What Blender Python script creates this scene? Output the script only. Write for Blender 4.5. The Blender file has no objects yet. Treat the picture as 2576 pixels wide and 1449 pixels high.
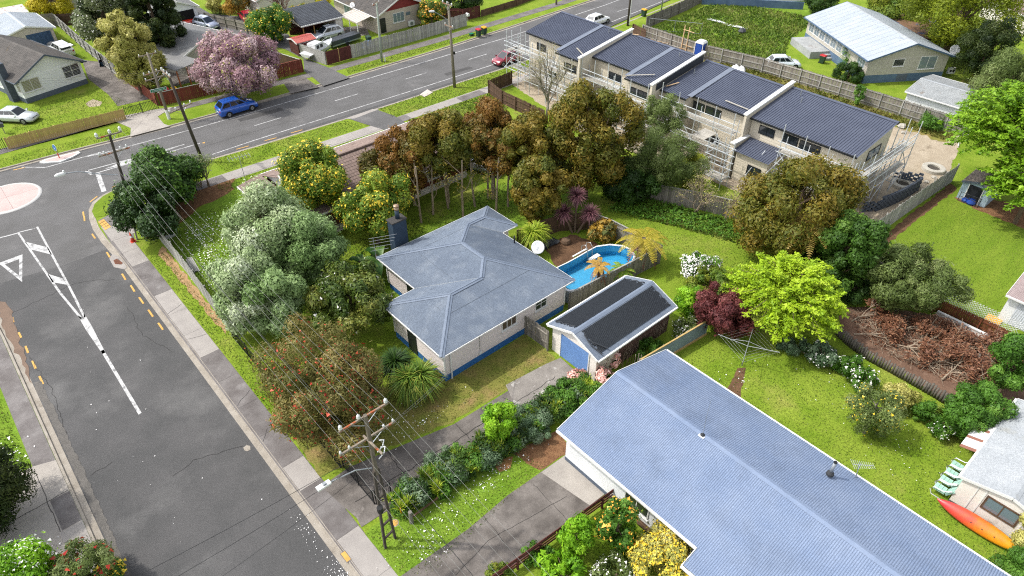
import bpy, math, random
import numpy as np
from mathutils import Matrix, Vector
random.seed(7); RNG = np.random.default_rng(7)
SC = bpy.context.scene; COL = SC.collection
PI = math.pi
# ------------------------------------------------------------------ camera, sky, sun, exposure
# plan: x runs along the main road, y across it (towards the far side), metres, lawns at z = 0
TH = math.radians(39.0); FP = 1718.0; CH = 33.0; AZ = math.radians(48.5)
cam = bpy.data.cameras.new('camera'); cam.sensor_width = 36; cam.lens = 36 * FP / 2576
cam.clip_start = 0.5; cam.clip_end = 3000
co = bpy.data.objects.new('camera', cam); COL.objects.link(co)
co.location = (0, 0, CH); co.rotation_euler = (PI / 2 - TH, 0, AZ - PI / 2); SC.camera = co
SUN_EL = math.radians(54); SUN_D = (0.70, -0.714)          # horizontal way the shadows fall
w = bpy.data.worlds.new('World'); SC.world = w; w.use_nodes = True
nt = w.node_tree; bg = nt.nodes['Background']
sky = nt.nodes.new('ShaderNodeTexSky'); sky.sky_type = 'NISHITA'; sky.sun_disc = False
sky.sun_elevation = SUN_EL; sky.sun_rotation = math.atan2(-SUN_D[0], -SUN_D[1])
sky.air_density = 1.0; sky.dust_density = 2.5; sky.ozone_density = 1.0
tcw = nt.nodes.new('ShaderNodeTexCoord'); nzw = nt.nodes.new('ShaderNodeTexNoise'); nzw.inputs['Scale'].default_value = 2.6; nzw.inputs['Detail'].default_value = 5
nt.links.new(tcw.outputs['Generated'], nzw.inputs['Vector']); rw = nt.nodes.new('ShaderNodeMapRange'); rw.inputs[1].default_value = .4; rw.inputs[2].default_value = .58; nt.links.new(nzw.outputs[0], rw.inputs[0])
bw = nt.nodes.new('ShaderNodeRGBToBW'); nt.links.new(sky.outputs[0], bw.inputs[0]); ml = nt.nodes.new('ShaderNodeMath'); ml.operation = 'MULTIPLY'; ml.inputs[1].default_value = 3.0; nt.links.new(bw.outputs[0], ml.inputs[0])
mw = nt.nodes.new('ShaderNodeMix'); mw.data_type = 'RGBA'; nt.links.new(rw.outputs[0], mw.inputs[0]); nt.links.new(sky.outputs[0], mw.inputs[6]); nt.links.new(ml.outputs[0], mw.inputs[7])   # broken white cloud over blue
nt.links.new(mw.outputs[2], bg.inputs[0]); bg.inputs[1].default_value = 0.15
sl = bpy.data.lights.new('sun', 'SUN'); sl.energy = 2.6; sl.angle = math.radians(1.2); sl.color = (1, 0.95, 0.87)
so = bpy.data.objects.new('sun', sl); COL.objects.link(so); so.location = (-40, 60, 80)
dv = Vector((SUN_D[0] * math.cos(SUN_EL), SUN_D[1] * math.cos(SUN_EL), -math.sin(SUN_EL)))
so.rotation_euler = dv.to_track_quat('-Z', 'Y').to_euler()
SC.view_settings.view_transform = 'Standard'; SC.view_settings.look = 'None'
SC.view_settings.exposure = 0.5; SC.view_settings.gamma = 1
SC.cycles.use_denoising = False; SC.cycles.filter_width = 1.15; SC.cycles.max_bounces = 5; SC.cycles.diffuse_bounces = 2; SC.cycles.glossy_bounces = 2
SC.cycles.transmission_bounces = 3; SC.cycles.transparent_max_bounces = 6
# ------------------------------------------------------------------ survey: read a ground position off the photograph's measured plan
def G(u, v, z=0.0):
    x = (u - 1288) / FP; y = -(v - 724.5) / FP
    dy = y * math.sin(TH) + math.cos(TH); dz = y * math.cos(TH) - math.sin(TH)
    t = (z - CH) / dz; X = t * x; Y = t * dy
    return (X * math.sin(AZ) + Y * math.cos(AZ), -X * math.cos(AZ) + Y * math.sin(AZ), z)
TX = (0, 1000, 2000, 3000); TY = (0, 560, 1120, 1669)
def T(c, r, x, y):
    s = .41411
    if r == 3 and c >= 2: s = .7325
    return ((TX[c] + x * s) * .63873, (TY[r] + y * s) * .63873)
def P(c, r, x, y, z=0.0): return G(*T(c, r, x, y), z)
def P2(c, r, x, y, z=0.0): return P(c, r, x, y, z)[:2]
def fit(u0, v0, u1, v1, zb):
    """centre, radius and half height of a rounded mass standing zb above ground that spans the given outline"""
    rv = 2.0
    for _ in range(12):
        zc = zb + rv; g = G((u0 + u1) / 2, (v0 + v1) / 2, zc)
        d = math.dist(g, (0, 0, CH)); hd = math.hypot(g[0], g[1])
        sn = (CH - zc) / d; cs = hd / d
        k = d / FP
        R = (u1 - u0) / 2 * k; V = (v1 - v0) / 2 * k
        q = V * V - (R * sn) ** 2
        rv2 = math.sqrt(q) / cs if q > 0 else .35 * R
        rv2 = max(rv2, .35 * R); rv = .5 * rv + .5 * rv2
    return g, R, rv
# ------------------------------------------------------------------ naming
def tag(o, label, cat, group=None, kind=None):
    if label: o['label'] = label
    if cat: o['category'] = cat
    if group: o['group'] = group
    if kind: o['kind'] = kind
    return o
def wm(o):
    m = Matrix.Identity(4)
    while o is not None:
        m = o.matrix_parent_inverse @ o.matrix_basis @ m if o.parent else o.matrix_basis @ m
        o = o.parent
    return m
def thing(name, label, cat, loc=(0, 0, 0), rz=0.0, group=None):
    o = bpy.data.objects.new(name, None); COL.objects.link(o); o.empty_display_size = .2
    o.location = (loc[0], loc[1], loc[2] if len(loc) > 2 else 0); o.rotation_euler = (0, 0, rz)
    return tag(o, label, cat, group)
def put(name, me, mat=None, parent=None, loc=None, rot=None, scl=None, world=False):
    o = bpy.data.objects.new(name, me); COL.objects.link(o)
    if mat is not None and len(me.materials) == 0: me.materials.append(mat)
    if parent is not None:
        o.parent = parent
        if world: o.matrix_parent_inverse = wm(parent).inverted()
    if loc is not None: o.location = loc
    if rot is not None: o.rotation_euler = rot
    if scl is not None: o.scale = scl
    return o
# ------------------------------------------------------------------ mesh helper
class MB:
    def __init__(s): s.v = []; s.f = []
    def add(s, vs, fs):
        n = len(s.v); s.v.extend([tuple(p) for p in vs]); s.f.extend([tuple(i + n for i in f) for f in fs]); return s
    def box(s, x0, y0, z0, x1, y1, z1):
        return s.add([(x0, y0, z0), (x1, y0, z0), (x1, y1, z0), (x0, y1, z0), (x0, y0, z1), (x1, y0, z1), (x1, y1, z1), (x0, y1, z1)],
                     [(3, 2, 1, 0), (4, 5, 6, 7), (0, 1, 5, 4), (1, 2, 6, 5), (2, 3, 7, 6), (3, 0, 4, 7)])
    def beam(s, p, q, w_, h_, up=(0, 0, 1)):
        p = Vector(p); q = Vector(q); d = (q - p).normalized(); up = Vector(up)
        if abs(d.dot(up)) > .98: up = Vector((1, 0, 0))
        x = d.cross(up).normalized(); y = x.cross(d).normalized()
        vs = [e + x * (a * w_ / 2) + y * (b * h_ / 2) for e in (p, q) for a, b in ((-1, -1), (1, -1), (1, 1), (-1, 1))]
        return s.add(vs, [(3, 2, 1, 0), (4, 5, 6, 7), (0, 1, 5, 4), (1, 2, 6, 5), (2, 3, 7, 6), (3, 0, 4, 7)])
    def tube(s, pts, r, n=6, cap=True):
        pts = [Vector(p) for p in pts]; m = len(pts)
        rr = r if isinstance(r, (list, tuple)) else [r] * m
        base = len(s.v); up0 = None
        for i, p in enumerate(pts):
            d = (pts[min(i + 1, m - 1)] - pts[max(i - 1, 0)])
            d = d.normalized() if d.length > 1e-9 else Vector((0, 0, 1))
            if up0 is None: up0 = Vector((0, 0, 1)) if abs(d.z) < .9 else Vector((1, 0, 0))
            x = d.cross(up0)
            if x.length < 1e-4: x = d.cross(Vector((0.3, 1, 0)))
            x.normalize(); y = d.cross(x).normalized()
            for k in range(n):
                a = 2 * PI * k / n; s.v.append(tuple(p + x * (rr[i] * math.cos(a)) + y * (rr[i] * math.sin(a))))
        for i in range(m - 1):
            for k in range(n):
                k2 = (k + 1) % n; b = base + i * n
                s.f.append((b + k, b + n + k, b + n + k2, b + k2))
        if cap and n > 2:
            s.f.append(tuple(base + k for k in range(n))); s.f.append(tuple(base + (m - 1) * n + k for k in reversed(range(n))))
        return s
    def prism(s, poly, z0, z1):
        n = len(poly); ar = sum(poly[i][0] * poly[(i + 1) % n][1] - poly[(i + 1) % n][0] * poly[i][1] for i in range(n))
        if ar < 0: poly = poly[::-1]
        vs = [(p[0], p[1], z0) for p in poly] + [(p[0], p[1], z1) for p in poly]
        fs = [tuple(range(n - 1, -1, -1)), tuple(range(n, 2 * n))] + [(i, (i + 1) % n, n + (i + 1) % n, n + i) for i in range(n)]
        return s.add(vs, fs)
    def slab(s, pts, t):
        """planar polygon in space given thickness t downwards"""
        n = len(pts); vs = [tuple(p) for p in pts] + [(p[0], p[1], p[2] - t) for p in pts]
        return s.add(vs, [tuple(range(n)), tuple(range(2 * n - 1, n - 1, -1))] + [(i, n + i, n + (i + 1) % n, (i + 1) % n) for i in range(n)])
    def lathe(s, prof, c=(0, 0, 0), n=16, cap=True):
        b = len(s.v); m = len(prof)
        for r, z in prof:
            for k in range(n):
                a = 2 * PI * k / n; s.v.append((c[0] + r * math.cos(a), c[1] + r * math.sin(a), c[2] + z))
        for i in range(m - 1):
            for k in range(n):
                k2 = (k + 1) % n; s.f.append((b + i * n + k, b + i * n + k2, b + (i + 1) * n + k2, b + (i + 1) * n + k))
        if cap:
            s.f.append(tuple(b + k for k in reversed(range(n)))); s.f.append(tuple(b + (m - 1) * n + k for k in range(n)))
        return s
    def mesh(s, name, smooth=False):
        me = bpy.data.meshes.new(name); me.from_pydata(s.v, [], s.f)
        if smooth: me.polygons.foreach_set('use_smooth', [True] * len(me.polygons))
        me.update(); return me
    def build(s, name, mat, parent=None, world=False, smooth=False, loc=None, rot=None):
        return put(name, s.mesh(name, smooth), mat, parent, loc, rot, None, world)
def box1(name, mat, parent, x0, y0, z0, x1, y1, z1): return MB().box(x0, y0, z0, x1, y1, z1).build(name, mat, parent)
# ------------------------------------------------------------------ materials
def lin(h, k=1.0):
    if isinstance(h, (tuple, list)): return (h[0] * k, h[1] * k, h[2] * k, 1)
    h = h.lstrip('#'); o = []
    for i in (0, 2, 4):
        x = int(h[i:i + 2], 16) / 255; o.append((x / 12.92 if x <= .04045 else ((x + .055) / 1.055) ** 2.4) * k)
    return (*o, 1)
def node(t, ty, **kw):
    n = t.nodes.new(ty)
    for k, v in kw.items(): setattr(n, k, v)
    return n
def mixc(t, fac, a, b):
    m = node(t, 'ShaderNodeMix', data_type='RGBA')
    for s_, v in ((m.inputs[0], fac), (m.inputs[6], a), (m.inputs[7], b)):
        if hasattr(v, 'links') or isinstance(v, bpy.types.NodeSocket): t.links.new(v, s_)
        else: s_.default_value = v
    return m.outputs[2]
MATS = {}
def M(name, c1, c2=None, k=.62, scale=1.5, fine=0.0, fscale=30.0, c3=None, rough=.75, bump=0.0, bscale=20.0, metal=0.0, rnd=0.0, stretch=None, spec=.4, lo=.35, hi=.65, coat=0.0, c3lo=.6, c3hi=.72, c3scale=None):
    """c1/c2 blended by a broad noise, c3 patches, fine grain, per-object brightness spread, bump"""
    m = bpy.data.materials.new(name); m.use_nodes = True; t = m.node_tree; b = t.nodes['Principled BSDF']
    tc = node(t, 'ShaderNodeTexCoord'); mp = node(t, 'ShaderNodeMapping'); t.links.new(tc.outputs['Object'], mp.inputs[0])
    if stretch: mp.inputs['Scale'].default_value = stretch
    def noise(sc, det=4):
        n = node(t, 'ShaderNodeTexNoise'); n.inputs['Scale'].default_value = sc; n.inputs['Detail'].default_value = det
        n.inputs['Roughness'].default_value = .62; t.links.new(mp.outputs[0], n.inputs['Vector']); return n.outputs[0]
    def rng(sock, a, c):
        r = node(t, 'ShaderNodeMapRange'); r.inputs[1].default_value = a; r.inputs[2].default_value = c; t.links.new(sock, r.inputs[0]); return r.outputs[0]
    col = lin(c1, k)
    if c2 is not None: col = mixc(t, rng(noise(scale), lo, hi), lin(c1, k), lin(c2, k))
    if c3 is not None: col = mixc(t, rng(noise(c3scale or scale * .37, 5), c3lo, c3hi), col, lin(c3, k))
    if fine:
        r = rng(noise(fscale, 3), .3, .7); mu = node(t, 'ShaderNodeMath', operation='MULTIPLY_ADD'); t.links.new(r, mu.inputs[0]); mu.inputs[1].default_value = 2 * fine; mu.inputs[2].default_value = 1 - fine
        hs = node(t, 'ShaderNodeHueSaturation'); t.links.new(mu.outputs[0], hs.inputs['Value'])
        if isinstance(col, bpy.types.NodeSocket): t.links.new(col, hs.inputs['Color'])
        else: hs.inputs['Color'].default_value = col
        col = hs.outputs[0]
    if rnd:
        oi = node(t, 'ShaderNodeObjectInfo'); mu = node(t, 'ShaderNodeMath', operation='MULTIPLY_ADD'); t.links.new(oi.outputs['Random'], mu.inputs[0]); mu.inputs[1].default_value = 2 * rnd; mu.inputs[2].default_value = 1 - rnd
        hs = node(t, 'ShaderNodeHueSaturation'); t.links.new(mu.outputs[0], hs.inputs['Value'])
        if isinstance(col, bpy.types.NodeSocket): t.links.new(col, hs.inputs['Color'])
        else: hs.inputs['Color'].default_value = col
        col = hs.outputs[0]
    if isinstance(col, bpy.types.NodeSocket): t.links.new(col, b.inputs['Base Color'])
    else: b.inputs['Base Color'].default_value = col
    b.inputs['Roughness'].default_value = rough; b.inputs['Metallic'].default_value = metal
    b.inputs['Specular IOR Level'].default_value = spec
    if coat: b.inputs['Coat Weight'].default_value = coat; b.inputs['Coat Roughness'].default_value = .05
    if bump:
        bp = node(t, 'ShaderNodeBump'); bp.inputs['Strength'].default_value = bump; bp.inputs['Distance'].default_value = .02
        t.links.new(noise(bscale, 4), bp.inputs['Height']); t.links.new(bp.outputs[0], b.inputs['Normal'])
    MATS[name] = m; return m
def LM(name, cols, k=.62, trans=.3, rough=.55):
    """leaf material: colour from each leaf's own tint, some light passes through"""
    m = bpy.data.materials.new(name); m.use_nodes = True; t = m.node_tree; b = t.nodes['Principled BSDF']
    at = node(t, 'ShaderNodeAttribute'); at.attribute_name = 'tint'
    cr = node(t, 'ShaderNodeValToRGB'); e = cr.color_ramp.elements
    for i, c in enumerate(cols):
        pos = i / (len(cols) - 1)
        if i == 0: el = e[0]; el.position = 0
        elif i == len(cols) - 1: el = e[-1]; el.position = 1
        else: el = e.new(pos)
        el.color = lin(c, k * 1.6)
    t.links.new(at.outputs['Fac'], cr.inputs[0]); t.links.new(cr.outputs[0], b.inputs['Base Color'])
    b.inputs['Roughness'].default_value = rough; b.inputs['Specular IOR Level'].default_value = .3
    if trans:
        tr = node(t, 'ShaderNodeBsdfTranslucent'); t.links.new(cr.outputs[0], tr.inputs[0])
        mx = node(t, 'ShaderNodeMixShader'); mx.inputs[0].default_value = trans
        t.links.new(b.outputs[0], mx.inputs[1]); t.links.new(tr.outputs[0], mx.inputs[2]); t.links.new(mx.outputs[0], t.nodes['Material Output'].inputs[0])
    MATS[name] = m; return m
def glass(name, c='#20262c', rough=.08):
    m = bpy.data.materials.new(name); m.use_nodes = True; b = m.node_tree.nodes['Principled BSDF']
    b.inputs['Base Color'].default_value = lin(c, .8); b.inputs['Roughness'].default_value = rough; b.inputs['Specular IOR Level'].default_value = .7
    MATS[name] = m; return m
# ------------------------------------------------------------------ numpy meshes: leaves, blades
def npmesh(name, V, F, tint=None, mat=None, smooth=False):
    """V (n,3); F (m,k) all same size"""
    me = bpy.data.meshes.new(name); n, m, k = len(V), len(F), F.shape[1]
    me.vertices.add(n); me.vertices.foreach_set('co', np.ascontiguousarray(V, dtype=np.float32).ravel())
    me.loops.add(m * k); me.loops.foreach_set('vertex_index', np.ascontiguousarray(F, dtype=np.int32).ravel())
    me.polygons.add(m); me.polygons.foreach_set('loop_start', np.arange(0, m * k, k, dtype=np.int32))
    me.polygons.foreach_set('loop_total', np.full(m, k, dtype=np.int32))
    if smooth: me.polygons.foreach_set('use_smooth', np.ones(m, dtype=bool))
    if tint is not None:
        a = me.attributes.new('tint', 'FLOAT', 'POINT'); a.data.foreach_set('value', np.ascontiguousarray(tint, dtype=np.float32))
    me.update(calc_edges=True)
    if mat: me.materials.append(mat)
    return me
def unit(A): return A / np.maximum(np.linalg.norm(A, axis=-1, keepdims=True), 1e-9)
def leaf_mesh(name, C, N, L, W, tint, mat, droop=0.0):
    """one rhombic leaf per row of C, facing roughly N, length L, width W"""
    n = len(C); N = unit(unit(N) + RNG.normal(0, .36, (n, 3)))
    R = RNG.normal(0, 1, (n, 3)); R[:, 2] -= droop
    t = unit(R - N * np.sum(R * N, 1, keepdims=True)); s = np.cross(N, t)
    z_ = np.exp(RNG.normal(0, .32, n)); L = (L * z_)[:, None]; W = (W * z_ * RNG.uniform(.8, 1.2, n))[:, None]
    V = np.stack([C + s * W * .5 - t * L * .4, C + t * L * .6, C - s * W * .5 - t * L * .4], 1).reshape(-1, 3)
    F = np.arange(3 * n).reshape(n, 3)
    return npmesh(name, V, F, np.repeat(np.clip(tint, 0, 1), 3), mat)
def sph(n):
    v = unit(RNG.normal(0, 1, (n, 3))); return v
def lobes_for(R, rv, nl, lr, out=.72, spread=.25, top=.0):
    i = np.arange(nl) + .5; ph = np.arccos(1 - 2 * i / nl * (1 - top * .5)); th = PI * (1 + 5 ** .5) * i
    d = np.stack([np.cos(th) * np.sin(ph), np.sin(th) * np.sin(ph), np.cos(ph)], 1)
    d = unit(d + RNG.normal(0, .22, d.shape))
    q = out * RNG.uniform(1 - spread, 1 + spread * .55, nl)
    a_ = np.arctan2(d[:, 1], d[:, 0]); f_ = RNG.uniform(0, 6.28, 4); q = q * (1 + .13 * np.sin(2 * a_ + f_[0]) + .11 * np.sin(3 * a_ + 2 * d[:, 2] + f_[1]) + .1 * np.sin(4 * d[:, 2] + a_ + f_[2]))
    C = d * q[:, None] * np.array([R, R, rv])
    r = lr * min(R, (R + rv) / 2) * RNG.uniform(.55, 1.4, nl)
    return C, r
def crown_mesh(name, C, r, n, L, W, mat, shell=.7, flat=1.0, tlo=.0, thi=1.0, up=.25, droop=0.0, zmin=None):
    w_ = r ** 2; k = RNG.choice(len(C), n, p=w_ / w_.sum()); d = sph(n); d[:, 2] += up; d = unit(d)
    q = r[k] * (shell + (1 - shell) * RNG.random(n) ** .6) * np.where(RNG.random(n) < .14, RNG.uniform(1.1, 1.45, n), 1)
    Q = C[k] + d * q[:, None] * np.array([1, 1, flat])
    cl = RNG.random(len(C)); ti = tlo + (thi - tlo) * np.clip(.1 + .55 * cl[k] + .3 * RNG.random(n), 0, 1)
    if zmin is not None:
        ok = Q[:, 2] > zmin; Q, d, ti = Q[ok], d[ok], ti[ok]
    return leaf_mesh(name, Q, d, L, W, ti, mat, droop), Q
def limbs(mb, base, top, r, C, rad, n=5, frac=.8):
    """tapered trunk plus limbs running out to the leaf masses"""
    b = Vector(base); t = Vector(top); pts = [b + (t - b) * f + Vector((random.uniform(-.1, .1) * r * 6, random.uniform(-.1, .1) * r * 6, 0)) * (f > 0) for f in (0, .3, .6, 1)]
    mb.tube(pts, [r * 1.25, r, r * .8, r * .45], 7)
    for c in C:
        c = Vector(c); f = random.uniform(.3, .95); s = b + (t - b) * f
        m = s.lerp(c, .55) + Vector((random.uniform(-.2, .2), random.uniform(-.2, .2), random.uniform(.0, .3))) * (c - s).length * .35
        mb.tube([s, m, s.lerp(c, frac + .15)], [r * .45, r * .3, r * .12], n, False)
# ------------------------------------------------------------------ materials
asphalt = M('asphalt', '#545454', '#605f5f', scale=.35, fine=.24, fscale=22, rough=.9, c3='#757473', c3scale=.16, c3lo=.52, c3hi=.72, bump=.3, bscale=60)
asphalt2 = M('asphalt_worn', '#646362', '#717070', scale=.3, fine=.2, fscale=22, rough=.9, c3='#807e7d', c3scale=.2)
path_dark = M('path_dark', '#6e6866', '#8a8583', scale=.8, fine=.12, fscale=25, rough=.92, rnd=.06, c3='#9c9896', c3scale=.5)
path_light = M('path_light', '#a8a29d', '#b5afa9', scale=.8, fine=.07, fscale=25, rough=.9, rnd=.05, c3='#8e8984', c3scale=.6)
drive_m = M('drive_concrete', '#635d58', '#8b847e', scale=.7, fine=.14, fscale=14, rough=.92, c3='#aaa39c', c3scale=.5)
drive_l = M('drive_light', '#aea79f', '#c0b9b0', scale=.6, fine=.08, fscale=16, rough=.9, c3='#8d8781', c3scale=.35)
kerb_m = M('kerb_concrete', '#a39a8d', '#b8b0a4', scale=1.2, fine=.16, fscale=18, rough=.92, c3='#857b6e', c3scale=.9)
white_paint = M('road_white', '#d9d9d8', '#c3c3c2', scale=2, fine=.08, fscale=20, rough=.7, c3='#8a8a8a', c3scale=2.2, c3lo=.52, c3hi=.64)
yellow_paint = M('road_yellow', '#e9b85c', '#d6a551', scale=2, fine=.06, rough=.7)
pink_conc = M('pink_concrete', '#cdb3ae', '#d9c4be', scale=.5, fine=.05, rough=.85)
lawn_m = M('lawn', '#789628', '#93a83c', k=.6, scale=.45, fine=.32, fscale=9, rough=1, c3='#a5a555', c3scale=.22, c3lo=.56, c3hi=.75, spec=.1, bump=.8, bscale=14)
lawn_b = M('lawn_lush', '#6f922a', '#88a43a', k=.6, scale=.5, fine=.35, fscale=9, rough=1, c3='#8fb744', c3scale=.3, spec=.1, bump=.8, bscale=14)
lawn_dry = M('lawn_dry', '#7f8a3c', '#9a9250', k=.58, scale=.6, fine=.3, fscale=10, rough=1, c3='#a98f62', c3scale=.35, c3lo=.5, c3hi=.66, spec=.1, bump=.8, bscale=14)
lawn_mow = M('lawn_mown', '#728f28', '#859c34', k=.6, scale=.5, fine=.22, fscale=9, rough=1, c3='#93a83c', c3scale=.4, spec=.1, stretch=(.35, 1.6, 1))
earth = M('bare_soil', '#6b5240', '#84664e', scale=1.1, fine=.28, fscale=12, rough=1, c3='#59432f', c3scale=.6, spec=.1, bump=.8, bscale=10)
clay = M('clay_yard', '#b3a48e', '#c6b8a2', scale=.7, fine=.2, fscale=9, rough=1, c3='#938571', c3scale=.6, spec=.1, bump=1, bscale=7)
mulch = M('mulch', '#7d5a41', '#9b7656', scale=2.5, fine=.4, fscale=14, rough=1, spec=.1, bump=1, bscale=12)
straw = M('straw', '#c3a47c', '#ad8a62', scale=3, fine=.35, fscale=16, rough=1, spec=.1, bump=1, bscale=14)
roof_blue = M('roof_bluegrey', '#8496b4', '#8f9fba', scale=.6, fine=.04, fscale=6, rough=.7, spec=.25, c3='#7c8ba4', c3scale=.5, c3lo=.5, c3hi=.8)
roof_house = M('roof_house', '#727e8f', '#7d8999', scale=.5, fine=.08, fscale=5, rough=.7, spec=.25, c3='#8d97a4', c3scale=.9, c3lo=.5, c3hi=.75)
roof_cap = M('roof_capping', '#7c899c', '#8692a4', scale=.8, rough=.65, spec=.25)
roof_dark = M('roof_ironsand', '#5a6174', '#636a7d', scale=.5, rough=.5, metal=.1, spec=.5)
roof_pale = M('roof_pale', '#b9c3cc', '#c6ced6', scale=.5, fine=.05, rough=.5, metal=.1, c3='#a9b2ba', c3scale=.8)
roof_rusty = M('roof_weathered', '#b5b9ba', '#a5a9aa', scale=.8, fine=.12, fscale=9, rough=.7, c3='#8c7b6c', c3scale=.9, c3lo=.6, c3hi=.75)
roof_white = M('roof_white', '#b9bec2', '#aab0b5', scale=.9, fine=.12, fscale=9, rough=.8, c3='#a9aba8', c3scale=.9, c3lo=.6, c3hi=.75)
tile_brown = M('tile_brown', '#8d7970', '#9d897f', scale=1.5, fine=.08, fscale=9, rough=.85, rnd=.1, c3='#7a675c', c3scale=1)
tile_grey = M('tile_grey', '#55524f', '#6a6561', scale=1.2, fine=.15, fscale=9, rough=.9, c3='#7d6a4c', c3scale=.5)
tile_dark = M('tile_dark', '#3b4048', '#464c55', scale=1.2, fine=.08, rough=.7)
roof_flat_grey = M('roof_flat_grey', '#8f8f8e', '#9c9c9a', scale=.6, fine=.06, rough=.7)
wb_pink = M('weatherboard_pinkwhite', '#e2d7d4', '#e8dfdc', k=.8, scale=.8, rough=.6, rnd=.03, c3='#cfc0ba', c3scale=1.2)
wb_white = M('weatherboard_white', '#eef0f1', '#e4e7e9', k=.82, scale=.8, rough=.6)
wb_cream = M('weatherboard_cream', '#d3c9b5', '#dcd3c1', k=.78, scale=.6, rough=.65, rnd=.04)
wb_stone = M('weatherboard_stone', '#c4bfb1', '#ccc7ba', k=.64, scale=.7, rough=.65, rnd=.03)
blue_base = M('blue_foundation', '#2f6fb5', '#3a7cc0', scale=1.2, fine=.08, rough=.7)
slate_base = M('slate_foundation', '#5f6a7a', '#6d7888', scale=1, fine=.06, rough=.8)
blue_grey_base = M('bluegrey_foundation', '#56708f', '#6b84a0', scale=.8, fine=.12, rough=.85)
white_trim = M('white_trim', '#f2f2ef', k=.7, rough=.5)
cream_wall = M('cream_plaster', '#efe9e2', '#e6dfd6', k=.8, scale=.9, fine=.04, rough=.8, c3='#bfb2a4', c3scale=.8)
brick_red = M('brick_red', '#74463a', '#835446', scale=4, fine=.2, fscale=14, rough=.9)
red_paint = M('red_paint', '#8c2f2c', '#95383a', scale=1.5, rough=.7)
dark_frame = M('black_joinery', '#23262a', rough=.4)
timber_grey = M('timber_grey', '#8c867c', '#a39d93', scale=2, fine=.18, fscale=12, rough=.95, rnd=.28, stretch=(1, 1, .25), c3='#6f685e', c3scale=1.4)
timber_pale = M('timber_silver', '#a9a8a2', '#bdbcb5', scale=2, fine=.16, fscale=10, rough=.95, rnd=.25, stretch=(1, 1, .25), c3='#83807a', c3scale=1.4)
timber_new = M('timber_new', '#c9a869', '#d6b97c', scale=2, fine=.1, fscale=10, rough=.85, rnd=.1, stretch=(1, 1, .3))
timber_pine = M('timber_pine', '#d9b285', '#e3c39b', scale=2, fine=.1, rough=.8, rnd=.12)
timber_brown = M('timber_brown', '#5c4636', '#6f5643', scale=2, fine=.2, fscale=12, rough=.95, rnd=.15, stretch=(1, 1, .3))
timber_red = M('timber_redstain', '#7c3a2c', '#8a4636', scale=2, fine=.14, fscale=12, rough=.9, rnd=.12, stretch=(1, 1, .3))
timber_dkred = M('timber_darkred', '#5d2f2b', '#6c3a34', scale=2, fine=.15, rough=.9, rnd=.1)
pole_wood = M('pole_wood', '#8b8173', '#9c9384', scale=3, fine=.22, fscale=9, rough=.95, stretch=(1, 1, .12))
pole_dark = M('pole_tarred', '#4b443e', '#5a524a', scale=3, fine=.25, fscale=9, rough=.95, stretch=(1, 1, .12))
pole_conc = M('pole_concrete', '#b3aea5', '#9f998f', scale=2, fine=.12, rough=.9)
arm_wood = M('crossarm_lichen', '#a79c8c', '#8f8272', scale=4, fine=.2, rough=.95, c3='#b5613a', c3scale=2.2, c3lo=.55, c3hi=.62)
porcelain = M('porcelain', '#e9ecec', k=.72, rough=.25)
galv = M('galvanised', '#b9bfc4', '#aab0b5', scale=3, rough=.4, metal=.5)
wire_m = M('wire_aluminium', '#8f8f8b', rough=.5, metal=.3)
wire_d = M('wire_black', '#222326', rough=.6)
black_m = M('black_metal', '#202224', rough=.5)
black_pl = M('black_polythene', '#3c4045', rough=.4)
steel = M('bright_steel', '#d5d9dc', rough=.3, metal=.6)
white_pl = M('white_plastic', '#eef0f0', k=.72, rough=.4)
green_pl = M('green_plastic', '#2f4a3a', rough=.5)
red_pl = M('red_plastic', '#d0353a', rough=.45)
yellow_pl = M('yellow_plastic', '#eeb41c', rough=.45)
blue_pl = M('blue_plastic', '#1c49a8', rough=.4)
blue_tarp = M('blue_tarpaulin', '#1f7fd6', rough=.4)
orange_pl = M('orange_plastic', '#f0563a', rough=.5)
pool_blue = M('pool_liner', '#3fb2ea', '#55c0f0', scale=.5, rough=.4)
tyre_m = M('rubber', '#1d1d1e', rough=.85)
rim_m = M('alloy', '#b5b8ba', rough=.35, metal=.6)
bark = M('bark', '#6b5a4a', '#86735f', scale=4, fine=.2, rough=1, stretch=(1, 1, .3))
bark_pale = M('bark_pale', '#a8947d', '#bfae98', scale=4, fine=.2, rough=1, stretch=(1, 1, .3))
bark_grey = M('bark_grey', '#948b80', '#aca498', scale=4, fine=.2, rough=1)
terracotta = M('terracotta', '#c4663c', rough=.8)
sign_green = M('sign_green', '#1f8a5f', rough=.4)
sign_blue = M('sign_blue', '#2a78c8', rough=.4)
block_m = M('concrete_block', '#5b6472', '#6d7684', scale=4, fine=.14, rough=.9, rnd=.12)
rock_m = M('rock', '#c9c4b8', '#b3ada0', scale=3, fine=.15, rough=.95, rnd=.1)
ring_m = M('ring_concrete', '#d4cfc3', '#c2bdb0', scale=2, fine=.08, rough=.9)
win_glass = glass('window_glass', '#2a3036'); car_glass = glass('car_glass', '#1d242b', .05); pale_glass = glass('curtained_glass', '#8d8a78', .15); grey_glass = glass('painted_reflection_glass', '#6f808c', .1)  # the grey panes carry a sky reflection painted into their base colour
blue_door = M('roller_door_blue', '#5f86bd', '#6a91c6', scale=1, rough=.5)
blue_door2 = M('roller_door_dkblue', '#3d5a7c', '#48668a', scale=1, rough=.5)
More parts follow.
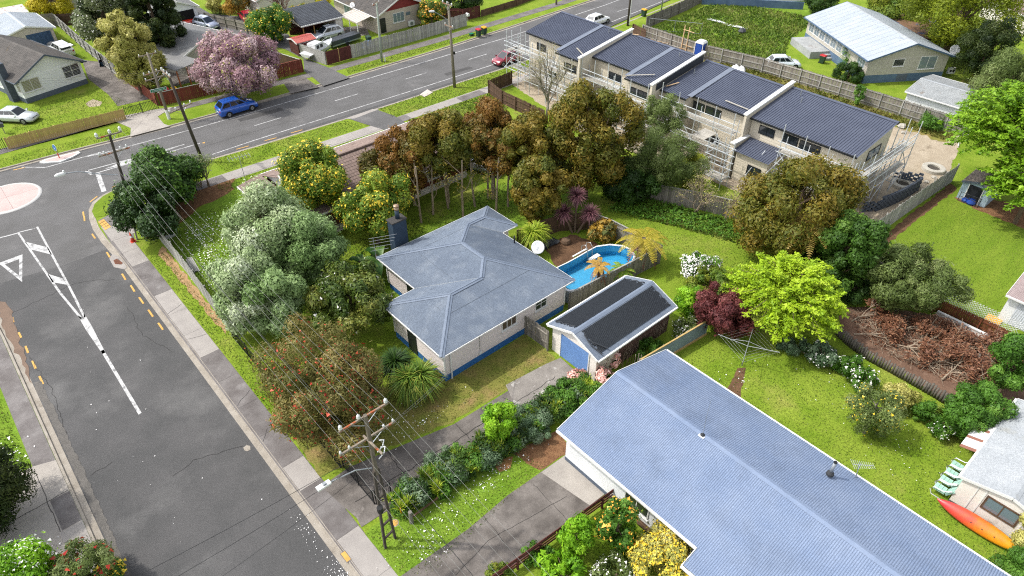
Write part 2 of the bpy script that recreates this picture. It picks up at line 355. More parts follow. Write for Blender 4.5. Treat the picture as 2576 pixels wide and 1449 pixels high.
# ------------------------------------------------------------------ setting: ground, roads, raised blocks
def struct(name, mb, mat, smooth=False):
    o = mb.build(name, mat, None, smooth=smooth); o['kind'] = 'structure'; return o
def offs(path, d):
    """polyline moved d to its right"""
    out = []
    for i, p in enumerate(path):
        a = path[max(i - 1, 0)]; b = path[min(i + 1, len(path) - 1)]
        dx, dy = b[0] - a[0], b[1] - a[1]; l = math.hypot(dx, dy); out.append((p[0] + dy / l * d, p[1] - dx / l * d))
    return out
def ribbon(mb, path, d0, d1, z0, z1=None, t=0):
    A, B = offs(path, d0), offs(path, d1)
    for i in range(len(path) - 1):
        q = [(A[i][0], A[i][1], z0), (A[i + 1][0], A[i + 1][1], z0), (B[i + 1][0], B[i + 1][1], z1 if z1 is not None else z0), (B[i][0], B[i][1], z1 if z1 is not None else z0)]
        if t: mb.slab(q[::-1] if d1 > d0 else q, t)
        else: mb.add(q, [(3, 2, 1, 0) if d1 > d0 else (0, 1, 2, 3)])
    return mb
def dense(path, step=1.5):
    out = [path[0]]
    for a, b in zip(path, path[1:]):
        n = max(1, int(math.dist(a, b) / step)); out += [(a[0] + (b[0] - a[0]) * i / n, a[1] + (b[1] - a[1]) * i / n) for i in range(1, n + 1)]
    return out
RD = -.12
struct('ground', MB().add([(-1500, -1500, -.2), (1500, -1500, -.2), (1500, 1500, -.2), (-1500, 1500, -.2)], [(0, 1, 2, 3)]), lawn_m)
KA = [(5.55, -30), (5.55, 10), (5.55, 40), (5.5, 54), (5.3, 58), (5.35, 60.5), (5.6, 62.5), (6.05, 64.2), (6.7, 65.3), (7.8, 66.05), (9.6, 66.5), (14, 66.4), (18.5, 66.15), (23, 65.75), (33, 65.35), (45, 65.1), (55, 64.9), (66, 65.2), (78, 66.1), (96, 67.6), (160, 75), (300, 100)]
KB = [(-140, 92), (-40, 80.5), (1.7, 77.2), (8.2, 76.75), (17.6, 75.8), (27, 75.35), (39, 75.0), (53, 75.1), (66, 75.6), (85.4, 76.7), (160, 85), (300, 110)]
KC = [(-3.1, -30), (-3.1, 20), (-3.1, 50), (-3.2, 54), (-3.7, 57.5), (-5, 60.4), (-7.5, 62.6), (-12, 64), (-40, 67), (-140, 78)]
road = [(-140, 95), (-140, 70), (-40, 66), (-6, 66), (-4, 60), (-4, -30), (6.4, -30), (6.4, 60), (8, 65), (60, 64), (300, 98), (300, 112), (160, 87), (66, 77), (-40, 83)]
struct('road', MB().prism(road, -.19, RD), asphalt)
struct('road_resurfacing', MB().prism([P2(0, 1, 0, 1330), P2(0, 1, 600, 1160), P2(0, 1, 1010, 1010), (5.4, 60), (5.6, 62.5), (7, 65.6), (20, 66.3), (60, 65.3), (160, 76), (160, 84), (60, 75.1), (10, 76.3), (-40, 80), (-40, 67), (-6, 63), (-3.4, 57)], -.15, RD + .004), asphalt2)
for nm, path, sgn in (('near', KA, 1), ('far', KB, -1), ('left', KC, -1)):
    mb = ribbon(MB(), path, 0, .32 * sgn, RD + .012, RD + .006)
    struct('channel', mb, kerb_m)
    mb = MB(); A, B, C_ = offs(path, .32 * sgn), offs(path, .36 * sgn), offs(path, .5 * sgn)
    for i in range(len(path) - 1):
        for X, Y, za, zb in ((A, B, RD, .0), (B, C_, .0, .008)):
            q = [(X[i][0], X[i][1], za), (X[i + 1][0], X[i + 1][1], za), (Y[i + 1][0], Y[i + 1][1], zb), (Y[i][0], Y[i][1], zb)]
            mb.add(q, [(3, 2, 1, 0) if sgn > 0 else (0, 1, 2, 3)])
    struct('kerb', mb, kerb_m)
struct('verge', MB().prism(offs(KA, .5) + [(300, -60), (5.55, -60)], -.19, 0), lawn_m)
struct('verge', MB().prism(offs(KB, -.5) + [(300, 420), (-140, 420)], -.19, 0), lawn_m)
struct('verge', MB().prism(offs(KC, -.5) + [(-140, -30)], -.19, 0), lawn_b)
def sheet(name, pts, z, mat):
    return struct(name, MB().prism([p[:2] for p in pts], z - .01, z), mat)
def rough_sheet(name, pts, z, mat, amp=.16, step=.5):
    """a sheet whose outline wanders, as worn ground does"""
    out = []
    for a, b in zip(pts, pts[1:] + pts[:1]):
        n = max(1, int(math.dist(a[:2], b[:2]) / step))
        for i in range(n):
            f = i / n; out.append((a[0] + (b[0] - a[0]) * f + random.uniform(-amp, amp), a[1] + (b[1] - a[1]) * f + random.uniform(-amp, amp)))
    return sheet(name, out, z, mat)
# markings
def paint(pts, mat=white_paint): return struct('road_marking', MB().add([(p[0], p[1], RD + .009) for p in pts], [tuple(range(len(pts)))]), mat)
def stripe(p, q, wd, mat=white_paint):
    dx, dy = q[0] - p[0], q[1] - p[1]; l = math.hypot(dx, dy); nx, ny = -dy / l * wd / 2, dx / l * wd / 2
    paint([(p[0] - nx, p[1] - ny), (q[0] - nx, q[1] - ny), (q[0] + nx, q[1] + ny), (p[0] + nx, p[1] + ny)], mat)
def strip_path(path, wd):
    mb = MB(); ribbon(mb, path, -wd / 2, wd / 2, RD + .009); struct('road_marking', mb, white_paint)
far_line = [(8.5, 75.0), (10.2, 74.6), (18, 74.0), (26.4, 73.65), (45, 73.3), (64, 73.1), (85, 74), (120, 77.5)]
near_line = [(18.6, 66.95), (23, 67.05), (33, 66.9), (42.5, 66.7), (55, 66.6), (66, 66.9), (80, 67.9), (120, 72)]
strip_path(far_line, .13); strip_path(near_line, .13)
for i in range(-1, 9):
    a = 24.7 + 9.9 * i; dn = 0 if a < 60 else (a - 60) ** 2 * .0012
    if i >= 0: stripe((a, 70.3 - i * .07 + dn), (a + 3.1, 70.25 - i * .07 + dn), .12)
stripe((1.3, 36.7), (1.3, 44.3), .2)
paint([(1.2, 43.9), (1.4, 43.9), (1.52, 47.4), (1.52, 49.4), (1.33, 48.6), (1.1, 49.4), (1.08, 47.2)])
stripe((1.2, 48.8), (.86, 53), .16); stripe((.86, 53), (.42, 64.2), .16); stripe((1.42, 48.8), (1.58, 53), .16); stripe((1.58, 53), (1.86, 64.2), .16)
for q in ([(230, 935), (450, 990), (490, 1060), (290, 1010)], [(445, 1240), (590, 1285), (630, 1345), (490, 1320)]): paint([P2(0, 1, *p) for p in q][::-1])
stripe(P2(0, 1, 160, 850), P2(0, 1, 330, 808), .14); stripe(P2(0, 1, 160, 855), P2(0, 1, -200, 950), .16)
tri = [P2(0, 1, 208, 1055), P2(0, 1, 205, 1320), P2(0, 1, -20, 1140)]; cx = sum(p[0] for p in tri) / 3; cy = sum(p[1] for p in tri) / 3
inn = [(cx + (p[0] - cx) * .6, cy + (p[1] - cy) * .6) for p in tri]
for i in range(3): j = (i + 1) % 3; paint([tri[i], tri[j], inn[j], inn[i]])
stripe(P2(0, 1, 810, 265), P2(0, 1, 1750, 12), .14); stripe(P2(0, 1, 870, 295), P2(0, 1, 1900, 0), .14); stripe(P2(0, 1, 815, 262), P2(0, 1, 872, 296), .3)
paint([P2(0, 1, 990, 245), P2(0, 1, 1160, 175), P2(0, 1, 1700, 30), P2(0, 1, 1180, 205)])
stripe(P2(0, 1, 925, 285), P2(0, 1, 985, 460), .42)
stripe(P2(0, 1, 430, 230), P2(0, 1, 960, 85), .13); stripe(P2(0, 1, 200, 228), P2(0, 1, 430, 230), .12)
paint([P2(0, 0, 1915, 1350), P2(0, 0, 1950, 1340), P2(0, 0, 1940, 1355)], yellow_paint)
for x0, y0, x1, y1 in ((786, 650, 790, 690), (795, 690, 800, 740), (870, 860, 900, 905), (1010, 1035, 1040, 1085), (1155, 1240, 1190, 1298), (1238, 1350, 1275, 1410), (850, 560, 920, 505), (120, 255, 235, 230), (1060, 420, 1140, 388)):
    stripe(P2(0, 1, x0, y0), P2(0, 1, x1, y1), .13, yellow_paint)
for x0, y0, x1, y1 in ((1318, 112, 1360, 172), (1405, 230, 1450, 296), (1500, 355, 1545, 420), (170, 445, 195, 495), (235, 575, 260, 640), (300, 715, 332, 790), (367, 862, 402, 938), (110, 305, 122, 350)):
    stripe(P2(0, 2, x0, y0), P2(0, 2, x1, y1), .13, yellow_paint)
for x0, y0, x1, y1 in ((350, 1255, 460, 1225), (98, 1330, 212, 1300)): stripe(P2(1, 0, x0, y0), P2(1, 0, x1, y1), .13, yellow_paint)
stripe(P2(0, 0, 2245, 1410), P2(0, 0, 2365, 1378), .13, yellow_paint)
struct('road_patch', MB().prism([P2(0, 3, 2310, 215), P2(0, 3, 2340, 190), P2(0, 3, 2375, 200), P2(0, 3, 2378, 235), P2(0, 3, 2345, 250), P2(0, 3, 2318, 240)], RD, RD + .006), kerb_m)
# roundabout and refuge island
th_ = [2 * PI * i / 40 for i in range(40)]
isl = thing('roundabout_island', 'low pink concrete roundabout island with white painted rim', 'traffic island', (1, 71.15, RD))
MB().lathe([(2.86, 0), (2.84, .04), (2.6, .1), (2.58, .1)], n=40, cap=False).build('painted_rim', M('rim_white', '#e6e4e0', rough=.7), isl, smooth=True)
for q in range(4):
    mb = MB(); n = 10; vs = [(.006 * math.copysign(1, math.cos((q + .5) * PI / 2)), .006 * math.copysign(1, math.sin((q + .5) * PI / 2)), .16)]
    for i in range(n + 1):
        a = (q + i / n) * PI / 2; da = .004 * (1 if i == 0 else -1 if i == n else 0); vs.append((2.59 * math.cos(a + da), 2.59 * math.sin(a + da), .1))
    mb.add(vs, [(0, i, i + 1) for i in range(1, n + 1)]); mb.build('slab', pink_conc, isl)
ri = thing('refuge_island', 'small pink concrete traffic island with white kerb by the far verge', 'traffic island', (*P2(0, 1, 560, 150), RD))
rp = [P2(0, 1, *p) for p in ((372, 190), (430, 165), (745, 88), (765, 98), (690, 140), (580, 185), (420, 197))]
ci = (sum(p[0] for p in rp) / 7, sum(p[1] for p in rp) / 7)
MB().prism(rp, RD, .02).build('kerb_edge', white_trim, ri, True)
MB().prism([(ci[0] + (p[0] - ci[0]) * .84, ci[1] + (p[1] - ci[1]) * .78) for p in rp], 0, .026).build('slab', pink_conc, ri, True)
# footpaths: slab by slab
fp = struct('footpath', MB().prism([(6.06, -20), (7.42, -20), (7.4, 56), (8.4, 60), (8.9, 62.6), (6.1, 61.5), (5.85, 58)], -.02, .006), path_dark)
def slabs(parent, a0, a1, n0, n1, mat, ln=1.55, z=.02):
    n = max(1, round((n1 - n0) / ln)); s_ = (n1 - n0) / n
    for i in range(n): MB().box(a0, n0 + i * s_ + .008, -.01, a1, n0 + (i + 1) * s_ - .008, z + random.uniform(-.002, .002)).build('paving_slab', mat, parent)
for n0, n1, mt in ((2, 20.8, path_light), (20.8, 24.8, path_dark), (24.8, 26.9, path_light), (26.9, 38.9, path_dark), (38.9, 47.7, path_light), (47.7, 52.6, path_dark), (52.6, 57.4, path_light)):
    slabs(fp, 6.08, 7.38, n0, n1, mt, 2.9 if mt is path_light else 3.4)
for poly in ([(6.0, 57.42), (7.4, 57.42), (7.62, 59.1), (5.98, 60.3)], [(7.44, 57.42), (8.0, 57.42), (8.3, 59.9), (8.7, 62.2), (7.9, 61.2), (7.64, 59.1)]):
    MB().prism(poly, -.01, .02).build('paving_slab', path_light, fp)
struct('verge_patch', MB().prism([P2(0, 1, 900, 715), P2(0, 1, 875, 660), P2(0, 1, 900, 590), P2(0, 1, 980, 515), P2(0, 1, 1150, 425), P2(0, 1, 1300, 390), P2(0, 1, 1130, 560), P2(0, 1, 1090, 640), P2(0, 1, 1060, 690), P2(0, 1, 980, 705)], 0, .03), lawn_mow)
def tactile(pts, nu, nv):
    t = thing('tactile_paving', None, None); q = [Vector(P(0, 1, *p, .024)) for p in pts]; t.location = q[0]
    for i in range(nu):
        for j in range(nv):
            c = [q[0].lerp(q[1], a).lerp(q[3].lerp(q[2], a), b) for a, b in ((i / nu + .02, j / nv + .02), ((i + 1) / nu - .02, j / nv + .02), ((i + 1) / nu - .02, (j + 1) / nv - .02), (i / nu + .02, (j + 1) / nv - .02))]
            MB().prism([v[:2] for v in c], .01, .034).build('paver', yellow_paint, t, True)
    return t
tag(tactile([(930, 757), (985, 728), (1060, 805), (1000, 838)], 2, 4), 'larger square of yellow tactile pavers beside the kerb ramp', 'tactile paving')
tag(tactile([(1100, 725), (1185, 692), (1200, 718), (1112, 748)], 4, 2), 'narrow strip of yellow tactile pavers running up to the hedge', 'tactile paving')
sump = thing('stormwater_drain', 'concrete stormwater drain with a rusty broken grate in the gutter', 'drain', P(0, 1, 1110, 1110, 0))
MB().prism([P2(0, 1, *p) for p in ((1035, 1100), (1065, 1055), (1130, 1080), (1205, 1180), (1180, 1200), (1080, 1180))], RD - .02, RD + .03).build('apron', path_light, sump, True)
MB().prism([P2(0, 1, *p) for p in ((1075, 1115), (1110, 1100), (1165, 1140), (1150, 1155), (1090, 1150))], RD, RD + .045).build('grate', M('rust', '#6b4636', '#83543f', scale=6, fine=.3, rough=1), sump, True)
# near footpath of the main road, drives across the verges
fp2 = struct('footpath', MB().prism([(13, 60.6), (36, 59.9), (37.5, 60.2), (60, 60.0), (60, 61.4), (36, 61.6), (13, 62.3)], -.02, .005), path_light)
for i in range(13):
    a = 14 + i * 3.5
    if a < 58: MB().prism([(a, 60.7 - (a - 14) * .022), (a + 3.48, 60.7 - (a - 10.5) * .022), (a + 3.48, 62.1 - (a - 10.5) * .025), (a, 62.1 - (a - 14) * .025)], 0, .02 + random.uniform(0, .003)).build('paving_slab', path_light if i % 3 else path_dark, fp2)
sheet('driveway', [P2(1, 0, 900, 1130), P2(1, 0, 1170, 1045), P2(1, 0, 1330, 1100), P2(1, 0, 1460, 1180), P2(1, 0, 1250, 1240), P2(1, 0, 1020, 1170)], .03, asphalt2)
sheet('driveway_apron', [P2(1, 0, 850, 1135), P2(1, 0, 1130, 1040), P2(1, 0, 1190, 1042), P2(1, 0, 960, 1130)], .036, path_light)
fp3 = struct('footpath', MB().prism([P2(0, 0, 0, 1420), P2(0, 0, 640, 1240), P2(0, 0, 1180, 1130), (20, 79.3), (30.8, 78.6), (39, 77.9), (55, 77.6), (80, 78.2), (120, 81.5), (120, 83.5), (80, 79.8), (55, 79.2), (39, 79.4), (30, 80), (20, 80.6), P2(0, 0, 1240, 1110), P2(0, 0, 700, 1270), P2(0, 0, 0, 1470)], -.02, .02), path_dark)
sheet('driveway', [P2(0, 0, 1040, 1130), P2(0, 0, 1490, 1040), P2(0, 0, 1640, 1020), P2(0, 0, 1500, 1110), P2(0, 0, 1560, 1180), P2(0, 0, 1620, 1200), P2(0, 0, 1240, 1300), P2(0, 0, 1245, 1220)], .03, drive_l)
sheet('driveway', [P2(1, 0, 280, 790), P2(1, 0, 490, 740), P2(1, 0, 620, 830), P2(1, 0, 350, 890)], .03, drive_m)
sheet('driveway', [P2(1, 0, 480, 680), P2(1, 0, 470, 560), P2(1, 0, 300, 470), P2(1, 0, -60, 380), P2(1, 0, -60, 200), P2(1, 0, 330, 330), P2(1, 0, 420, 530), P2(1, 0, 700, 640), P2(1, 0, 910, 740), P2(1, 0, 660, 820), P2(1, 0, 560, 735)], .026, asphalt2)
sheet('driveway', [P2(0, 0, 780, 570), P2(0, 0, 960, 590), P2(0, 0, 1150, 740), P2(0, 0, 1430, 940), P2(0, 0, 1120, 1010), P2(0, 0, 1030, 900), P2(0, 0, 840, 750)], .014, drive_m)
sheet('driveway', [P2(0, 0, 1600, 640), P2(0, 0, 1900, 560), P2(0, 0, 1910, 760), P2(0, 0, 1630, 830)], .014, drive_m)
sheet('driveway', [P2(0, 0, 1560, 300), P2(0, 0, 2100, 280), P2(0, 0, 2439, 380), P2(0, 0, 2439, 170), P2(0, 0, 2000, 130), P2(0, 0, 1900, 70), P2(0, 0, 1700, 60)], .012, asphalt2)
sheet('driveway', [P2(1, 0, 560, 400), P2(1, 0, 1100, 330), P2(1, 0, 1060, 240), P2(1, 0, 460, 300)], .012, drive_m)
# left block
fp4 = struct('footpath', MB().prism([(-3.62, -20), (-3.62, 52), (-4.2, 57), (-5.5, 56), (-4.75, 50), (-4.75, -20)], -.02, .02), path_dark)
sheet('driveway', [(-3.61, 28.6), (-3.61, 36.2), (-4.75, 36.6), (-14, 36.6), (-14, 31), (-7, 31)], .03, drive_l)
for a0, a1, n0, n1, mt in ((-4.6, -3.62, 31.0, 33.4, path_dark), (-4.75, -3.62, 28.6, 30.9, path_light), (-4.75, -3.62, 24.5, 28.5, path_light)):
    MB().box(a0, n0, .0, a1, n1, .038).build('paving_slab', mt, fp4)
rough_sheet('gutter_silt', [(-3.05, 44), (-2.75, 49), (-2.45, 53.5), (-3.1, 56.5), (-3.3, 50)], RD + .016, M('silt', '#8a7464', '#7d6a5c', scale=1.2, fine=.2, rough=1), .15)
# private grounds in the near block
sheet('driveway', [P2(1, 3, 640, 600), P2(1, 3, 980, 900), (7.45, 20.6), (24.2, 19.9), (24.2, 22.6), (15.5, 22.9), (9, 24.4)], .022, drive_m)
sheet('driveway', [P2(2, 2, -20, 960), P2(2, 2, 360, 760), P2(2, 2, 500, 700), P2(2, 2, 730, 900), P2(2, 2, 480, 1020), P2(2, 2, 100, 1220)], .028, M('drive_weathered', '#8f8983', '#a49e97', scale=.8, fine=.14, fscale=14, rough=.95, c3='#c9c5bf', c3scale=1.1, c3lo=.58, c3hi=.64))
nd = struct('driveway', MB().prism([P2(1, 3, 1400, 1449), P2(1, 3, 2040, 1000), P2(2, 3, 0, 385), P2(2, 3, 350, 140), P2(2, 3, 590, 325), P2(2, 3, 0, 790), P2(2, 3, -330, 1010), P2(1, 3, 1250, 1700)], .005, .018), drive_m)
sheet('driveway', [P2(2, 3, 180, 262), P2(2, 3, 350, 140), P2(2, 3, 590, 325), P2(2, 3, 440, 440)], .024, drive_l)
rough_sheet('gravel_strip', [P2(2, 3, 25, 155), P2(2, 3, 260, 40), P2(2, 3, 350, 130), P2(2, 3, 170, 260)], .012, mulch, .1)
rough_sheet('soil_bed', [P2(1, 2, 1430, 990), P2(1, 2, 1690, 760), P2(1, 2, 1830, 885), P2(1, 2, 1530, 1030)], .012, earth, .1)
rough_sheet('front_lawn', [(7.45, 24.9), (9, 24.6), (15.5, 23.1), (24.2, 22.8), (24.2, 25.9), (17.6, 26.2), (8.6, 31.5), (7.45, 28)], .008, lawn_dry, .12)
rough_sheet('front_lawn', [(7.45, 17), (7.45, 20.2), (10.5, 20.4), (17, 19.3), (17.6, 16.9), (8.5, 15.9)], .01, lawn_b, .1)
rough_sheet('mulch_bed', [P2(0, 1, 1380, 910), P2(0, 1, 1640, 700), P2(0, 1, 1740, 460), P2(0, 1, 1950, 430), P2(0, 1, 2240, 340), P2(0, 1, 2200, 470), P2(0, 1, 1900, 620), P2(0, 1, 1540, 900)], .012, mulch)
rough_sheet('corner_lawn', [(9.4, 40), (9.3, 53.5), P2(0, 1, 1560, 900), P2(0, 1, 1920, 620), P2(0, 1, 2260, 380), (16, 53), (20, 44), (14, 38)], .008, lawn_b)
rough_sheet('straw_strip', [(8.3, 53), (8.95, 53.8), (8.75, 41), (8.35, 40), (8.25, 46)], .012, straw, .12)
rough_sheet('worn_soil', [P2(2, 1, 340, 1000), P2(2, 1, 600, 870), P2(2, 1, 820, 940), P2(2, 1, 860, 990), P2(2, 1, 650, 1090), P2(2, 1, 460, 1190)], .012, earth)
rough_sheet('side_lawn', [(17.6, 33), (17.6, 40), (36, 43), (44, 40), (38.5, 33), (30, 38)], .006, lawn_b)
rough_sheet('rear_lawn', [(28, 16.2), (34, 19), (38.5, 24), (39, 33), (44, 36), (48, 24), (44, 17), (34, 15.6), (30, -10), (28, -10)], .008, lawn_m)
rough_sheet('mown_lawn', [(49.5, 14.9), (69, 14.6), (66, 12), (65, 4), (50, 4.4), (46, 7)], .008, lawn_mow)
rough_sheet('soil_edge', [(54, 14.9), (68.5, 14.8), (68.3, 14.0), (60, 14.1), (54, 14.1)], .014, earth, .12)
rough_sheet('soil_edge', [(65.5, 11), (66.1, 13.4), (69, 10), (67, 3), (65.2, 4)], .014, mulch, .2)
rough_sheet('debris_yard', [P2(3, 2, 720, 230), P2(3, 2, 1120, 220), P2(3, 2, 1700, 300), P2(3, 2, 2340, 580), (52, -10), (40, -10), P2(3, 2, 1830, 1150), P2(3, 2, 1200, 760), P2(3, 2, 760, 450)], .012, M('yard_soil', '#775d4e', '#8b6f5d', scale=1.1, fine=.22, fscale=12, rough=1, c3='#a08673', c3scale=.8, spec=.1))
rough_sheet('worn_path', [P2(2, 2, 2180, 800), P2(2, 2, 2260, 790), P2(2, 2, 2235, 950), P2(2, 2, 2200, 1100), P2(2, 2, 2080, 1020)], .014, earth, .05, .3)
rough_sheet('building_site', [(53.5, 62.5), (77, 64), (79.2, 44), (79.2, 18), (69.5, 15.4), (53, 15.6), (52, 30), (50, 45)], .01, clay)
rough_sheet('weedy_strip', [(76.2, 50), (79.2, 48), (79.3, 18.5), (76.6, 19), (77, 36)], .016, lawn_dry, .4)
rough_sheet('rough_field', [(80, 62), (118, 64), (108, 47), (92, 46), (86, 43), (80, 38)], .008, lawn_b)
sheet('patio', [P2(2, 3, 600, 400), P2(2, 3, 680, 380), P2(2, 3, 1000, 640), P2(2, 3, 960, 700), P2(2, 3, 820, 640)], .02, M('patio_concrete', '#c9c1b5', '#bab2a6', scale=.8, fine=.06, rough=.9))
rough_sheet('bare_patch', [P2(0, 0, 810, 990), P2(0, 0, 880, 945), P2(0, 0, 970, 965), P2(0, 0, 950, 1010), P2(0, 0, 850, 1015)], .01, clay, .1)
rough_sheet('bare_patch', [P2(1, 3, 2270, 400), P2(1, 3, 2370, 320), P2(1, 3, 2460, 310), P2(1, 3, 2439, 430), P2(1, 3, 2330, 460)], .014, M('orange_clay', '#a5764a', '#b98a5c', scale=1, fine=.2, rough=1), .06)

# cracks, tyre-worn strips and stains in the paving
crack_m = M('crack_tar', '#2e2d2c', '#3a3938', scale=3, rough=.95)
def crack(pts, z, wd=.03, j=.12, mat=None):
    p = dense(pts, .35); p = [(x + random.uniform(-j, j), y + random.uniform(-j, j)) for x, y in p]; mb = MB(); ribbon(mb, p, -wd / 2, wd / 2, z); struct('pavement_crack', mb, mat or crack_m)
for pts in ([(5.0, 30), (2.5, 31), (1.0, 30.6)], [(-2.4, 33.8), (-1.2, 34.1)], [(4.9, 41), (3.9, 44), (4.2, 48)], [(-2.6, 38), (-2.3, 43), (-2.7, 47)], [(4.6, 52), (2.2, 53.6), (-2.8, 52.8)], [(12, 68.5), (20, 69.2), (30, 68.6)], [(36, 72), (46, 71.6)]): crack(pts, RD + .0105, .022, .1)
for pts in ([(6.1, 33.2), (7.3, 33.9)], [(6.1, 41.3), (7.3, 41.0)], [(6.1, 29.4), (6.7, 30.2), (7.3, 30.0)], [(6.1, 45), (7.3, 45.4)]): crack(pts, .027, .02, .05)
for pts in ([(8, 22.2), (12, 21.9), (17, 21.8), (23, 21.6)], [(15.5, 20.6), (15.6, 22.8)], [(11, 21.0), (11.3, 24)], [(19.5, 20.4), (19.2, 22.6)]): crack(pts, .034, .035, .08)
for pts in ([(8.6, 15), (12, 15.5), (17, 14.7)], [(12.5, 13.7), (12.8, 17)], [(16, 13.3), (16.2, 16.5)]): crack(pts, .026, .02, .04)
for pts in ([(-3.7, 33.5), (-6, 33.4), (-10, 33.5)], [(-4.7, 36), (-4.72, 31)]): crack(pts, .041, .03, .04)
patch_m = M('asphalt_patch', '#4c4b4b', '#575655', scale=1, fine=.2, fscale=24, rough=.9); gravel_edge = M('gravel_edge', '#77736e', '#6b6864', scale=1.5, fine=.3, fscale=16, rough=1, c3='#6b6762', c3scale=1)
for q in ([(24, 72.2), (29, 71.8), (29, 72.8), (24, 73.1)], [(49, 67.6), (53, 67.4), (53, 68.2), (49, 68.4)]): rough_sheet('road_patch', q, RD + .007, patch_m, .05)
rough_sheet('gravel_edge', [(-3.05, 24), (-2.75, 24), (-2.6, 34), (-2.65, 44), (-3.05, 44)], RD + .013, gravel_edge, .06, .25)
# ------------------------------------------------------------------ building helpers
def corr(poly, sdir, pitch=.0762, amp=.009, kind='wave', lift=0.0):
    """profiled sheet filling a sloping polygon; sdir = horizontal direction along the eave"""
    p = [Vector(q) for q in poly]; s = Vector(sdir).normalized()
    n = (p[1] - p[0]).cross(p[2] - p[1])
    for i in range(len(p)):
        c = (p[(i + 1) % len(p)] - p[i]).cross(p[(i + 2) % len(p)] - p[(i + 1) % len(p)])
        if c.length > n.length: n = c
    n.normalize()
    if n.z < 0: n = -n
    t = n.cross(s).normalized()
    o = p[0]; q = [((v - o).dot(s), (v - o).dot(t)) for v in p]
    s0, s1 = min(a for a, b in q), max(a for a, b in q)
    if kind == 'wave':
        k = max(4, int((s1 - s0) / pitch * 4)); S = [s0 + (s1 - s0) * i / k for i in range(k + 1)]; Hh = [amp * math.sin(2 * PI * x / pitch) for x in S]
    else:
        S, Hh = [], []; x = s0
        while x < s1 - .01:
            for dx, h in ((0, 0), (.74, 0), (.79, amp), (.92, amp), (.97, 0)):
                if x + dx * pitch < s1: S.append(x + dx * pitch); Hh.append(h)
            x += pitch
        S.append(s1); Hh.append(0)
    V = []; rows = []
    for x, h in zip(S, Hh):
        xs = min(max(x, s0 + 1e-5), s1 - 1e-5); ts = []
        for (a, b), (c, d) in zip(q, q[1:] + q[:1]):
            if (a - xs) * (c - xs) <= 0 and abs(c - a) > 1e-9: ts.append(b + (d - b) * (xs - a) / (c - a))
        if len(ts) < 2: rows.append(None); continue
        rows.append((min(ts), max(ts)))
        for tt in rows[-1]: V.append(tuple(o + s * x + t * tt + n * (h + lift)))
    F = []; i = 0; last = None
    for r in rows:
        if r is None: last = None; continue
        if last is not None: F.append((last, i, i + 1, last + 1))
        last = i; i += 2
    mb = MB(); mb.add(V, F); return mb
def win(root, p0, d, nrm, s, z, w_, h_, cols=2, rows=1, fm=white_trim, gm=None, sill=True, fw=.07, name='window'):
    """window set on a wall: frame, panes, sill; p0 wall origin, d direction along it, nrm outward"""
    gm = gm or win_glass; d = Vector(d).normalized(); n = Vector(nrm).normalized(); o = Vector(p0) + d * s + Vector((0, 0, z))
    def bx(mb, a0, b0, a1, b1, t0, t1):
        c = [o + d * a + Vector((0, 0, b)) + n * t for t in (t0, t1) for a, b in ((a0, b0), (a1, b0), (a1, b1), (a0, b1))]
        mb.add(c, [(0, 1, 2, 3), (7, 6, 5, 4), (0, 4, 5, 1), (1, 5, 6, 2), (2, 6, 7, 3), (3, 7, 4, 0)]); return mb
    mb = MB(); t = .05
    bx(mb, -fw, -fw, 0, h_ + fw, -.01, t); bx(mb, w_, -fw, w_ + fw, h_ + fw, -.01, t); bx(mb, 0, h_, w_, h_ + fw, -.01, t); bx(mb, 0, -fw, w_, 0, -.01, t)
    for i in range(1, cols): bx(mb, w_ * i / cols - .025, 0, w_ * i / cols + .025, h_, -.01, t - .01)
    for j in range(1, rows): bx(mb, 0, h_ * j / rows - .02, w_, h_ * j / rows + .02, -.01, t - .015)
    f = mb.build(name, fm, root)
    for i in range(cols):
        for j in range(rows):
            bx(MB(), w_ * i / cols + .025, h_ * j / rows + .02, w_ * (i + 1) / cols - .025, h_ * (j + 1) / rows - .02, -.01, t - .028).build('pane', gm, f)
    if sill: bx(MB(), -fw - .05, -fw - .05, w_ + fw + .05, -fw + .002, 0, .12).build('sill', fm, f)
    return f
BOARD = {}
def board_mesh(mat, h):
    k = (mat.name, round(h, 3))
    if k not in BOARD:
        me = MB().add([(0, -.02, 0), (1, -.02, 0), (1, -.004, h), (0, -.004, h), (0, .01, 0), (1, .01, 0), (1, .01, h), (0, .01, h)],
                      [(0, 1, 2, 3), (5, 4, 7, 6), (0, 4, 5, 1), (3, 2, 6, 7), (1, 5, 6, 2), (4, 0, 3, 7)]).mesh('weatherboard'); me.materials.append(mat); BOARD[k] = me
    return BOARD[k]
def boards(root, p0, ang, L, z0, z1, mat, h=.15, joined=False):
    """lapped boards on a wall that starts at p0 and runs at angle ang; outward is to the right of that run"""
    n = max(1, round((z1 - z0) / h)); hh = (z1 - z0) / n
    if not joined:
        for i in range(n): put('weatherboard', board_mesh(mat, hh), None, root, (p0[0], p0[1], z0 + i * hh), (0, 0, ang), (L, 1, 1))
    else:
        mb = MB(); dx, dy = math.cos(ang), math.sin(ang)
        for i in range(n):
            z = z0 + i * hh; e = ((p0[0], p0[1]), (p0[0] + dx * L, p0[1] + dy * L)); nx, ny = dy, -dx
            vs = [(e[0][0] + nx * .024, e[0][1] + ny * .024, z), (e[1][0] + nx * .024, e[1][1] + ny * .024, z), (e[1][0] + nx * .003, e[1][1] + ny * .003, z + hh), (e[0][0] + nx * .003, e[0][1] + ny * .003, z + hh), (*e[0], z), (*e[1], z)]
            mb.add(vs, [(0, 1, 2, 3), (4, 5, 1, 0)])
        o = mb.build('weatherboards', mat, root); o['kind'] = 'stuff'
TILE = {}
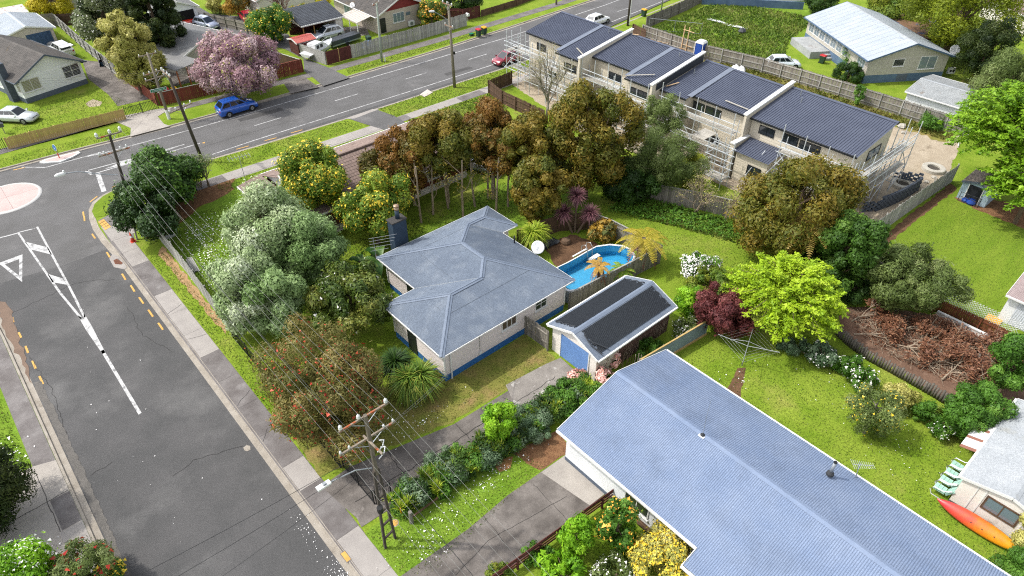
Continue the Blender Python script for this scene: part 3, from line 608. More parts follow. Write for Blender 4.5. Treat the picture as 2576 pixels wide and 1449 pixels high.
def tiles(root, o, s, t, S, Tn, mat, tw=.3, tl=.34, keep=None, limit=300, amp=.03):
    """concrete tiles on a slope from eave corner o along s (eave) and t (up slope); keep(i,j) picks those placed singly"""
    o, s, t = Vector(o), Vector(s).normalized(), Vector(t).normalized(); n = s.cross(t)
    if n.z < 0: n = -n
    nc, nr = int(S / tw), int(Tn / tl); key = (mat.name, tw, tl)
    prof = [(0, .01), (.2, .01), (.38, amp), (.62, amp), (.8, .01), (1, .012)]
    vs = [(x * tw, -.03, z + .022) for x, z in prof] + [(x * tw, tl, z) for x, z in prof] + [(x * tw, -.03, -.005) for x, z in prof]
    fs = [(i, i + 1, i + 7, i + 6) for i in range(5)] + [(i + 12, i + 13, i + 1, i) for i in range(5)]
    if key not in TILE:
        me = MB().add(vs, fs).mesh('tile'); me.materials.append(mat); TILE[key] = me
    R = Matrix((s, t, n)).transposed().to_4x4(); mb = MB(); cnt = 0
    for j in range(nr):
        for i in range(nc):
            c = o + s * (i * tw) + t * (j * tl)
            if keep and keep(i, j) and cnt < limit:
                ob = put('tile', TILE[key], None, root); ob.matrix_basis = Matrix.Translation(c) @ R; cnt += 1
            else: mb.add([tuple(c + s * v[0] + t * v[1] + n * v[2]) for v in vs], fs)
    if mb.v: q = mb.build('tiles', mat, root); q['kind'] = 'stuff'
    return cnt
def gable(name, label, cat, loc, rz, w_, l_, e, r, wall, roof, oe=.45, og=.3, z0=0.0, base=None, bh=.5, kind='corr', trim=white_trim, pitch=.0762, cap=None, wb=True, wh=.15, gutter=True, faces='all', group=None, amp=.009, roofname='roof'):
    """gabled building, ridge along local y; local origin at a wall corner, width w_ (x), length l_ (y)"""
    root = thing(name, label, cat, loc, rz, group); zf = z0 + (bh if base else 0)
    m = MB().box(0, 0, zf, w_, l_, e - .02)
    sl = (r - e) / (w_ / 2); m.build('wall', wall, root)
    for y, sg in ((0, 1), (l_, -1)):
        g = MB().prism([(0, 0), (1, 0)], 0, 0) if 0 else MB()
        a = [(0, y, e - .02), (w_, y, e - .02), (w_ / 2, y, r - .06)]; b = [(x, y + sg * .12, z) for x, _, z in a]
        g.add(a + b, [(0, 1, 2) if sg > 0 else (2, 1, 0), (5, 4, 3) if sg > 0 else (3, 4, 5), (0, 2, 5, 3), (1, 4, 5, 2), (0, 3, 4, 1)]); g.build('gable', wall, root)
    if base: MB().box(-.02, -.02, z0 - .05, w_ + .02, l_ + .02, zf).build('foundation', base, root)
    if wb:
        boards(root, (0, 0), 0, w_, zf, e - .02, wall, wh, True); boards(root, (w_, 0), PI / 2, l_, zf, e - .02, wall, wh, True)
        boards(root, (w_, l_), PI, w_, zf, e - .02, wall, wh, True); boards(root, (0, l_), -PI / 2, l_, zf, e - .02, wall, wh, True)
    ez = e - sl * oe
    L = [(-oe, -og, ez), (-oe, l_ + og, ez), (w_ / 2, l_ + og, r), (w_ / 2, -og, r)]; Rr = [(w_ + oe, -og, ez), (w_ + oe, l_ + og, ez), (w_ / 2, l_ + og, r), (w_ / 2, -og, r)]
    for q, sg in ((L, -1), (Rr, 1)):
        if kind == 'corr': corr(q, (0, 1, 0), pitch, amp, 'wave', .03).build(roofname, roof, root)
        elif kind == 'trap': corr(q, (0, 1, 0), pitch, amp, 'trap', .03).build(roofname, roof, root)
        elif kind == 'flat': MB().slab([(x, y, z + .05) for x, y, z in (q if sg > 0 else q[::-1])], .05).build(roofname, roof, root)
        elif kind == 'tile':
            MB().slab([(x, y, z + .0) for x, y, z in (q if sg > 0 else q[::-1])], .05).build(roofname, roof, root)
            tt = Vector((w_ / 2, 0, r)) - Vector((q[0][0], 0, ez)); tiles(root, (q[0][0], -og, ez + .01), (0, 1, 0), tt, l_ + 2 * og, tt.length, roof, limit=0)
    cp = cap or roof
    mb = MB()
    for sg in (-1, 1): mb.add([(w_ / 2, -og, r + .055), (w_ / 2, l_ + og, r + .055), (w_ / 2 + sg * .2, l_ + og, r + .05 - sl * .2), (w_ / 2 + sg * .2, -og, r + .05 - sl * .2)], [(0, 1, 2, 3) if sg < 0 else (3, 2, 1, 0)])
    mb.build('ridge_cap', cp, root)
    for y in (-og - .02, l_ + og + .02):
        for q, sg in ((L, -1), (Rr, 1)):
            MB().beam((q[0][0], y, ez - .03), (w_ / 2, y, r - .03), .03, .18).build('bargeboard', trim, root)
    if gutter:
        for x in (-oe - .06, w_ + oe + .06): MB().box(x - .06, -og, ez - .09, x + .06, l_ + og, ez + .02).build('gutter', trim, root)
    for q, sg in ((L, -1), (Rr, 1)):
        x0, x1 = sorted((q[0][0], 0 if sg < 0 else w_)); MB().box(x0, -og + .02, ez - .06, x1, l_ + og - .02, ez - .045).build('soffit', trim, root)
    return root
# ------------------------------------------------------------------ the hipped house in the middle
H1 = thing('bungalow', 'hipped blue grey iron roofed bungalow with pinkish boards and bright blue foundation', 'house', (17.3, 26.1, 0))
pz, ez = .36, 2.9
def hp(a, n, h): return (a - 17.3, n - 26.1, ez + h * pz)
E1, E2, E3, E4, E5, E6, E7, E8 = [hp(*q, 0) for q in ((16.8, 25.6), (28.6, 25.6), (28.6, 33.5), (30.2, 33.5), (30.2, 37.2), (19.5, 37.2), (19.5, 32.3), (16.8, 32.3))]
Cc, Dd, Bb, Aa, Kk, Ll = hp(20.15, 28.95, 3.35), hp(22.85, 28.95, 3.35), hp(24.05, 30.15, 4.55), hp(24.05, 32.65, 4.55), hp(26.75, 35.35, 1.85), hp(28.35, 35.35, 1.85)
X, Y = (1, 0, 0), (0, 1, 0)
for poly, sd in (([E1, E2, Bb, Dd, Cc], X), ([E8, E1, Cc], Y), ([E8, Cc, Dd, E7], X), ([E7, Dd, Bb, Aa, E6], Y), ([E6, Aa, Kk, Ll, E5], X), ([E4, E5, Ll], Y), ([E4, Ll, Kk, E3], X), ([E3, Kk, Aa, Bb, E2], Y)):
    corr(poly, sd, .0762, .009).build('roof', roof_house, H1)
def capline(root, p, q, mat=roof_cap, wd=.34, lift=.035):
    p, q = Vector(p), Vector(q); d = (q - p).normalized(); s = d.cross(Vector((0, 0, 1))).normalized(); u = Vector((0, 0, lift)); dn = Vector((0, 0, -.05))
    MB().add([p + u, q + u, q + s * wd / 2 + u + dn, p + s * wd / 2 + u + dn, q - s * wd / 2 + u + dn, p - s * wd / 2 + u + dn], [(3, 2, 1, 0), (0, 1, 4, 5)]).build('ridge_cap', mat, root)
    MB().tube([p + Vector((0, 0, lift)), q + Vector((0, 0, lift))], .035, 6).build('ridge_roll', mat, root)
for a, b in ((E1, Cc), (E8, Cc), (Cc, Dd), (Dd, Bb), (Bb, E2), (Bb, Aa), (Aa, E6), (Aa, Kk), (Kk, Ll), (Ll, E4), (Ll, E5)): capline(H1, a, b)
for a, b in ((E7, Dd), (E3, Kk)): capline(H1, a, b, galv, .3, -.01)
body = [(0.0, 0.0), (10.8, 0), (10.8, 7.9), (12.4, 7.9), (12.4, 10.6), (2.7, 10.6), (2.7, 5.7), (0, 5.7)]
MB().prism(body, .55, 2.84).build('wall', wb_pink, H1); MB().prism([(x + (.02 if x > 1 else -.02), y + (.02 if y > 1 else -.02)) for x, y in body], -.02, .55).build('foundation', blue_base, H1)
boards(H1, (0, 0), 0, 10.8, .55, 2.84, wb_pink); boards(H1, (10.8, 0), PI / 2, 7.9, .55, 2.84, wb_pink)
boards(H1, (0, 5.7), -PI / 2, 5.7, .55, 2.84, wb_pink); boards(H1, (2.7, 10.6), -PI / 2, 4.9, .55, 2.84, wb_pink); boards(H1, (2.7, 5.7), PI, 2.7, .55, 2.84, wb_pink)
for p in ((-.03, -.03), (10.83, -.03), (-.03, 5.73), (2.67, 10.63)): MB().box(p[0] - .05, p[1] - .05, .55, p[0] + .05, p[1] + .05, 2.84).build('corner_board', white_trim, H1)
lap_m = M('lap_shadow', '#747d89', rough=.6)  # colour for thin strips that paint the shadow line at the roof sheet laps
for a_, b_, hh in (((19.0, 27.8), (26.35, 27.8), 2.2), ((18.95, 28.6), (18.95, 29.3), 2.15), ((20.4, 30.95), (19.9, 30.95), 1.35), ((21.6, 30.6), (21.6, 35.0), 2.1), ((26.4, 27.9), (26.4, 35.4), 2.2), ((22.0, 35.0), (26.2, 35.0), 2.2)):
    p, q = hp(*a_, hh), hp(*b_, hh); MB().beam(Vector(p) + Vector((0, 0, .012)), Vector(q) + Vector((0, 0, .012)), .016, .01).build('lap_shadow_strip', lap_m, H1)
eav = [E1, E2, E3, E4, E5, E6, E7, E8]; cxy = (5.5, 5.0)
MB().prism([(p[0], p[1]) for p in eav], 2.80, 2.83).build('soffit', white_trim, H1)
for a, b in zip(eav, eav[1:] + eav[:1]):
    d = (Vector(b) - Vector(a)).normalized(); o_ = d.cross(Vector((0, 0, 1))) * .02 + Vector((0, 0, -.03))
    MB().beam(Vector(a) + o_ - d * .04 + Vector((0, 0, -.03)), Vector(b) + o_ + d * .04 + Vector((0, 0, -.03)), .06, .08).build('gutter', white_trim, H1)
win(H1, (0, 0, 0), X, (0, -1, 0), 4.9, 1.55, 1.25, .85, 3, 1, gm=glass('curtain_brown', '#5b4f45', .2)); win(H1, (0, 0, 0), X, (0, -1, 0), 8.0, 1.55, 1.0, .85, 2, 2)
MB().beam((.45, -.09, 2.75), (.45, -.09, -.0), .08, .08).build('downpipe', white_trim, H1)
MB().tube([(2.9, -.05, 2.75), (2.9, -.05, .85)], .018, 5).build('conduit', galv, H1); MB().box(2.8, -.13, .7, 2.98, -.03, .92).build('meter_box', white_pl, H1)
for x in (1.1, 4.1, 6.6): MB().box(x, -.05, .16, x + .4, -.015, .36).build('vent', M('vent%d' % (x * 10), '#3f7fc0', rough=.8), H1)
MB().box(-.06, 3.1, .1, -.02, 4.1, 2.5).build('door', dark_frame, H1); MB().box(2.62, 7.0, .5, 2.7, 8.0, 2.5).build('door', dark_frame, H1)
# chimney stack, flue pipe, roof fittings
ch = thing('chimney', 'dark blue painted chimney with round metal flue behind the bungalow roof', 'chimney', (21.9, 37.75, 0))
MB().box(-.6, -.36, 0, .6, .36, 4.9).build('stack', M('navy_plaster', '#2f4256', '#384c61', scale=1, rough=.8), ch); MB().box(-.66, -.42, 4.9, .66, .42, 5.0).build('coping', M('soot', '#4c4a48', rough=1), ch)
MB().lathe([(.17, 0), (.17, .75)], (.1, 0, 5.0), 14).build('flue', M('navy_metal', '#34475a', rough=.5), ch, smooth=True)
MB().lathe([(.2, 0), (.2, .16), (.12, .18), (.12, .26), (.22, .27), (.22, .36), (.02, .4)], (.1, 0, 5.75), 14).build('cowl', M('cowl_metal', '#a9825f', '#c5b49f', scale=6, rough=.5, metal=.4), ch, smooth=True)
def dish(label, loc, r, face, arm=.5):
    t = thing('satellite_dish', label, 'satellite dish', loc); f = Vector(face).normalized()
    q = f.to_track_quat('Z', 'Y').to_matrix().to_4x4()
    mb = MB().lathe([(0.001, -.16 * r), (r * .5, -.12 * r), (r * .85, -.03 * r), (r, .02 * r), (r, .05 * r), (r * .8, -.01 * r), (r * .45, -.09 * r), (.001, -.13 * r)], n=20, cap=False)
    o = mb.build('reflector', white_pl, t, smooth=True); o.matrix_basis = Matrix.Translation((0, 0, arm)) @ q
    MB().tube([(0, 0, 0), (0, 0, arm * .7), tuple(Vector((0, 0, arm)) - f * .1 * r)], .03, 6).build('mast', galv, t)
    MB().tube([Vector((0, 0, arm)) - Vector((0, 0, r * .8)), Vector((0, 0, arm)) + f * r * .8 - Vector((0, 0, r * .3))], .018, 5).build('feed_arm', galv, t)
    MB().box(-.05, -.05, -.04, .05, .05, .08).build('receiver', white_pl, t, loc=tuple(Vector((0, 0, arm)) + f * r * .8 - Vector((0, 0, r * .3))))
    return t
dish('large round white satellite dish on the bungalow eave above the pool', (28.75, 29.6, 3.0), .5, (-.9, -.55, .6))
vp = thing('vent_pipe', 'short dark vent pipe on the rear edge of the bungalow roof', 'vent pipe', (28.2, 31.6, 3.0)); MB().lathe([(.06, -.05), (.06, .75)], n=10).build('pipe', wire_d, vp, smooth=True); MB().lathe([(.09, -.03), (.07, .1)], n=10).build('flashing', roof_cap, vp)
# garage with pool heating mat
GA = gable('garage', 'cream single garage with blue roller door and black tubing mat on its roof', 'garage', (24.6, 23.65, 0), -PI / 2, 4.0, 7.5, 2.35, 3.1, cream_wall, roof_house, .3, .25, kind='corr', wb=False, cap=roof_cap)
d_ = MB(); n = 22
for i in range(n):
    z = .02 + i * 2.05 / n; d_.add([(.85, -.02, z), (3.35, -.02, z), (3.35, -.045, z + .05), (.85, -.045, z + .05), (.85, -.02, z + .093), (3.35, -.02, z + .093)], [(0, 1, 2, 3), (3, 2, 5, 4)])
d_.build('roller_door', blue_door, GA); MB().box(.78, -.06, 0, .85, 0, 2.15).build('door_frame', white_trim, GA); MB().box(3.35, -.06, 0, 3.42, 0, 2.15).build('door_frame', white_trim, GA)
MB().box(4.0, .0, 0, 4.03, 2.2, 1.9).build('cracked_panel', M('peeling_paint', '#d8cdbf', '#c4b5a4', scale=2, fine=.1, rough=.9, c3='#8a7060', c3scale=2.5, c3lo=.56, c3hi=.6), GA)
MB().box(4.0, 2.2, 0, 4.05, 7.45, 2.0).build('brick_side', M('vine_wall', '#5a4038', '#6b4c42', scale=4, fine=.2, rough=1), GA); vm = MB()
for i in range(70):
    y = random.uniform(2.3, 7.3); vm.tube([(4.07, y, 0), (4.08, y + random.uniform(-.15, .15), .7), (4.07, y + random.uniform(-.3, .3), random.uniform(1.2, 1.95))], [.012, .01, .005], 3, False)
o = vm.build('bare_vines', bark_pale, GA); o['kind'] = 'stuff'
hm = thing('pool_heating_mat', 'black ribbed solar tubing laid over both slopes of the garage roof', 'solar mat', (24.6, 23.65, 2.35), -PI / 2)
for sg, x0, x1, y0, y1 in ((1, 2.3, 4.05, .35, 7.3), (-1, 1.75, -.1, .3, 7.2)):
    for i in range(26):
        f0 = i / 26; mb = MB(); xa = x0 + (x1 - x0) * f0; za = .75 * (1 - abs(xa - 2) / 2) + .075
        e0 = y0 + random.uniform(-.12, .15); e1 = y1 + random.uniform(-.15, .1)
        mb.tube([(xa, e0, za), (xa, e1, za)], .03, 6); mb.build('tube', black_pl, hm)
    for y in (y0, y1):
        MB().tube([(x0 + (x1 - x0) * f, y + .06 * math.sin(20 * f), .75 * (1 - abs(x0 + (x1 - x0) * f - 2) / 2) + .12) for f in np.linspace(0, 1, 14)], .035, 6).build('manifold', black_pl, hm)
MB().tube([(3.0, .2, .5), (4.1, .9, .15)], .05, 6).build('pipe', black_pl, hm); MB().tube([(2.6, .25, .65), (3.4, .1, .35), (4.2, .25, .12)], .045, 6).build('pipe', black_pl, hm)
# long roofed house in the foreground
H2 = gable('long_house', 'long low house with pale blue corrugated roof and white gutters in the foreground', 'house', (18.75, -13.5, 0), 0, 8.6, 30.0, 2.95, 4.15, wb_white, roof_blue, .5, .3, base=slate_base, bh=.3, wb=False, cap=roof_blue, kind='corr', pitch=.11, amp=.016, gutter=False)
for y in (-13.5,):
    MB().box(-1.35, 0, .3, 0, 20.5, 2.38).build('wall', wb_white, H2); corr([(-1.55, -.3, 2.5176), (-1.55, 20.75, 2.5176), (-.5, 20.75, 2.8105), (-.5, -.3, 2.8105)], Y, .11, .016, 'wave', .03).build('roof', roof_blue, H2)
    MB().box(-1.7, -.3, 2.42, -1.58, 20.8, 2.53).build('gutter', white_trim, H2); MB().box(9.1, -.3, 2.72, 9.22, 30.3, 2.83).build('gutter', white_trim, H2); MB().box(-.62, 20.8, 2.72, -.5, 30.3, 2.83).build('gutter', white_trim, H2); MB().beam((-1.6, 20.8, 2.47), (-.5, 20.8, 2.77), .04, .12).build('bargeboard', white_trim, H2)
win(H2, (0, 30, 0), (0, -1, 0), (-1, 0, 0), 4.5, 1.0, 1.5, 1.1); win(H2, (0, 30, 0), (0, -1, 0), (-1, 0, 0), 7.5, 1.0, 1.2, 1.1)
ap = thing('flue_pipe', 'stubby metal flue with dark boot near the white gutter of the long roof', 'flue', (26.35, 5.1, 3.55))
MB().lathe([(.085, -.1), (.085, .85)], n=12).build('pipe', galv, ap, smooth=True); MB().lathe([(.2, -.12), (.19, 0), (.1, .1)], n=10).build('boot', M('lead_boot', '#3b3d40', rough=.8), ap); MB().lathe([(.1, .85), (.1, .9)], n=12).build('cap', black_m, ap)
rm = thing('radio_mast', 'thin whip aerial standing on the ridge of the long blue roof', 'aerial', (22.95, 10.7, 4.15)); MB().tube([(0, 0, 0), (0, .05, 1.4), (.1, .1, 2.6)], [.018, .012, .008], 5).build('whip', galv, rm); MB().lathe([(.13, 0), (.13, .05), (.06, .14)], n=10).build('foot', M('mast_foot', '#30343a', rough=.6), rm); MB().box(-.17, -.17, -.03, .17, .17, .02).build('base_plate', white_pl, rm)
# brown tiled house behind the trees
H3 = thing('brick_house', 'brown concrete tiled house with red brick walls behind the brown trees', 'house', (19, 46.1, 0))
MB().box(0, 0, 0, 16, 8.3, .7).build('foundation', cream_wall, H3); MB().box(.02, .02, .7, 15.98, 8.28, 2.65).build('wall', brick_red, H3)
mbk = MB()
for j in range(22):
    for i in range(38):
        x = 6.5 + i * .25 + (j % 2) * .125
        if x < 15.7: mbk.box(x + .006, -.012, .72 + j * .086, x + .236, .03, .72 + j * .086 + .074)
bk = mbk.build('bricks', M('brick_face', '#7c4235', '#96543f', scale=9, fine=.2, rough=.9), H3); bk['kind'] = 'stuff'
for y in (0, 8.3):
    pass
for x in (0, 15.9): MB().add([(x, 0, 2.65), (x, 8.3, 2.65), (x, 4.15, 4.3), (x + .1, 0, 2.65), (x + .1, 8.3, 2.65), (x + .1, 4.15, 4.3)], [(0, 1, 2), (5, 4, 3), (0, 2, 5, 3), (1, 4, 5, 2), (0, 3, 4, 1)]).build('gable', white_trim, H3)
rt = 4.4; ev = 2.62
tn = Vector((0, 4.65, rt - ev)); tf = Vector((0, -4.65, rt - ev))
MB().slab([(-.4, -.5, ev - .01), (16.6, -.5, ev - .01), (16.6, 4.15, rt - .01), (-.4, 4.15, rt - .01)], .06).build('roof', tile_brown, H3); MB().slab([(16.6, 8.8, ev - .01), (-.4, 8.8, ev - .01), (-.4, 4.15, rt - .01), (16.6, 4.15, rt - .01)], .06).build('roof', tile_brown, H3)
tiles(H3, (-.4, -.5, ev), X, tn, 17, tn.length, tile_brown, keep=lambda i, j: 12 < i < 40 and j > 2); tiles(H3, (16.6, 8.8, ev), (-1, 0, 0), tf, 17, tf.length, tile_brown, limit=0)
for i in range(42): MB().tube([(-.35 + i * .4, 4.15, rt + .04), (.03 + i * .4, 4.15, rt + .055)], [.11, .125], 7).build('ridge_tile', tile_brown, H3)
for i in range(24): MB().tube([(-.4, -.5 + i * .2, ev + i * .2 * (rt - ev) / 4.65 + .03), (-.4, -.29 + i * .2, ev + (i + 1) * .2 * (rt - ev) / 4.65 + .05)], .07, 6).build('barge_tile', white_trim, H3)
MB().box(-.4, 8.8, ev - .1, 16.6, 8.93, ev + .02).build('gutter', white_trim, H3); MB().box(-.4, -.63, ev - .1, 16.6, -.5, ev + .02).build('gutter', white_trim, H3)
MB().slab([(-2.5, -.2, 2.3), (-.3, -.2, 2.75), (-.3, 8.75, 2.75), (-2.5, 8.75, 2.3)], .08).build('roof', tile_brown, H3); tiles(H3, (-2.5, 8.75, 2.32), (0, -1, 0), (2.2, 0, .45), 8.9, 2.25, tile_brown, limit=0); MB().box(-2.6, -.2, 2.2, -2.5, 8.75, 2.33).build('gutter', white_trim, H3); MB().box(-2.2, .1, 0, 0, 8.3, 2.28).build('wall', brick_red, H3)
win(H3, (0, 0, 0), X, (0, -1, 0), 11.5, 1.35, 1.6, 1.1, 2, 1); win(H3, (0, 0, 0), X, (0, -1, 0), 8.2, 1.35, 1.4, 1.1, 2, 1); win(H3, (0, 0, 0), X, (0, -1, 0), 4.0, 1.35, 1.4, 1.1, 2, 1)
ta = thing('roof_antenna', 'tall thin television antenna on the left end of the brown tiled roof', 'antenna', (16.9, 53.6, 2.4)); MB().tube([(0, 0, 0), (0, 0, 3.2)], .025, 5).build('mast', galv, ta); MB().tube([(-.9, .2, 3.15), (.9, -.2, 3.15)], .018, 4).build('boom', galv, ta)
for i in range(7): x = -.85 + i * .28; MB().tube([(x - .08, -.45 - x * .2, 3.15), (x + .08, .45 - x * .2, 3.15)], .01, 4).build('element', galv, ta)
# ------------------------------------------------------------------ terrace of new townhouses
TH_ = thing('townhouse_terrace', 'half built terrace of cream townhouses with dark ribbed roofs stepping down', 'townhouses', (55, 40, 0))
def tw(a, n, z): return (a - 55, n - 40, z)
U = [  # n0, n1, high a, high z, pieces (n0, n1, eave a, eave z)
    (49.3, 59.5, 60.9, 7.0, ((49.3, 53.0, 53.3, 5.75), (53.0, 59.5, 55.0, 5.9))),
    (39.7, 49.1, 61.2, 7.0, ((39.7, 43.1, 53.5, 5.75), (43.1, 49.1, 55.1, 5.9))),
    (29.9, 39.4, 62.1, 6.5, ((29.9, 36.2, 55.7, 5.45), (36.2, 39.4, 54.7, 5.35))),
    (19.5, 29.6, 62.5, 6.5, ((19.5, 29.6, 55.7, 5.45),))]
for n0, n1, ha, hz, pcs in U:
    for m0, m1, ea, ez_ in pcs:
        g0 = .25 if m0 == 19.5 else 0; g1 = .25 if m1 == 59.5 else 0
        corr([tw(ea, m0 - g0, ez_), tw(ea, m1 + g1, ez_), tw(ha, m1 + g1, hz), tw(ha, m0 - g0, hz)], Y, .24, .05, 'trap', .05).build('roof', roof_dark, TH_)
        wa = ea + .4; wz = ez_ - .08
        k = (hz - ez_) / (ha - ea)
        MB().add([tw(wa, m0, 0), tw(wa, m1, 0), tw(ha - .15, m1, 0), tw(ha - .15, m0, 0), tw(wa, m0, ez_ + .4 * k - .05), tw(wa, m1, ez_ + .4 * k - .05), tw(ha - .15, m1, hz - .08), tw(ha - .15, m0, hz - .08)],
                 [(0, 4, 5, 1), (1, 5, 6, 2), (2, 6, 7, 3), (3, 7, 4, 0), (4, 7, 6, 5)]).build('wall', wb_cream, TH_)
        boards(TH_, tw(wa, m1, 0)[:2], -PI / 2, m1 - m0, .1, ez_ - .05, wb_cream, .26)
        MB().box(ea - 55 - .1, m0 - 40 - g0, ez_ - .1, ea - 55, m1 - 40 + g1, ez_ + .03).build('gutter', dark_frame, TH_)
        MB().add([tw(ha + .03, m0 - g0, hz + .1), tw(ha + .03, m1 + g1, hz + .1), tw(ha - .3, m1 + g1, hz + .06), tw(ha - .3, m0 - g0, hz + .06), tw(ha + .03, m0 - g0, hz - .2), tw(ha + .03, m1 + g1, hz - .2)], [(0, 1, 2, 3), (1, 0, 4, 5)]).build('ridge_flashing', roof_dark, TH_)
deck_m = M('deck_board', '#b9b4a8', '#c9c4b9', scale=2, fine=.1, rough=.9, rnd=.12)
strip_m = M('flashing_grey', '#7f8796', '#858d9c', rough=.4)
for (a0, n_, z0), (a1, z1) in (((53.6, 53.0, 5.83), (60.8, 7.0)), ((53.8, 43.1, 5.83), (61.1, 7.0)), ((55.2, 36.2, 5.45), (62.0, 6.5))):
    MB().add([tw(a0, n_ - .28, z0 + .1), tw(a0, n_ + .28, z0 + .1), tw(a1, n_ + .28, z1 + .1), tw(a1, n_ - .28, z1 + .1)], [(0, 3, 2, 1)]).build('flashing', strip_m, TH_)
for n_, a0, a1, z0, z1, m0 in ((49.2, 53.1, 61.5, 6.15, 7.4, wb_cream), (39.55, 53.4, 61.6, 6.1, 7.4, wb_cream), (29.75, 55.0, 62.6, 5.85, 6.95, wb_cream)):
    MB().add([tw(a0, n_ - .12, 0), tw(a1, n_ - .12, 0), tw(a1, n_ + .12, 0), tw(a0, n_ + .12, 0), tw(a0, n_ - .12, z0), tw(a1, n_ - .12, z1), tw(a1, n_ + .12, z1), tw(a0, n_ + .12, z0)], [(0, 1, 5, 4), (1, 2, 6, 5), (2, 3, 7, 6), (3, 0, 4, 7), (4, 5, 6, 7)]).build('fire_wall', m0, TH_)
    MB().add([tw(a0 - .06, n_ - .2, z0), tw(a1 + .06, n_ - .2, z1), tw(a1 + .06, n_ + .2, z1), tw(a0 - .06, n_ + .2, z0), tw(a0 - .06, n_ - .2, z0 + .13), tw(a1 + .06, n_ - .2, z1 + .13), tw(a1 + .06, n_ + .2, z1 + .13), tw(a0 - .06, n_ + .2, z0 + .13)], [(3, 2, 1, 0), (0, 1, 5, 4), (1, 2, 6, 5), (2, 3, 7, 6), (3, 0, 4, 7), (4, 5, 6, 7)]).build('parapet_cap', white_trim, TH_)
MB().add([tw(54.0, 39.4, 5.4), tw(61.5, 39.4, 6.5), tw(61.5, 39.4, 7.38), tw(54.0, 39.4, 6.1)], [(0, 1, 2, 3)]).build('black_wrap', black_pl, TH_)
def thw(a, nc, z, w_, h_, cols=2): win(TH_, tw(a, nc, 0), (0, -1, 0), (-1, 0, 0), -w_ / 2, z, w_, h_, cols, 1, dark_frame, win_glass, False, .05)
for a, nc, z, w_ in ((53.68, 51.0, 4.15, 1.8), (55.38, 57.4, 4.3, 1.4), (55.48, 46.0, 4.1, 1.7), (53.88, 41.4, 4.2, 2.0), (55.08, 38.2, 3.9, 1.6), (56.08, 35.6, 4.1, 1.4), (56.08, 33.8, 4.1, 1.7), (56.08, 27.9, 4.2, 1.5), (56.08, 25.5, 4.3, 1.4), (56.08, 23.6, 4.25, 1.9), (55.38, 55.2, 1.2, 1.5), (53.88, 41.6, 1.2, 1.8), (55.48, 46.5, 1.1, 1.6), (56.08, 33.5, 1.0, 1.8), (56.08, 22.4, 1.0, 1.6)): thw(a, nc, z, w_, .72 if z > 3 else 1.1)
boards(TH_, tw(56.1, 19.5, 0)[:2], 0, 6.2, .1, 5.4, wb_cream, .26)
win(TH_, tw(56.1, 19.48, 0), X, (0, -1, 0), 2.4, 4.1, 2.2, .85, 2, 1, dark_frame, grey_glass, False, .06)
# lean-to of the end unit
MB().box(-1.3, -14.2, 0, 1, -10.9, 3.0).build('wall', wb_cream, TH_); boards(TH_, tw(53.68, 29.1, 0)[:2], -PI / 2, 3.3, .1, 3.0, wb_cream, .26); boards(TH_, tw(53.7, 25.8, 0)[:2], 0, 2.3, .1, 3.0, wb_cream, .26)
corr([tw(53.3, 25.6, 3.02), tw(53.3, 29.3, 3.02), tw(56.0, 29.3, 3.45), tw(56.0, 25.6, 3.45)], Y, .24, .05, 'trap', .05).build('roof', roof_dark, TH_); thw(53.64, 27.0, 1.2, 1.3, .9, 1)
MB().box(-1.6, -10.65, 0, .9, -10.3, 3.6).build('fire_wall', wb_cream, TH_); MB().box(-1.68, -10.72, 3.6, .9, -10.23, 3.72).build('parapet_cap', white_trim, TH_)
for a, n_, z in ((59.9, 51.2, 6.83), (60.0, 41.4, 6.8), (59.0, 38.6, 6.1), (61.5, 28.2, 6.4), (60.5, 27.5, 6.2)): MB().tube([tw(a, n_, z), tw(a, n_, z + .5)], .05, 8).build('vent_pipe', galv, TH_)
for (a0, n0, a1, n1, z0, z1) in ((53.6, 42.9, 55.4, 40.8, 5.95, 6.2), (55.2, 51.6, 54.4, 49.8, 6.05, 5.95), (56.5, 33.0, 56.4, 30.4, 5.68, 5.66), (60.9, 48.6, 61.1, 47.9, 7.05, 7.07), (55.2, 39.1, 56.6, 38.6, 5.55, 5.7)):
    pb = thing('loose_board', None, None); tag(pb, {55.4: 'long pale offcut on the street end unit roof', 53.6: 'white board near the eave of the second unit roof', 55.9: 'short white board mid slope on the second unit roof', 55.2: 'white board at the scaffold edge of the first unit', 56.5: 'long white strip along the eave of the third unit', 60.9: 'small pine offcut by the top of the first parapet'}.get(a0, '') if n0 != 39.1 else 'pine plank at the foot of the black wrapped parapet', 'board')
    pb.location = (a0, n0, z0); MB().beam((0, 0, .12), (a1 - a0, n1 - n0, z1 - z0 + .12), .13, .05).build('plank', timber_pine if n0 in (48.6, 39.1) else deck_m, pb)
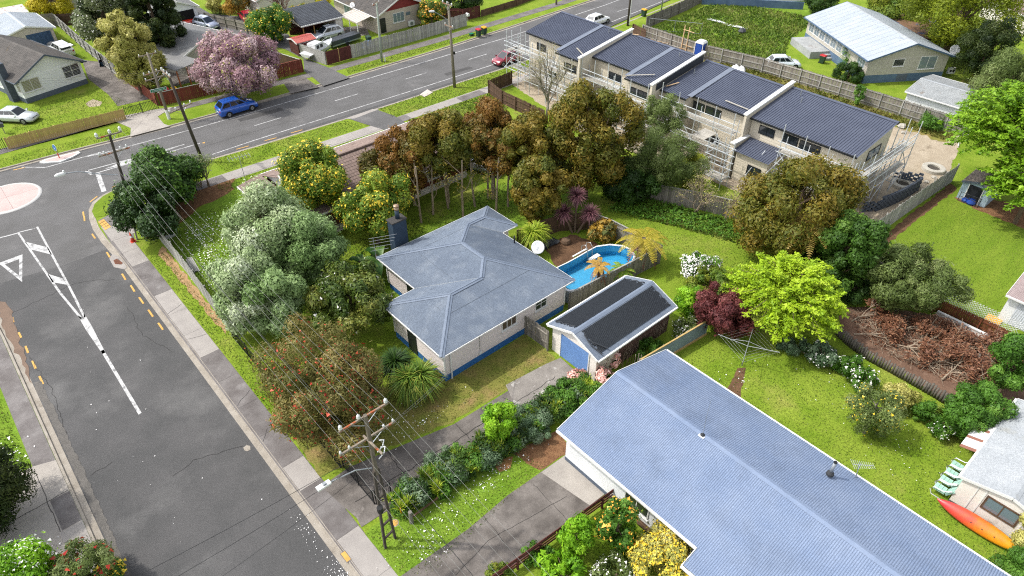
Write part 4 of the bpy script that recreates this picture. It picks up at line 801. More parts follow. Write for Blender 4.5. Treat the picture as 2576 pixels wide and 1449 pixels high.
# scaffolding
scf_m = M('scaffold_tube', '#d3d8db', '#c3c8cb', scale=3, k=.8, rough=.45, metal=.2)
SCF = thing('scaffolding', 'galvanised tube scaffolding with timber decks around the terrace', 'scaffolding', (54, 40, 0))
def std(a, n_, h, z0=0):
    MB().tube([(a - 54, n_ - 40, z0), (a - 54, n_ - 40, h)], .042, 6).build('standard', scf_m, SCF)
def led(p, q): MB().tube([(p[0] - 54, p[1] - 40, p[2]), (q[0] - 54, q[1] - 40, q[2])], .038, 5).build('ledger', scf_m, SCF)
def deck(a0, a1, n0, n1, z, along='n', wd=.23):
    k = max(1, int(((a1 - a0) if along == 'n' else (n1 - n0)) / wd))
    for i in range(k):
        if along == 'n': MB().box(a0 + i * wd - 54, n0 - 40, z, a0 + (i + 1) * wd - .02 - 54, n1 - 40, z + .04).build('plank', deck_m, SCF)
        else: MB().box(a0 - 54, n0 + i * wd - 40, z, a1 - 54, n0 + (i + 1) * wd - .02 - 40, z + .04).build('plank', deck_m, SCF)
runs = [(52.2, 53.2, 49.4, 53.2), (53.4, 54.5, 53.2, 60.4), (53.4, 54.6, 43.4, 49.0), (52.2, 53.3, 39.0, 43.4), (54.0, 54.9, 30.2, 38.6), (54.2, 55.3, 19.0, 25.4)]
for a0, a1, n0, n1 in runs:
    k = max(2, round((n1 - n0) / 2.2)); ns = [n0 + (n1 - n0) * i / k for i in range(k + 1)]
    for i, n_ in enumerate(ns):
        std(a0, n_, 6.3 + random.uniform(-.2, .5)); std(a1, n_, 5.2)
        for z in (2.0, 4.1): led((a0, n_, z), (a1, n_, z))
    for z in (1.0, 2.0, 2.5, 3.0, 4.1, 4.6, 5.1): led((a0, n0 - .3, z), (a0, n1 + .3, z))
    for z in (2.0, 4.1): led((a1, n0 - .3, z), (a1, n1 + .3, z)); deck(a0 + .05, a1 - .05, n0, n1, z + .03)
    MB().box(a0 - 54.02, n0 - 40, 4.15, a0 - 54, n1 - 40, 4.3).build('toe_board', deck_m, SCF)
    for i in range(0, k, 2): led((a0, ns[i], 2.0), (a0, ns[i + 1], 4.1))
for z in (2.0, 3.0, 4.1, 4.6, 5.1): led((54.0, 18.1, z), (65.0, 18.1, z)); led((55, 19.1, z), (65, 19.1, z)) if z in (2.0, 4.1) else None
for a in (54.2, 56.3, 58.4, 60.5, 62.6, 64.8):
    std(a, 18.1, 6.2 + random.uniform(-.3, .3)); std(a, 19.1, 5.0 if a < 62.6 else 6.2)
    for z in (1.0, 2.0, 4.1): led((a, 18.1, z), (a, 19.1, z))
for z in (2.0, 4.1): deck(54.2, 64.8, 18.2, 19.0, z + .03, 'a')
for a in (54.2, 58.4, 62.6): led((a, 18.1, 0), (a + 2.1, 18.1, 2.0)); led((a + 2.1, 18.1, 2.0), (a, 18.1, 4.1))
for n_ in (60.4, 58.4, 56.4): std(52.6, n_, 6.6)
for z in (2.1, 4.1, 4.7, 5.2): led((52.4, 60.6, z), (55.5, 60.6, z)); led((52.6, 56.2, z), (52.6, 60.8, z))
for a in (55.0, 53.6): std(a, 60.6, 6.2)
deck(52.6, 55.2, 60.0, 60.7, 4.13, 'a'); led((52.4, 60.6, 2.1), (55.3, 60.6, 4.1))
for n_ in (28.6, 29.6, 30.6):
    for a in (51.0, 52.2): std(a, n_, 4.6)
for z in (1.0, 1.7, 2.4, 3.1, 3.8): led((51, 28.4, z), (51, 30.8, z)); led((52.2, 28.4, z), (52.2, 30.8, z)); led((50.9, 28.6, z), (52.3, 28.6, z)); led((50.9, 30.6, z), (52.3, 30.6, z))
deck(51, 52.2, 28.6, 30.6, 1.05); deck(51.1, 53.2, 31.2, 32.6, 4.1)
led((54.5, 26.8, 3.6), (53.0, 27.6, .8)); led((54.6, 24.8, 4.1), (53.0, 26.2, 1.0))
# site odds: portable toilet, timber stack, bags, concrete rings, block wall
pt = thing('portable_toilet', 'blue portable toilet with white domed roof behind the terrace', 'toilet', (77.2, 50.2, 0), .1)
MB().box(-.55, -.55, .08, .55, .55, 2.05).build('cabin', blue_pl, pt); MB().box(-.6, -.6, 0, .6, .6, .1).build('skid', black_m, pt)
for x in (-.55, .55):
    for y in (-.55, .55): MB().box(x - .035, y - .035, .08, x + .035, y + .035, 2.08).build('corner_strip', white_pl, pt)
MB().lathe([(.82, 0), (.8, .1), (.62, .28), (.3, .38), (.02, .4)], (0, 0, 2.03), 4).build('roof', white_pl, pt, rot=(0, 0, PI / 4)); MB().lathe([(.2, 0), (.2, .012)], n=14).build('round_sticker', white_pl, pt, loc=(-.56, .1, 1.6), rot=(0, -PI / 2, 0))
MB().box(-.58, -.4, .2, -.55, .4, 1.95).build('door', M('toilet_door', '#2454b4', rough=.4), pt)
random.seed(21)
ts = thing('timber_stack', 'untidy pile of pine offcuts beside the fence near the portable toilet', 'timber pile', (77.4, 55.4, 0))
for i in range(46):
    x, y = random.uniform(-1.0, 1.0), random.uniform(-3.8, 3.4); z = .06 + .45 * random.random() * (1 - abs(x)); a = random.gauss(PI / 2 + .3, .6); l = random.uniform(.8, 2.6)
    MB().beam((x - math.cos(a) * l / 2, y - math.sin(a) * l / 2, z), (x + math.cos(a) * l / 2, y + math.sin(a) * l / 2, z + random.uniform(-.06, .15)), .1, .05).build('plank', timber_pine, ts)
ts2 = thing('timber_stack', 'neat stack of long pine boards along the fence behind the third unit', 'timber pile', (76.7, 40.2, 0))
for i in range(14): MB().box(-.55 + (i % 5) * .22, -2.4 + random.uniform(-.3, .3), .02 + (i // 5) * .09, -.36 + (i % 5) * .22, 2.2 + random.uniform(-.3, .4), .1 + (i // 5) * .09).build('plank', timber_pine, ts2)
fr = thing('pine_goal_post', 'tall pair of pine posts with cross rails beside the portable toilet', 'timber frame', (77.3, 52.5, 0))
for y in (0, .75): MB().beam((0, y, 0), (.15, y, 3.4), .1, .1).build('post', timber_pine, fr)
for z in (1.0, 2.9): MB().beam((0, -.9, z), (.1, .9, z), .1, .05).build('rail', timber_pine, fr)
for i in range(9):
    nb = thing('rubbish_bag', ('white bulging bag heaped against the fence behind the terrace'), 'bag', (76.9 + random.uniform(-.5, .5), 44.1 + random.uniform(-1.1, .9), .0), random.random() * 6, 'white bags behind the terrace')
    mb = MB().lathe([(.1, 0), (.42, .1), (.5, .3), (.38, .55), (.12, .68), (.05, .74)], n=9); o = mb.build('sack', white_pl, nb, smooth=True)
    for v in o.data.vertices: v.co *= random.uniform(.88, 1.12)
for q, lb in (((69.9, 17.0), 'white concrete manhole ring with dark hole under the bright green tree'), ((64.7, 17.7), 'white concrete manhole ring inside the curved block wall')):
    rg = thing('concrete_ring', lb, 'concrete ring', (*q, 0))
    MB().lathe([(1.05, 0), (1.05, .3), (1.0, .34), (.62, .34), (.58, .28), (.58, .05)], n=28, cap=False).build('ring', ring_m, rg, smooth=False); MB().lathe([(.58, .14), (.3, .15), (.02, .16)], n=20).build('lid', M('lid_dark%d' % q[0], '#4c4741', '#5c564e', scale=3, fine=.2, rough=1), rg)
BW = thing('block_wall', 'curved unfinished wall of dark grey hollow concrete blocks at the end of the terrace', 'wall', (61, 17, 0))
path = dense([(57.6, 17.9), (58.6, 17.2), (60.0, 16.85), (61.5, 16.6), (63.4, 16.4), (64.9, 16.35), (65.6, 16.7), (65.5, 17.4), (65.3, 18.2), (65.3, 19.0)], .41)
bmesh_ = MB(); bmesh_.box(-.19, -.09, 0, .19, .09, .18); me_b = bmesh_.mesh('block'); me_b.materials.append(block_m)
hb = MB()
for x0, x1 in ((-.19, -.15), (-.02, .02), (.15, .19)): hb.box(x0, -.09, 0, x1, .09, .18)
hb.box(-.15, -.09, 0, -.02, -.06, .18); hb.box(-.15, .06, 0, -.02, .09, .18); hb.box(.02, -.09, 0, .15, -.06, .18); hb.box(.02, .06, 0, .15, .09, .18); hb.box(-.15, -.06, 0, .15, .06, .02)
me_h = hb.mesh('block'); me_h.materials.append(block_m)
for j in range(7):
    pp = path
    for i in range(len(pp) - 1):
        if j > 4 and (i < 3 or i > len(pp) - 5 + (j == 5)): continue
        a, b = pp[i], pp[i + 1]; f = .5 if j % 2 else 0
        x, y = a[0] + (b[0] - a[0]) * f, a[1] + (b[1] - a[1]) * f; top = (j == 6) or (j == 4 and (i < 3 or i > len(pp) - 5))
        put('block', me_h if top else me_b, None, BW, (x - 61, y - 17, j * .195), (0, 0, math.atan2(b[1] - a[1], b[0] - a[0])))
for i, (x, y, r) in enumerate(((68.4, 16.3, .3), (66.8, 17.2, .35), (67.0, 16.4, .25), (76.8, 30.5, .5), (76.6, 29.6, .45), (76.9, 28.9, .4), (76.7, 27.6, .5), (76.8, 25.9, .45), (76.9, 25.0, .35), (77.0, 31.6, .3), (76.5, 26.8, .3), (75.6, 22.5, .3), (76.9, 23.3, .5))):
    rk = thing('rock', 'pale broken concrete lump lying in the weeds along the rear fence' if x > 75 else 'pale broken concrete lump beside the curved block wall', 'rock', (x, y, 0), i, 'concrete lumps by the rear fence' if x > 75 else 'concrete lumps by the block wall')
    o = MB().lathe([(r * .6, -.02), (r, r * .25), (r * .7, r * .6), (r * .2, r * .7)], n=7).build('lump', rock_m, rk)
    for v in o.data.vertices: v.co *= random.uniform(.8, 1.2)
# ------------------------------------------------------------------ houses on the right
H4 = gable('weatherboard_house', 'stone coloured weatherboard house with pale metal roof and blue foundation at upper right', 'house', (85.2, 31.9, 0), math.radians(-34), 10.2, 15.5, 3.1, 4.75, wb_stone, roof_pale, .5, .45, base=blue_grey_base, bh=1.0, kind='flat', cap=roof_white, trim=M('blue_trim', '#5a7390', rough=.6))
win(H4, (0, 0, 0), X, (0, -1, 0), 3.2, 2.0, 1.3, .8, 1, 1); win(H4, (0, 0, 0), X, (0, -1, 0), 6.6, 1.5, 2.1, 1.45, 2, 1, gm=grey_glass)
for i in range(7): win(H4, (0, 15.5, 0), (0, -1, 0), (-1, 0, 0), .6 + i * 1.5, 1.5, 1.2, 1.3, 2, 2, gm=grey_glass, sill=False)
win(H4, (0, 15.5, 0), (0, -1, 0), (-1, 0, 0), 13.2, 1.6, 1.6, 1.2, 3, 1, gm=grey_glass)
MB().box(4.2, -.04, .1, 5.6, -.02, .95).build('hatch', slate_base, H4)
mb = MB()
for i in range(1, 17): mb.box(-.5, -.45 + i * .97, 0, .0, -.42 + i * .97, .01)
for sg in (0, 1):
    for i in range(1, 17):
        y = -.45 + i * .97; xa, xb = (-.5, 5.1) if sg == 0 else (10.7, 5.1); za = 3.1 - 1.65 / 5.1 * .5 + .055
        MB().beam((xa, y, za), (xb, y, 4.75 + .055), .02, .02).build('roof_seam', roof_rusty, H4)
dk = thing('concrete_terrace', 'raised concrete terrace in front of the upper right house with steps', 'terrace', (88.6, 39.9, 0), math.radians(-34))
conc = M('terrace_concrete', '#a9acac', '#bcbfbe', scale=.9, fine=.1, rough=.9, c3='#8d7f76', c3scale=.7); MB().box(-1.0, 0, 0, 2.6, 5.6, .9).build('slab', conc, dk); MB().box(.6, -.9, 0, 2.2, 0, .3).build('step', conc, dk); MB().box(.6, -.45, .3, 2.2, 0, .6).build('step', conc, dk)
rz4 = math.radians(-34)
cp = thing('carport', 'flat carport roof covered in brown leaf litter beside the upper right house', 'carport', (98.5, 31.4, 0), rz4)
litter = M('leaf_litter_roof', '#8a6c52', '#7a5c44', scale=1.2, fine=.25, fscale=10, rough=1, c3='#4a5a80', c3scale=.6, c3lo=.57, c3hi=.63)
MB().box(0, 0, 2.35, 6.2, 9.8, 2.5).build('roof', litter, cp); MB().box(-.06, -.06, 2.3, 6.26, 0, 2.56).build('fascia', timber_brown, cp); MB().box(6.2, -.06, 2.3, 6.26, 9.8, 2.56).build('fascia', timber_brown, cp)
for p in ((.3, .3), (3, .3), (5.9, .3), (5.9, 4.5), (5.9, 9)): MB().box(p[0] - .06, p[1] - .06, 0, p[0] + .06, p[1] + .06, 2.35).build('post', timber_brown, cp)
dish('white satellite dish under the gable of the upper right house', (96.3, 26.6, 2.3), .6, (-.8, -.6, .55), .6)
acu = thing('heat_pump', 'white outdoor heat pump unit beside the upper right house', 'heat pump', (95.4, 26.3, .3), rz4); MB().box(0, -.3, 0, .9, 0, .7).build('case', white_pl, acu)
for x in (.28, .66): MB().lathe([(.16, 0), (.16, .02)], n=12).build('fan', black_m, acu, loc=(x, -.3, .36), rot=(PI / 2, 0, 0))
SH = gable('iron_shed', 'low white shed with weathered corrugated iron roof behind the paling fence', 'shed', (81.5, 19.2, 0), 0, 6.6, 6.2, 2.15, 2.65, wb_white, roof_rusty, .3, .2, kind='corr', cap=roof_white, wh=.2)
ty = thing('tyre', 'black tyre lying on the weathered iron shed roof', 'tyre', (87.3, 21.0, 2.3)); MB().lathe([(.32, 0), (.36, .04), (.36, .18), (.32, .22), (.2, .22), (.18, .11), (.2, 0)], n=18, cap=False).build('casing', tyre_m, ty, smooth=True)
GS = gable('garden_shed', 'small pale blue metal garden shed with open doorway on the mown lawn', 'shed', (66.3, 13.4, 0), -PI / 2, 2.4, 3.0, 1.75, 2.1, M('shed_blue', '#a9c0d0', '#b6cbd9', scale=2, rough=.5), M('shed_roof', '#8d8177', '#7b7067', scale=2, fine=.2, rough=.9), .12, .12, kind='flat', wb=False, gutter=False, trim=slate_base)
MB().box(.6, -.03, .05, 1.75, .0, 1.65).build('doorway', M('shed_inner_shade', '#20242a', rough=.9), GS); MB().box(.53, -.05, .05, .6, -.02, 1.7).build('door_frame', white_trim, GS); MB().box(1.75, -.05, .05, 1.82, -.02, 1.7).build('door_frame', white_trim, GS)  # flat dark panel paints the shade inside the open shed
for z in (.1, .5, .9): MB().tube([(.3, -.45, z), (2.0, -.45, z)], .025, 5).build('rail', black_m, GS)
for x in (.3, 1.15, 2.0): MB().tube([(x, -.45, 0), (x, -.45, .95)], .025, 5).build('upright', black_m, GS)
bb = thing('blue_sacks', 'crumpled blue bags in the garden shed doorway', 'bags', (66.05, 12.1, 0)); o = MB().lathe([(.3, 0), (.42, .2), (.3, .45), (.05, .55)], n=10).build('sack', blue_pl, bb); o2 = MB().lathe([(.25, 0), (.3, .2), (.2, .35), (.05, .4)], (.05, .5, 0), 9).build('sack', blue_pl, bb)
REB = gable('sleepout', 'white building with pinkish corrugated roof and roller door at the right edge', 'shed', (51.0, -.4, 0), 0, 6.5, 4.9, 2.4, 3.2, wb_white, M('roof_pinkgrey', '#b3a2a0', '#a69593', scale=1, fine=.1, rough=.7, c3='#b3705c', c3scale=.8, c3lo=.62, c3hi=.7), .3, .2, kind='corr', wb=False)
mb = MB()
for i in range(20): z = .05 + i * .1; mb.add([(-.02, .5, z), (-.02, 4.2, z), (-.05, 4.2, z + .05), (-.05, .5, z + .05), (-.02, .5, z + .1), (-.02, 4.2, z + .1)], [(1, 0, 3, 2), (2, 3, 4, 5)])
mb.build('roller_door', M('door_silver', '#d3d9df', rough=.4), REB)
WB = gable('outbuilding', 'white panelled outbuilding with peeling white corrugated roof by the kayak', 'shed', (32.6, .45, 0), -PI / 2, 4.4, 8.0, 2.3, 2.85, cream_wall, roof_white, .15, .12, kind='corr', wb=False, trim=white_trim, base=path_dark, bh=.25)
win(WB, (0, 0, 0), X, (0, -1, 0), 1.35, 1.1, 1.5, .85, 2, 1, timber_brown, grey_glass, False, .09)
for x in (.75, 1.15, 3.1): MB().box(x, -.03, .3, x + .05, 0, 2.3).build('batten', white_trim, WB)
aw = thing('awning', 'white metal awning with thin brown stripes on the outbuilding', 'awning', (34.9, .5, 2.1)); random.seed(3)
for i in range(12): MB().add([(i * .24, 1.0, -.15), (i * .24 + .235, 1.0, -.15), (i * .24 + .235, -.15, .15), (i * .24, -.15, .15), (i * .24, 1.0, -.18), (i * .24 + .235, 1.0, -.18), (i * .24 + .235, -.15, .12), (i * .24, -.15, .12)], [(0, 1, 2, 3), (7, 6, 5, 4), (0, 4, 5, 1), (1, 5, 6, 2), (3, 2, 6, 7), (0, 3, 7, 4)]).build('slat', white_pl if i % 4 else M('awning_brown%d' % i, '#a3705f', rough=.6), aw)
ky = thing('kayak', 'orange yellow and red plastic kayak leaning along the outbuilding wall', 'kayak', (31.95, -1.25, .42), 0)
mbk = MB(); n = 18; prof = []
for i in range(n + 1):
    y = -2.15 + 4.3 * i / n; k = max(.02, (1 - abs(y / 2.15) ** 2.3)); w_ = .43 * k ** .75; h_ = .2 * k ** .5; z = .1 * (abs(y) / 2.15) ** 2.2
    for j in range(12): a = 2 * PI * j / 12; prof.append((w_ * math.cos(a), y, z + h_ * math.sin(a) * (1 if math.sin(a) > 0 else 1.15)))
fs = [(i * 12 + j, i * 12 + (j + 1) % 12, (i + 1) * 12 + (j + 1) % 12, (i + 1) * 12 + j) for i in range(n) for j in range(12)]
km = bpy.data.materials.new('kayak_plastic'); km.use_nodes = True; t = km.node_tree; tc = node(t, 'ShaderNodeTexCoord'); sx = node(t, 'ShaderNodeSeparateXYZ'); t.links.new(tc.outputs['Object'], sx.inputs[0])
nz = node(t, 'ShaderNodeTexNoise'); nz.inputs['Scale'].default_value = 3; t.links.new(tc.outputs['Object'], nz.inputs[0]); md = node(t, 'ShaderNodeMath', operation='MULTIPLY_ADD'); md.inputs[1].default_value = 1.6; t.links.new(nz.outputs[0], md.inputs[0]); t.links.new(sx.outputs[1], md.inputs[2])
cr = node(t, 'ShaderNodeValToRGB'); mr = node(t, 'ShaderNodeMapRange'); mr.inputs[1].default_value = -1.4; mr.inputs[2].default_value = 3.0; t.links.new(md.outputs[0], mr.inputs[0]); t.links.new(mr.outputs[0], cr.inputs[0])
e = cr.color_ramp.elements; e[0].color = lin('#f2b51c', .7); e[1].color = lin('#d93a4a', .7); m_ = e.new(.4); m_.color = lin('#f08a1e', .7); m_ = e.new(.66); m_.color = lin('#e8553a', .7); t.links.new(cr.outputs[0], t.nodes['Principled BSDF'].inputs[0]); t.nodes['Principled BSDF'].inputs['Roughness'].default_value = .35
hull = MB().add(prof, fs).build('hull', km, ky, smooth=True); hull.rotation_euler = (0, -.75, 0)
for y, x, r in ((.0, -.02, .12), (-.55, .0, .1)): o = MB().lathe([(r, 0), (r * .8, -.01), (.01, -.015)], n=12, cap=False).build('hatch', M('hatch%d' % (r * 100), '#d06a22', rough=.4), ky, loc=(-.16, y, .09), rot=(0, -.6, 0))
for y in (.35, -.2, -.8): MB().lathe([(.03, 0), (.03, .02)], n=8).build('scupper', black_m, ky, loc=(-.22, y, .1), rot=(0, -.62, 0))
teal = M('cushion_teal', '#a9d6c6', '#bfe3d6', scale=3, rough=.8)
for i, lb in enumerate(('teal cushioned garden chair nearest the kayak', 'teal cushioned garden chair second from the kayak', 'teal cushioned garden chair third from the kayak', 'teal cushioned garden chair nearest the striped awning')):
    c_ = thing('garden_chair', lb, 'chair', (32.8 + i * .75, .95, 0), PI, 'garden chairs by the outbuilding')
    for y in (-.28,): pass
    for j in range(3): MB().box(-.26, -.42 + j * .2, .36, .26, -.235 + j * .2, .45).build('seat_cushion', teal, c_)
    for j in range(3): MB().box(-.26, 0, j * .2, .26, .1, j * .2 + .18).build('back_cushion', teal, c_, loc=(0, .2, .44), rot=(-.5, 0, 0))
    for x in (-.33, .33): MB().tube([(x, .25, .0), (x, -.35, .0), (x, -.5, .3), (x, -.38, .6), (x, .1, .64), (x, .42, .95)], .03, 6).build('frame', white_pl, c_, smooth=True)
# ------------------------------------------------------------------ houses across the main road
H5 = gable('white_house', 'white weatherboard house with mossy grey tiled roof and slate foundation at upper left', 'house', (7.6, 92.7, 0), math.radians(14), 7.2, 12, 2.9, 4.7, wb_white, tile_grey, .5, .5, base=slate_base, bh=.6, kind='tile', trim=slate_base)
win(H5, (0, 0, 0), X, (0, -1, 0), .25, 1.25, 1.9, 1.25, 2, 1, gm=pale_glass); win(H5, (0, 0, 0), X, (0, -1, 0), 5.0, 1.35, 1.9, 1.3, 2, 2, gm=win_glass)
win(H5, (0, 12, 0), (0, -1, 0), (-1, 0, 0), 11.1, 1.25, .8, 1.25, 1, 3, gm=pale_glass); win(H5, (0, 12, 0), (0, -1, 0), (-1, 0, 0), 8.2, 1.25, 1.0, 1.25, 1, 2, gm=grey_glass)
MB().box(-.75, 1.6, -.02, -.02, 2.6, 4.4).build('chimney', M('chimney_slate', '#5d6673', '#525b67', scale=2, rough=.9), H5)
G5 = gable('garage', 'cream garage with pale roof and dark blue roller door behind the white house', 'garage', (9.6, 110.6, 0), math.radians(3), 6.0, 8, 2.5, 3.3, M('garage_cream', '#ddd2c4', rough=.7), roof_pale, .3, .25, kind='trap', pitch=.25, amp=.02)
mb = MB()
for i in range(16): z = .02 + i * .135; mb.add([(2.6, -.03, z), (5.6, -.03, z), (5.6, -.07, z + .067), (2.6, -.07, z + .067), (2.6, -.03, z + .135), (5.6, -.03, z + .135)], [(0, 1, 2, 3), (3, 2, 5, 4)])
mb.build('roller_door', blue_door2, G5); win(G5, (0, 0, 0), X, (0, -1, 0), .5, 1.2, 1.4, .8, 2, 1)
H6 = gable('grey_roofed_house', 'grey roofed house with open timber carport beside the pink blossom tree', 'house', (24.6, 88.4, 0), math.radians(20), 8.2, 10.5, 2.75, 4.0, wb_stone, roof_flat_grey, .6, .5, kind='trap', pitch=.4, amp=.02)
ve = thing('veranda', 'lean to veranda with orange timber posts and cluttered concrete floor', 'veranda', (22.3, 84.6, 0), math.radians(20))
MB().slab([(0, 0, 2.45), (3.6, .0, 2.5), (3.4, 4.2, 2.85), (-.2, 4.2, 2.8)], .08).build('roof', roof_flat_grey, ve)
for p in ((.15, .15), (1.6, .15), (3.4, .2)): MB().beam((p[0], p[1], 0), (p[0], p[1], 2.4), .12, .12).build('post', M('post_orange%d' % (p[0] * 10), '#b5683a', rough=.8), ve)
bbq = thing('covered_barbecue', 'grey covered barbecue under the veranda', 'barbecue', (25.3, 86.2, 0), .3); MB().box(-.4, -.25, .5, .4, .25, .9).build('body', galv, bbq); MB().lathe([(.42, 0), (.4, .2), (.2, .33), (.02, .36)], (0, 0, .9), 10).build('hood', black_m, bbq); MB().box(-.35, -.2, 0, -.3, .2, .5).build('leg', black_m, bbq); MB().box(.3, -.2, 0, .35, .2, .5).build('leg', black_m, bbq)
H7 = gable('open_garage', 'white garage standing open with grey roof and red car inside', 'garage', (28.9, 107.6, 0), 0, 4.9, 7.5, 2.5, 3.5, wb_white, roof_flat_grey, .35, .3, kind='trap', pitch=.35, amp=.02)
MB().box(2.0, -.06, 0, 4.4, .0, 2.1).build('doorway', M('garage_inner_shade', '#17171a', rough=1), H7); win(H7, (0, 0, 0), X, (0, -1, 0), .5, 1.1, .9, .8, 2, 1)  # dark box stands in for the shade inside the open garage
H8 = gable('red_gable_house', 'pale brick house with dark red gable and brown tiled roof across the road', 'house', (50.7, 85.7, 0), 0, 8.3, 12, 2.75, 4.6, M('pale_brick', '#d9cdc0', '#cfc2b4', scale=3, fine=.06, rough=.85), tile_grey, .45, .5, kind='tile', wb=False)
MB().add([(.1, -.02, 2.85), (8.2, -.02, 2.85), (4.15, -.02, 4.45)], [(0, 1, 2)]).build('gable_cladding', red_paint, H8)
win(H8, (0, 0, 0), X, (0, -1, 0), 2.6, 1.1, 1.8, 1.2, 3, 1, gm=grey_glass); win(H8, (0, 12, 0), (0, -1, 0), (-1, 0, 0), 3, 1.0, 1.6, 1.3, 2, 1, gm=grey_glass); MB().box(.35, -.05, .1, 1.25, -.0, 2.1).build('door', dark_frame, H8); MB().box(4.8, -.06, 1.7, 5.5, 0, 2.1).build('high_window', grey_glass, H8)
pg = thing('pergola', 'white lean to roof with slatted timber beside the red gabled house', 'pergola', (47.9, 86.6, 0))
for i in range(9): MB().add([(0, i * .5, 2.0), (0, i * .5 + .44, 2.0), (2.7, i * .5 + .44, 2.5), (2.7, i * .5, 2.5), (0, i * .5, 1.95), (0, i * .5 + .44, 1.95), (2.7, i * .5 + .44, 2.45), (2.7, i * .5, 2.45)], [(3, 2, 1, 0), (4, 5, 6, 7), (0, 4, 7, 3), (1, 2, 6, 5), (0, 1, 5, 4)]).build('roof_sheet', M('fibre_white%d' % i, '#dcd2c6', rough=.6), pg)
for y in (.1, 2.2, 4.3): MB().beam((.1, y, 0), (.1, y, 2.0), .1, .1).build('post', white_trim, pg)
hp_ = thing('heat_pump', 'white outdoor heat pump on the wall of the red gabled house', 'heat pump', (55.6, 85.2, .2)); MB().box(0, 0, 0, .9, .35, .7).build('case', white_pl, hp_); MB().lathe([(.26, 0), (.26, .02)], n=14).build('fan', galv, hp_, loc=(.38, 0, .36), rot=(PI / 2, 0, 0))
dish('small satellite dish on the side wall of the red gabled house', (50.3, 91.5, 2.4), .4, (-.8, -.6, .5), .4)
CP = thing('tiled_carport', 'open fronted carport with dark blue grey tiled roof across the road', 'carport', (41.2, 89.6, 0))
MB().slab([(-.2, -.2, 2.3), (6.4, -.2, 2.3), (6.4, 4.6, 3.5), (-.2, 4.6, 3.5)], .1).build('roof', tile_dark, CP); tt = Vector((0, 4.8, 1.2)); tiles(CP, (-.2, -.2, 2.31), X, tt, 6.6, tt.length, tile_dark, limit=0)
MB().box(-.25, -.3, 2.2, 6.45, -.2, 2.34).build('gutter', white_trim, CP); MB().add([(-.2, -.1, 2.2), (-.2, 4.5, 2.2), (-.2, 4.5, 3.4)], [(0, 1, 2)]).build('gable', cream_wall, CP)
MB().box(0, 4.3, 0, 6.2, 4.4, 3.2).build('back_wall', timber_dkred, CP); MB().box(5.2, .2, 0, 6.2, 4.3, 2.3).build('storeroom', cream_wall, CP)
for x in (.1, 1.7): MB().beam((x, 0, 0), (x, 0, 2.25), .1, .1).build('post', M('post_pine%d' % (x * 10), '#b98a52', rough=.8), CP)
MB().box(-.1, -.12, 2.05, 5.2, -.02, 2.2).build('beam', timber_dkred, CP)
RH = gable('red_roof_hut', 'small hut with bright red corrugated roof beside the boat', 'shed', (38.2, 87.9, 0), -PI / 2, 2.4, 2.6, 1.75, 2.05, timber_dkred, M('roof_red', '#c2574a', '#b04a40', scale=2, rough=.6), .15, .15, kind='corr', pitch=.12, amp=.015, wb=False, gutter=False)
H9 = gable('distant_house', 'brown tiled house partly hidden behind bare trees at the top edge', 'house', (33.5, 107.5, 0), 0, 9, 9, 2.7, 4.2, cream_wall, tile_brown, kind='flat', wb=False); H9.location = (41.5, 103.5, 0)
H10 = gable('distant_house', 'long grey roofed house at the very top left edge', 'house', (18.5, 122, 0), math.radians(8), 8, 10, 2.6, 3.9, wb_stone, roof_flat_grey, kind='trap', pitch=.4, amp=.02, wb=False)
RS = thing('lean_to', 'flat white shed roof streaked with rust behind the yellow bush', 'shed', (6.0, 121, 0)); corr([(0, 0, 2.3), (9, 0, 2.3), (9, 3.5, 2.6), (0, 3.5, 2.6)], X, .12, .015).build('roof', M('roof_ruststreak', '#dcd8d4', '#cfcac6', scale=1, rough=.7, c3='#9c5648', c3scale=1.2, c3lo=.6, c3hi=.64), RS); MB().box(.2, .2, 0, 8.8, 3.3, 2.3).build('wall', timber_dkred, RS)
H11 = gable('distant_house', 'pale house front with timber deck at the top right edge', 'house', (104, 58, 0), math.radians(-30), 9, 8, 3, 4.5, wb_white, roof_pale, kind='flat', wb=False)
H12 = gable('distant_house', 'brown tiled roof glimpsed between the trees at far right', 'house', (118, 24, 0), math.radians(-30), 8, 10, 2.7, 4.2, cream_wall, tile_brown, kind='flat', wb=False)
bwall = thing('concrete_wall', 'low blue grey concrete wall along the far field edge', 'wall', (97, 60, 0)); MB().beam((-.5, 4, .55), (9, -8, .55), .2, 1.1).build('panel', blue_grey_base, bwall)
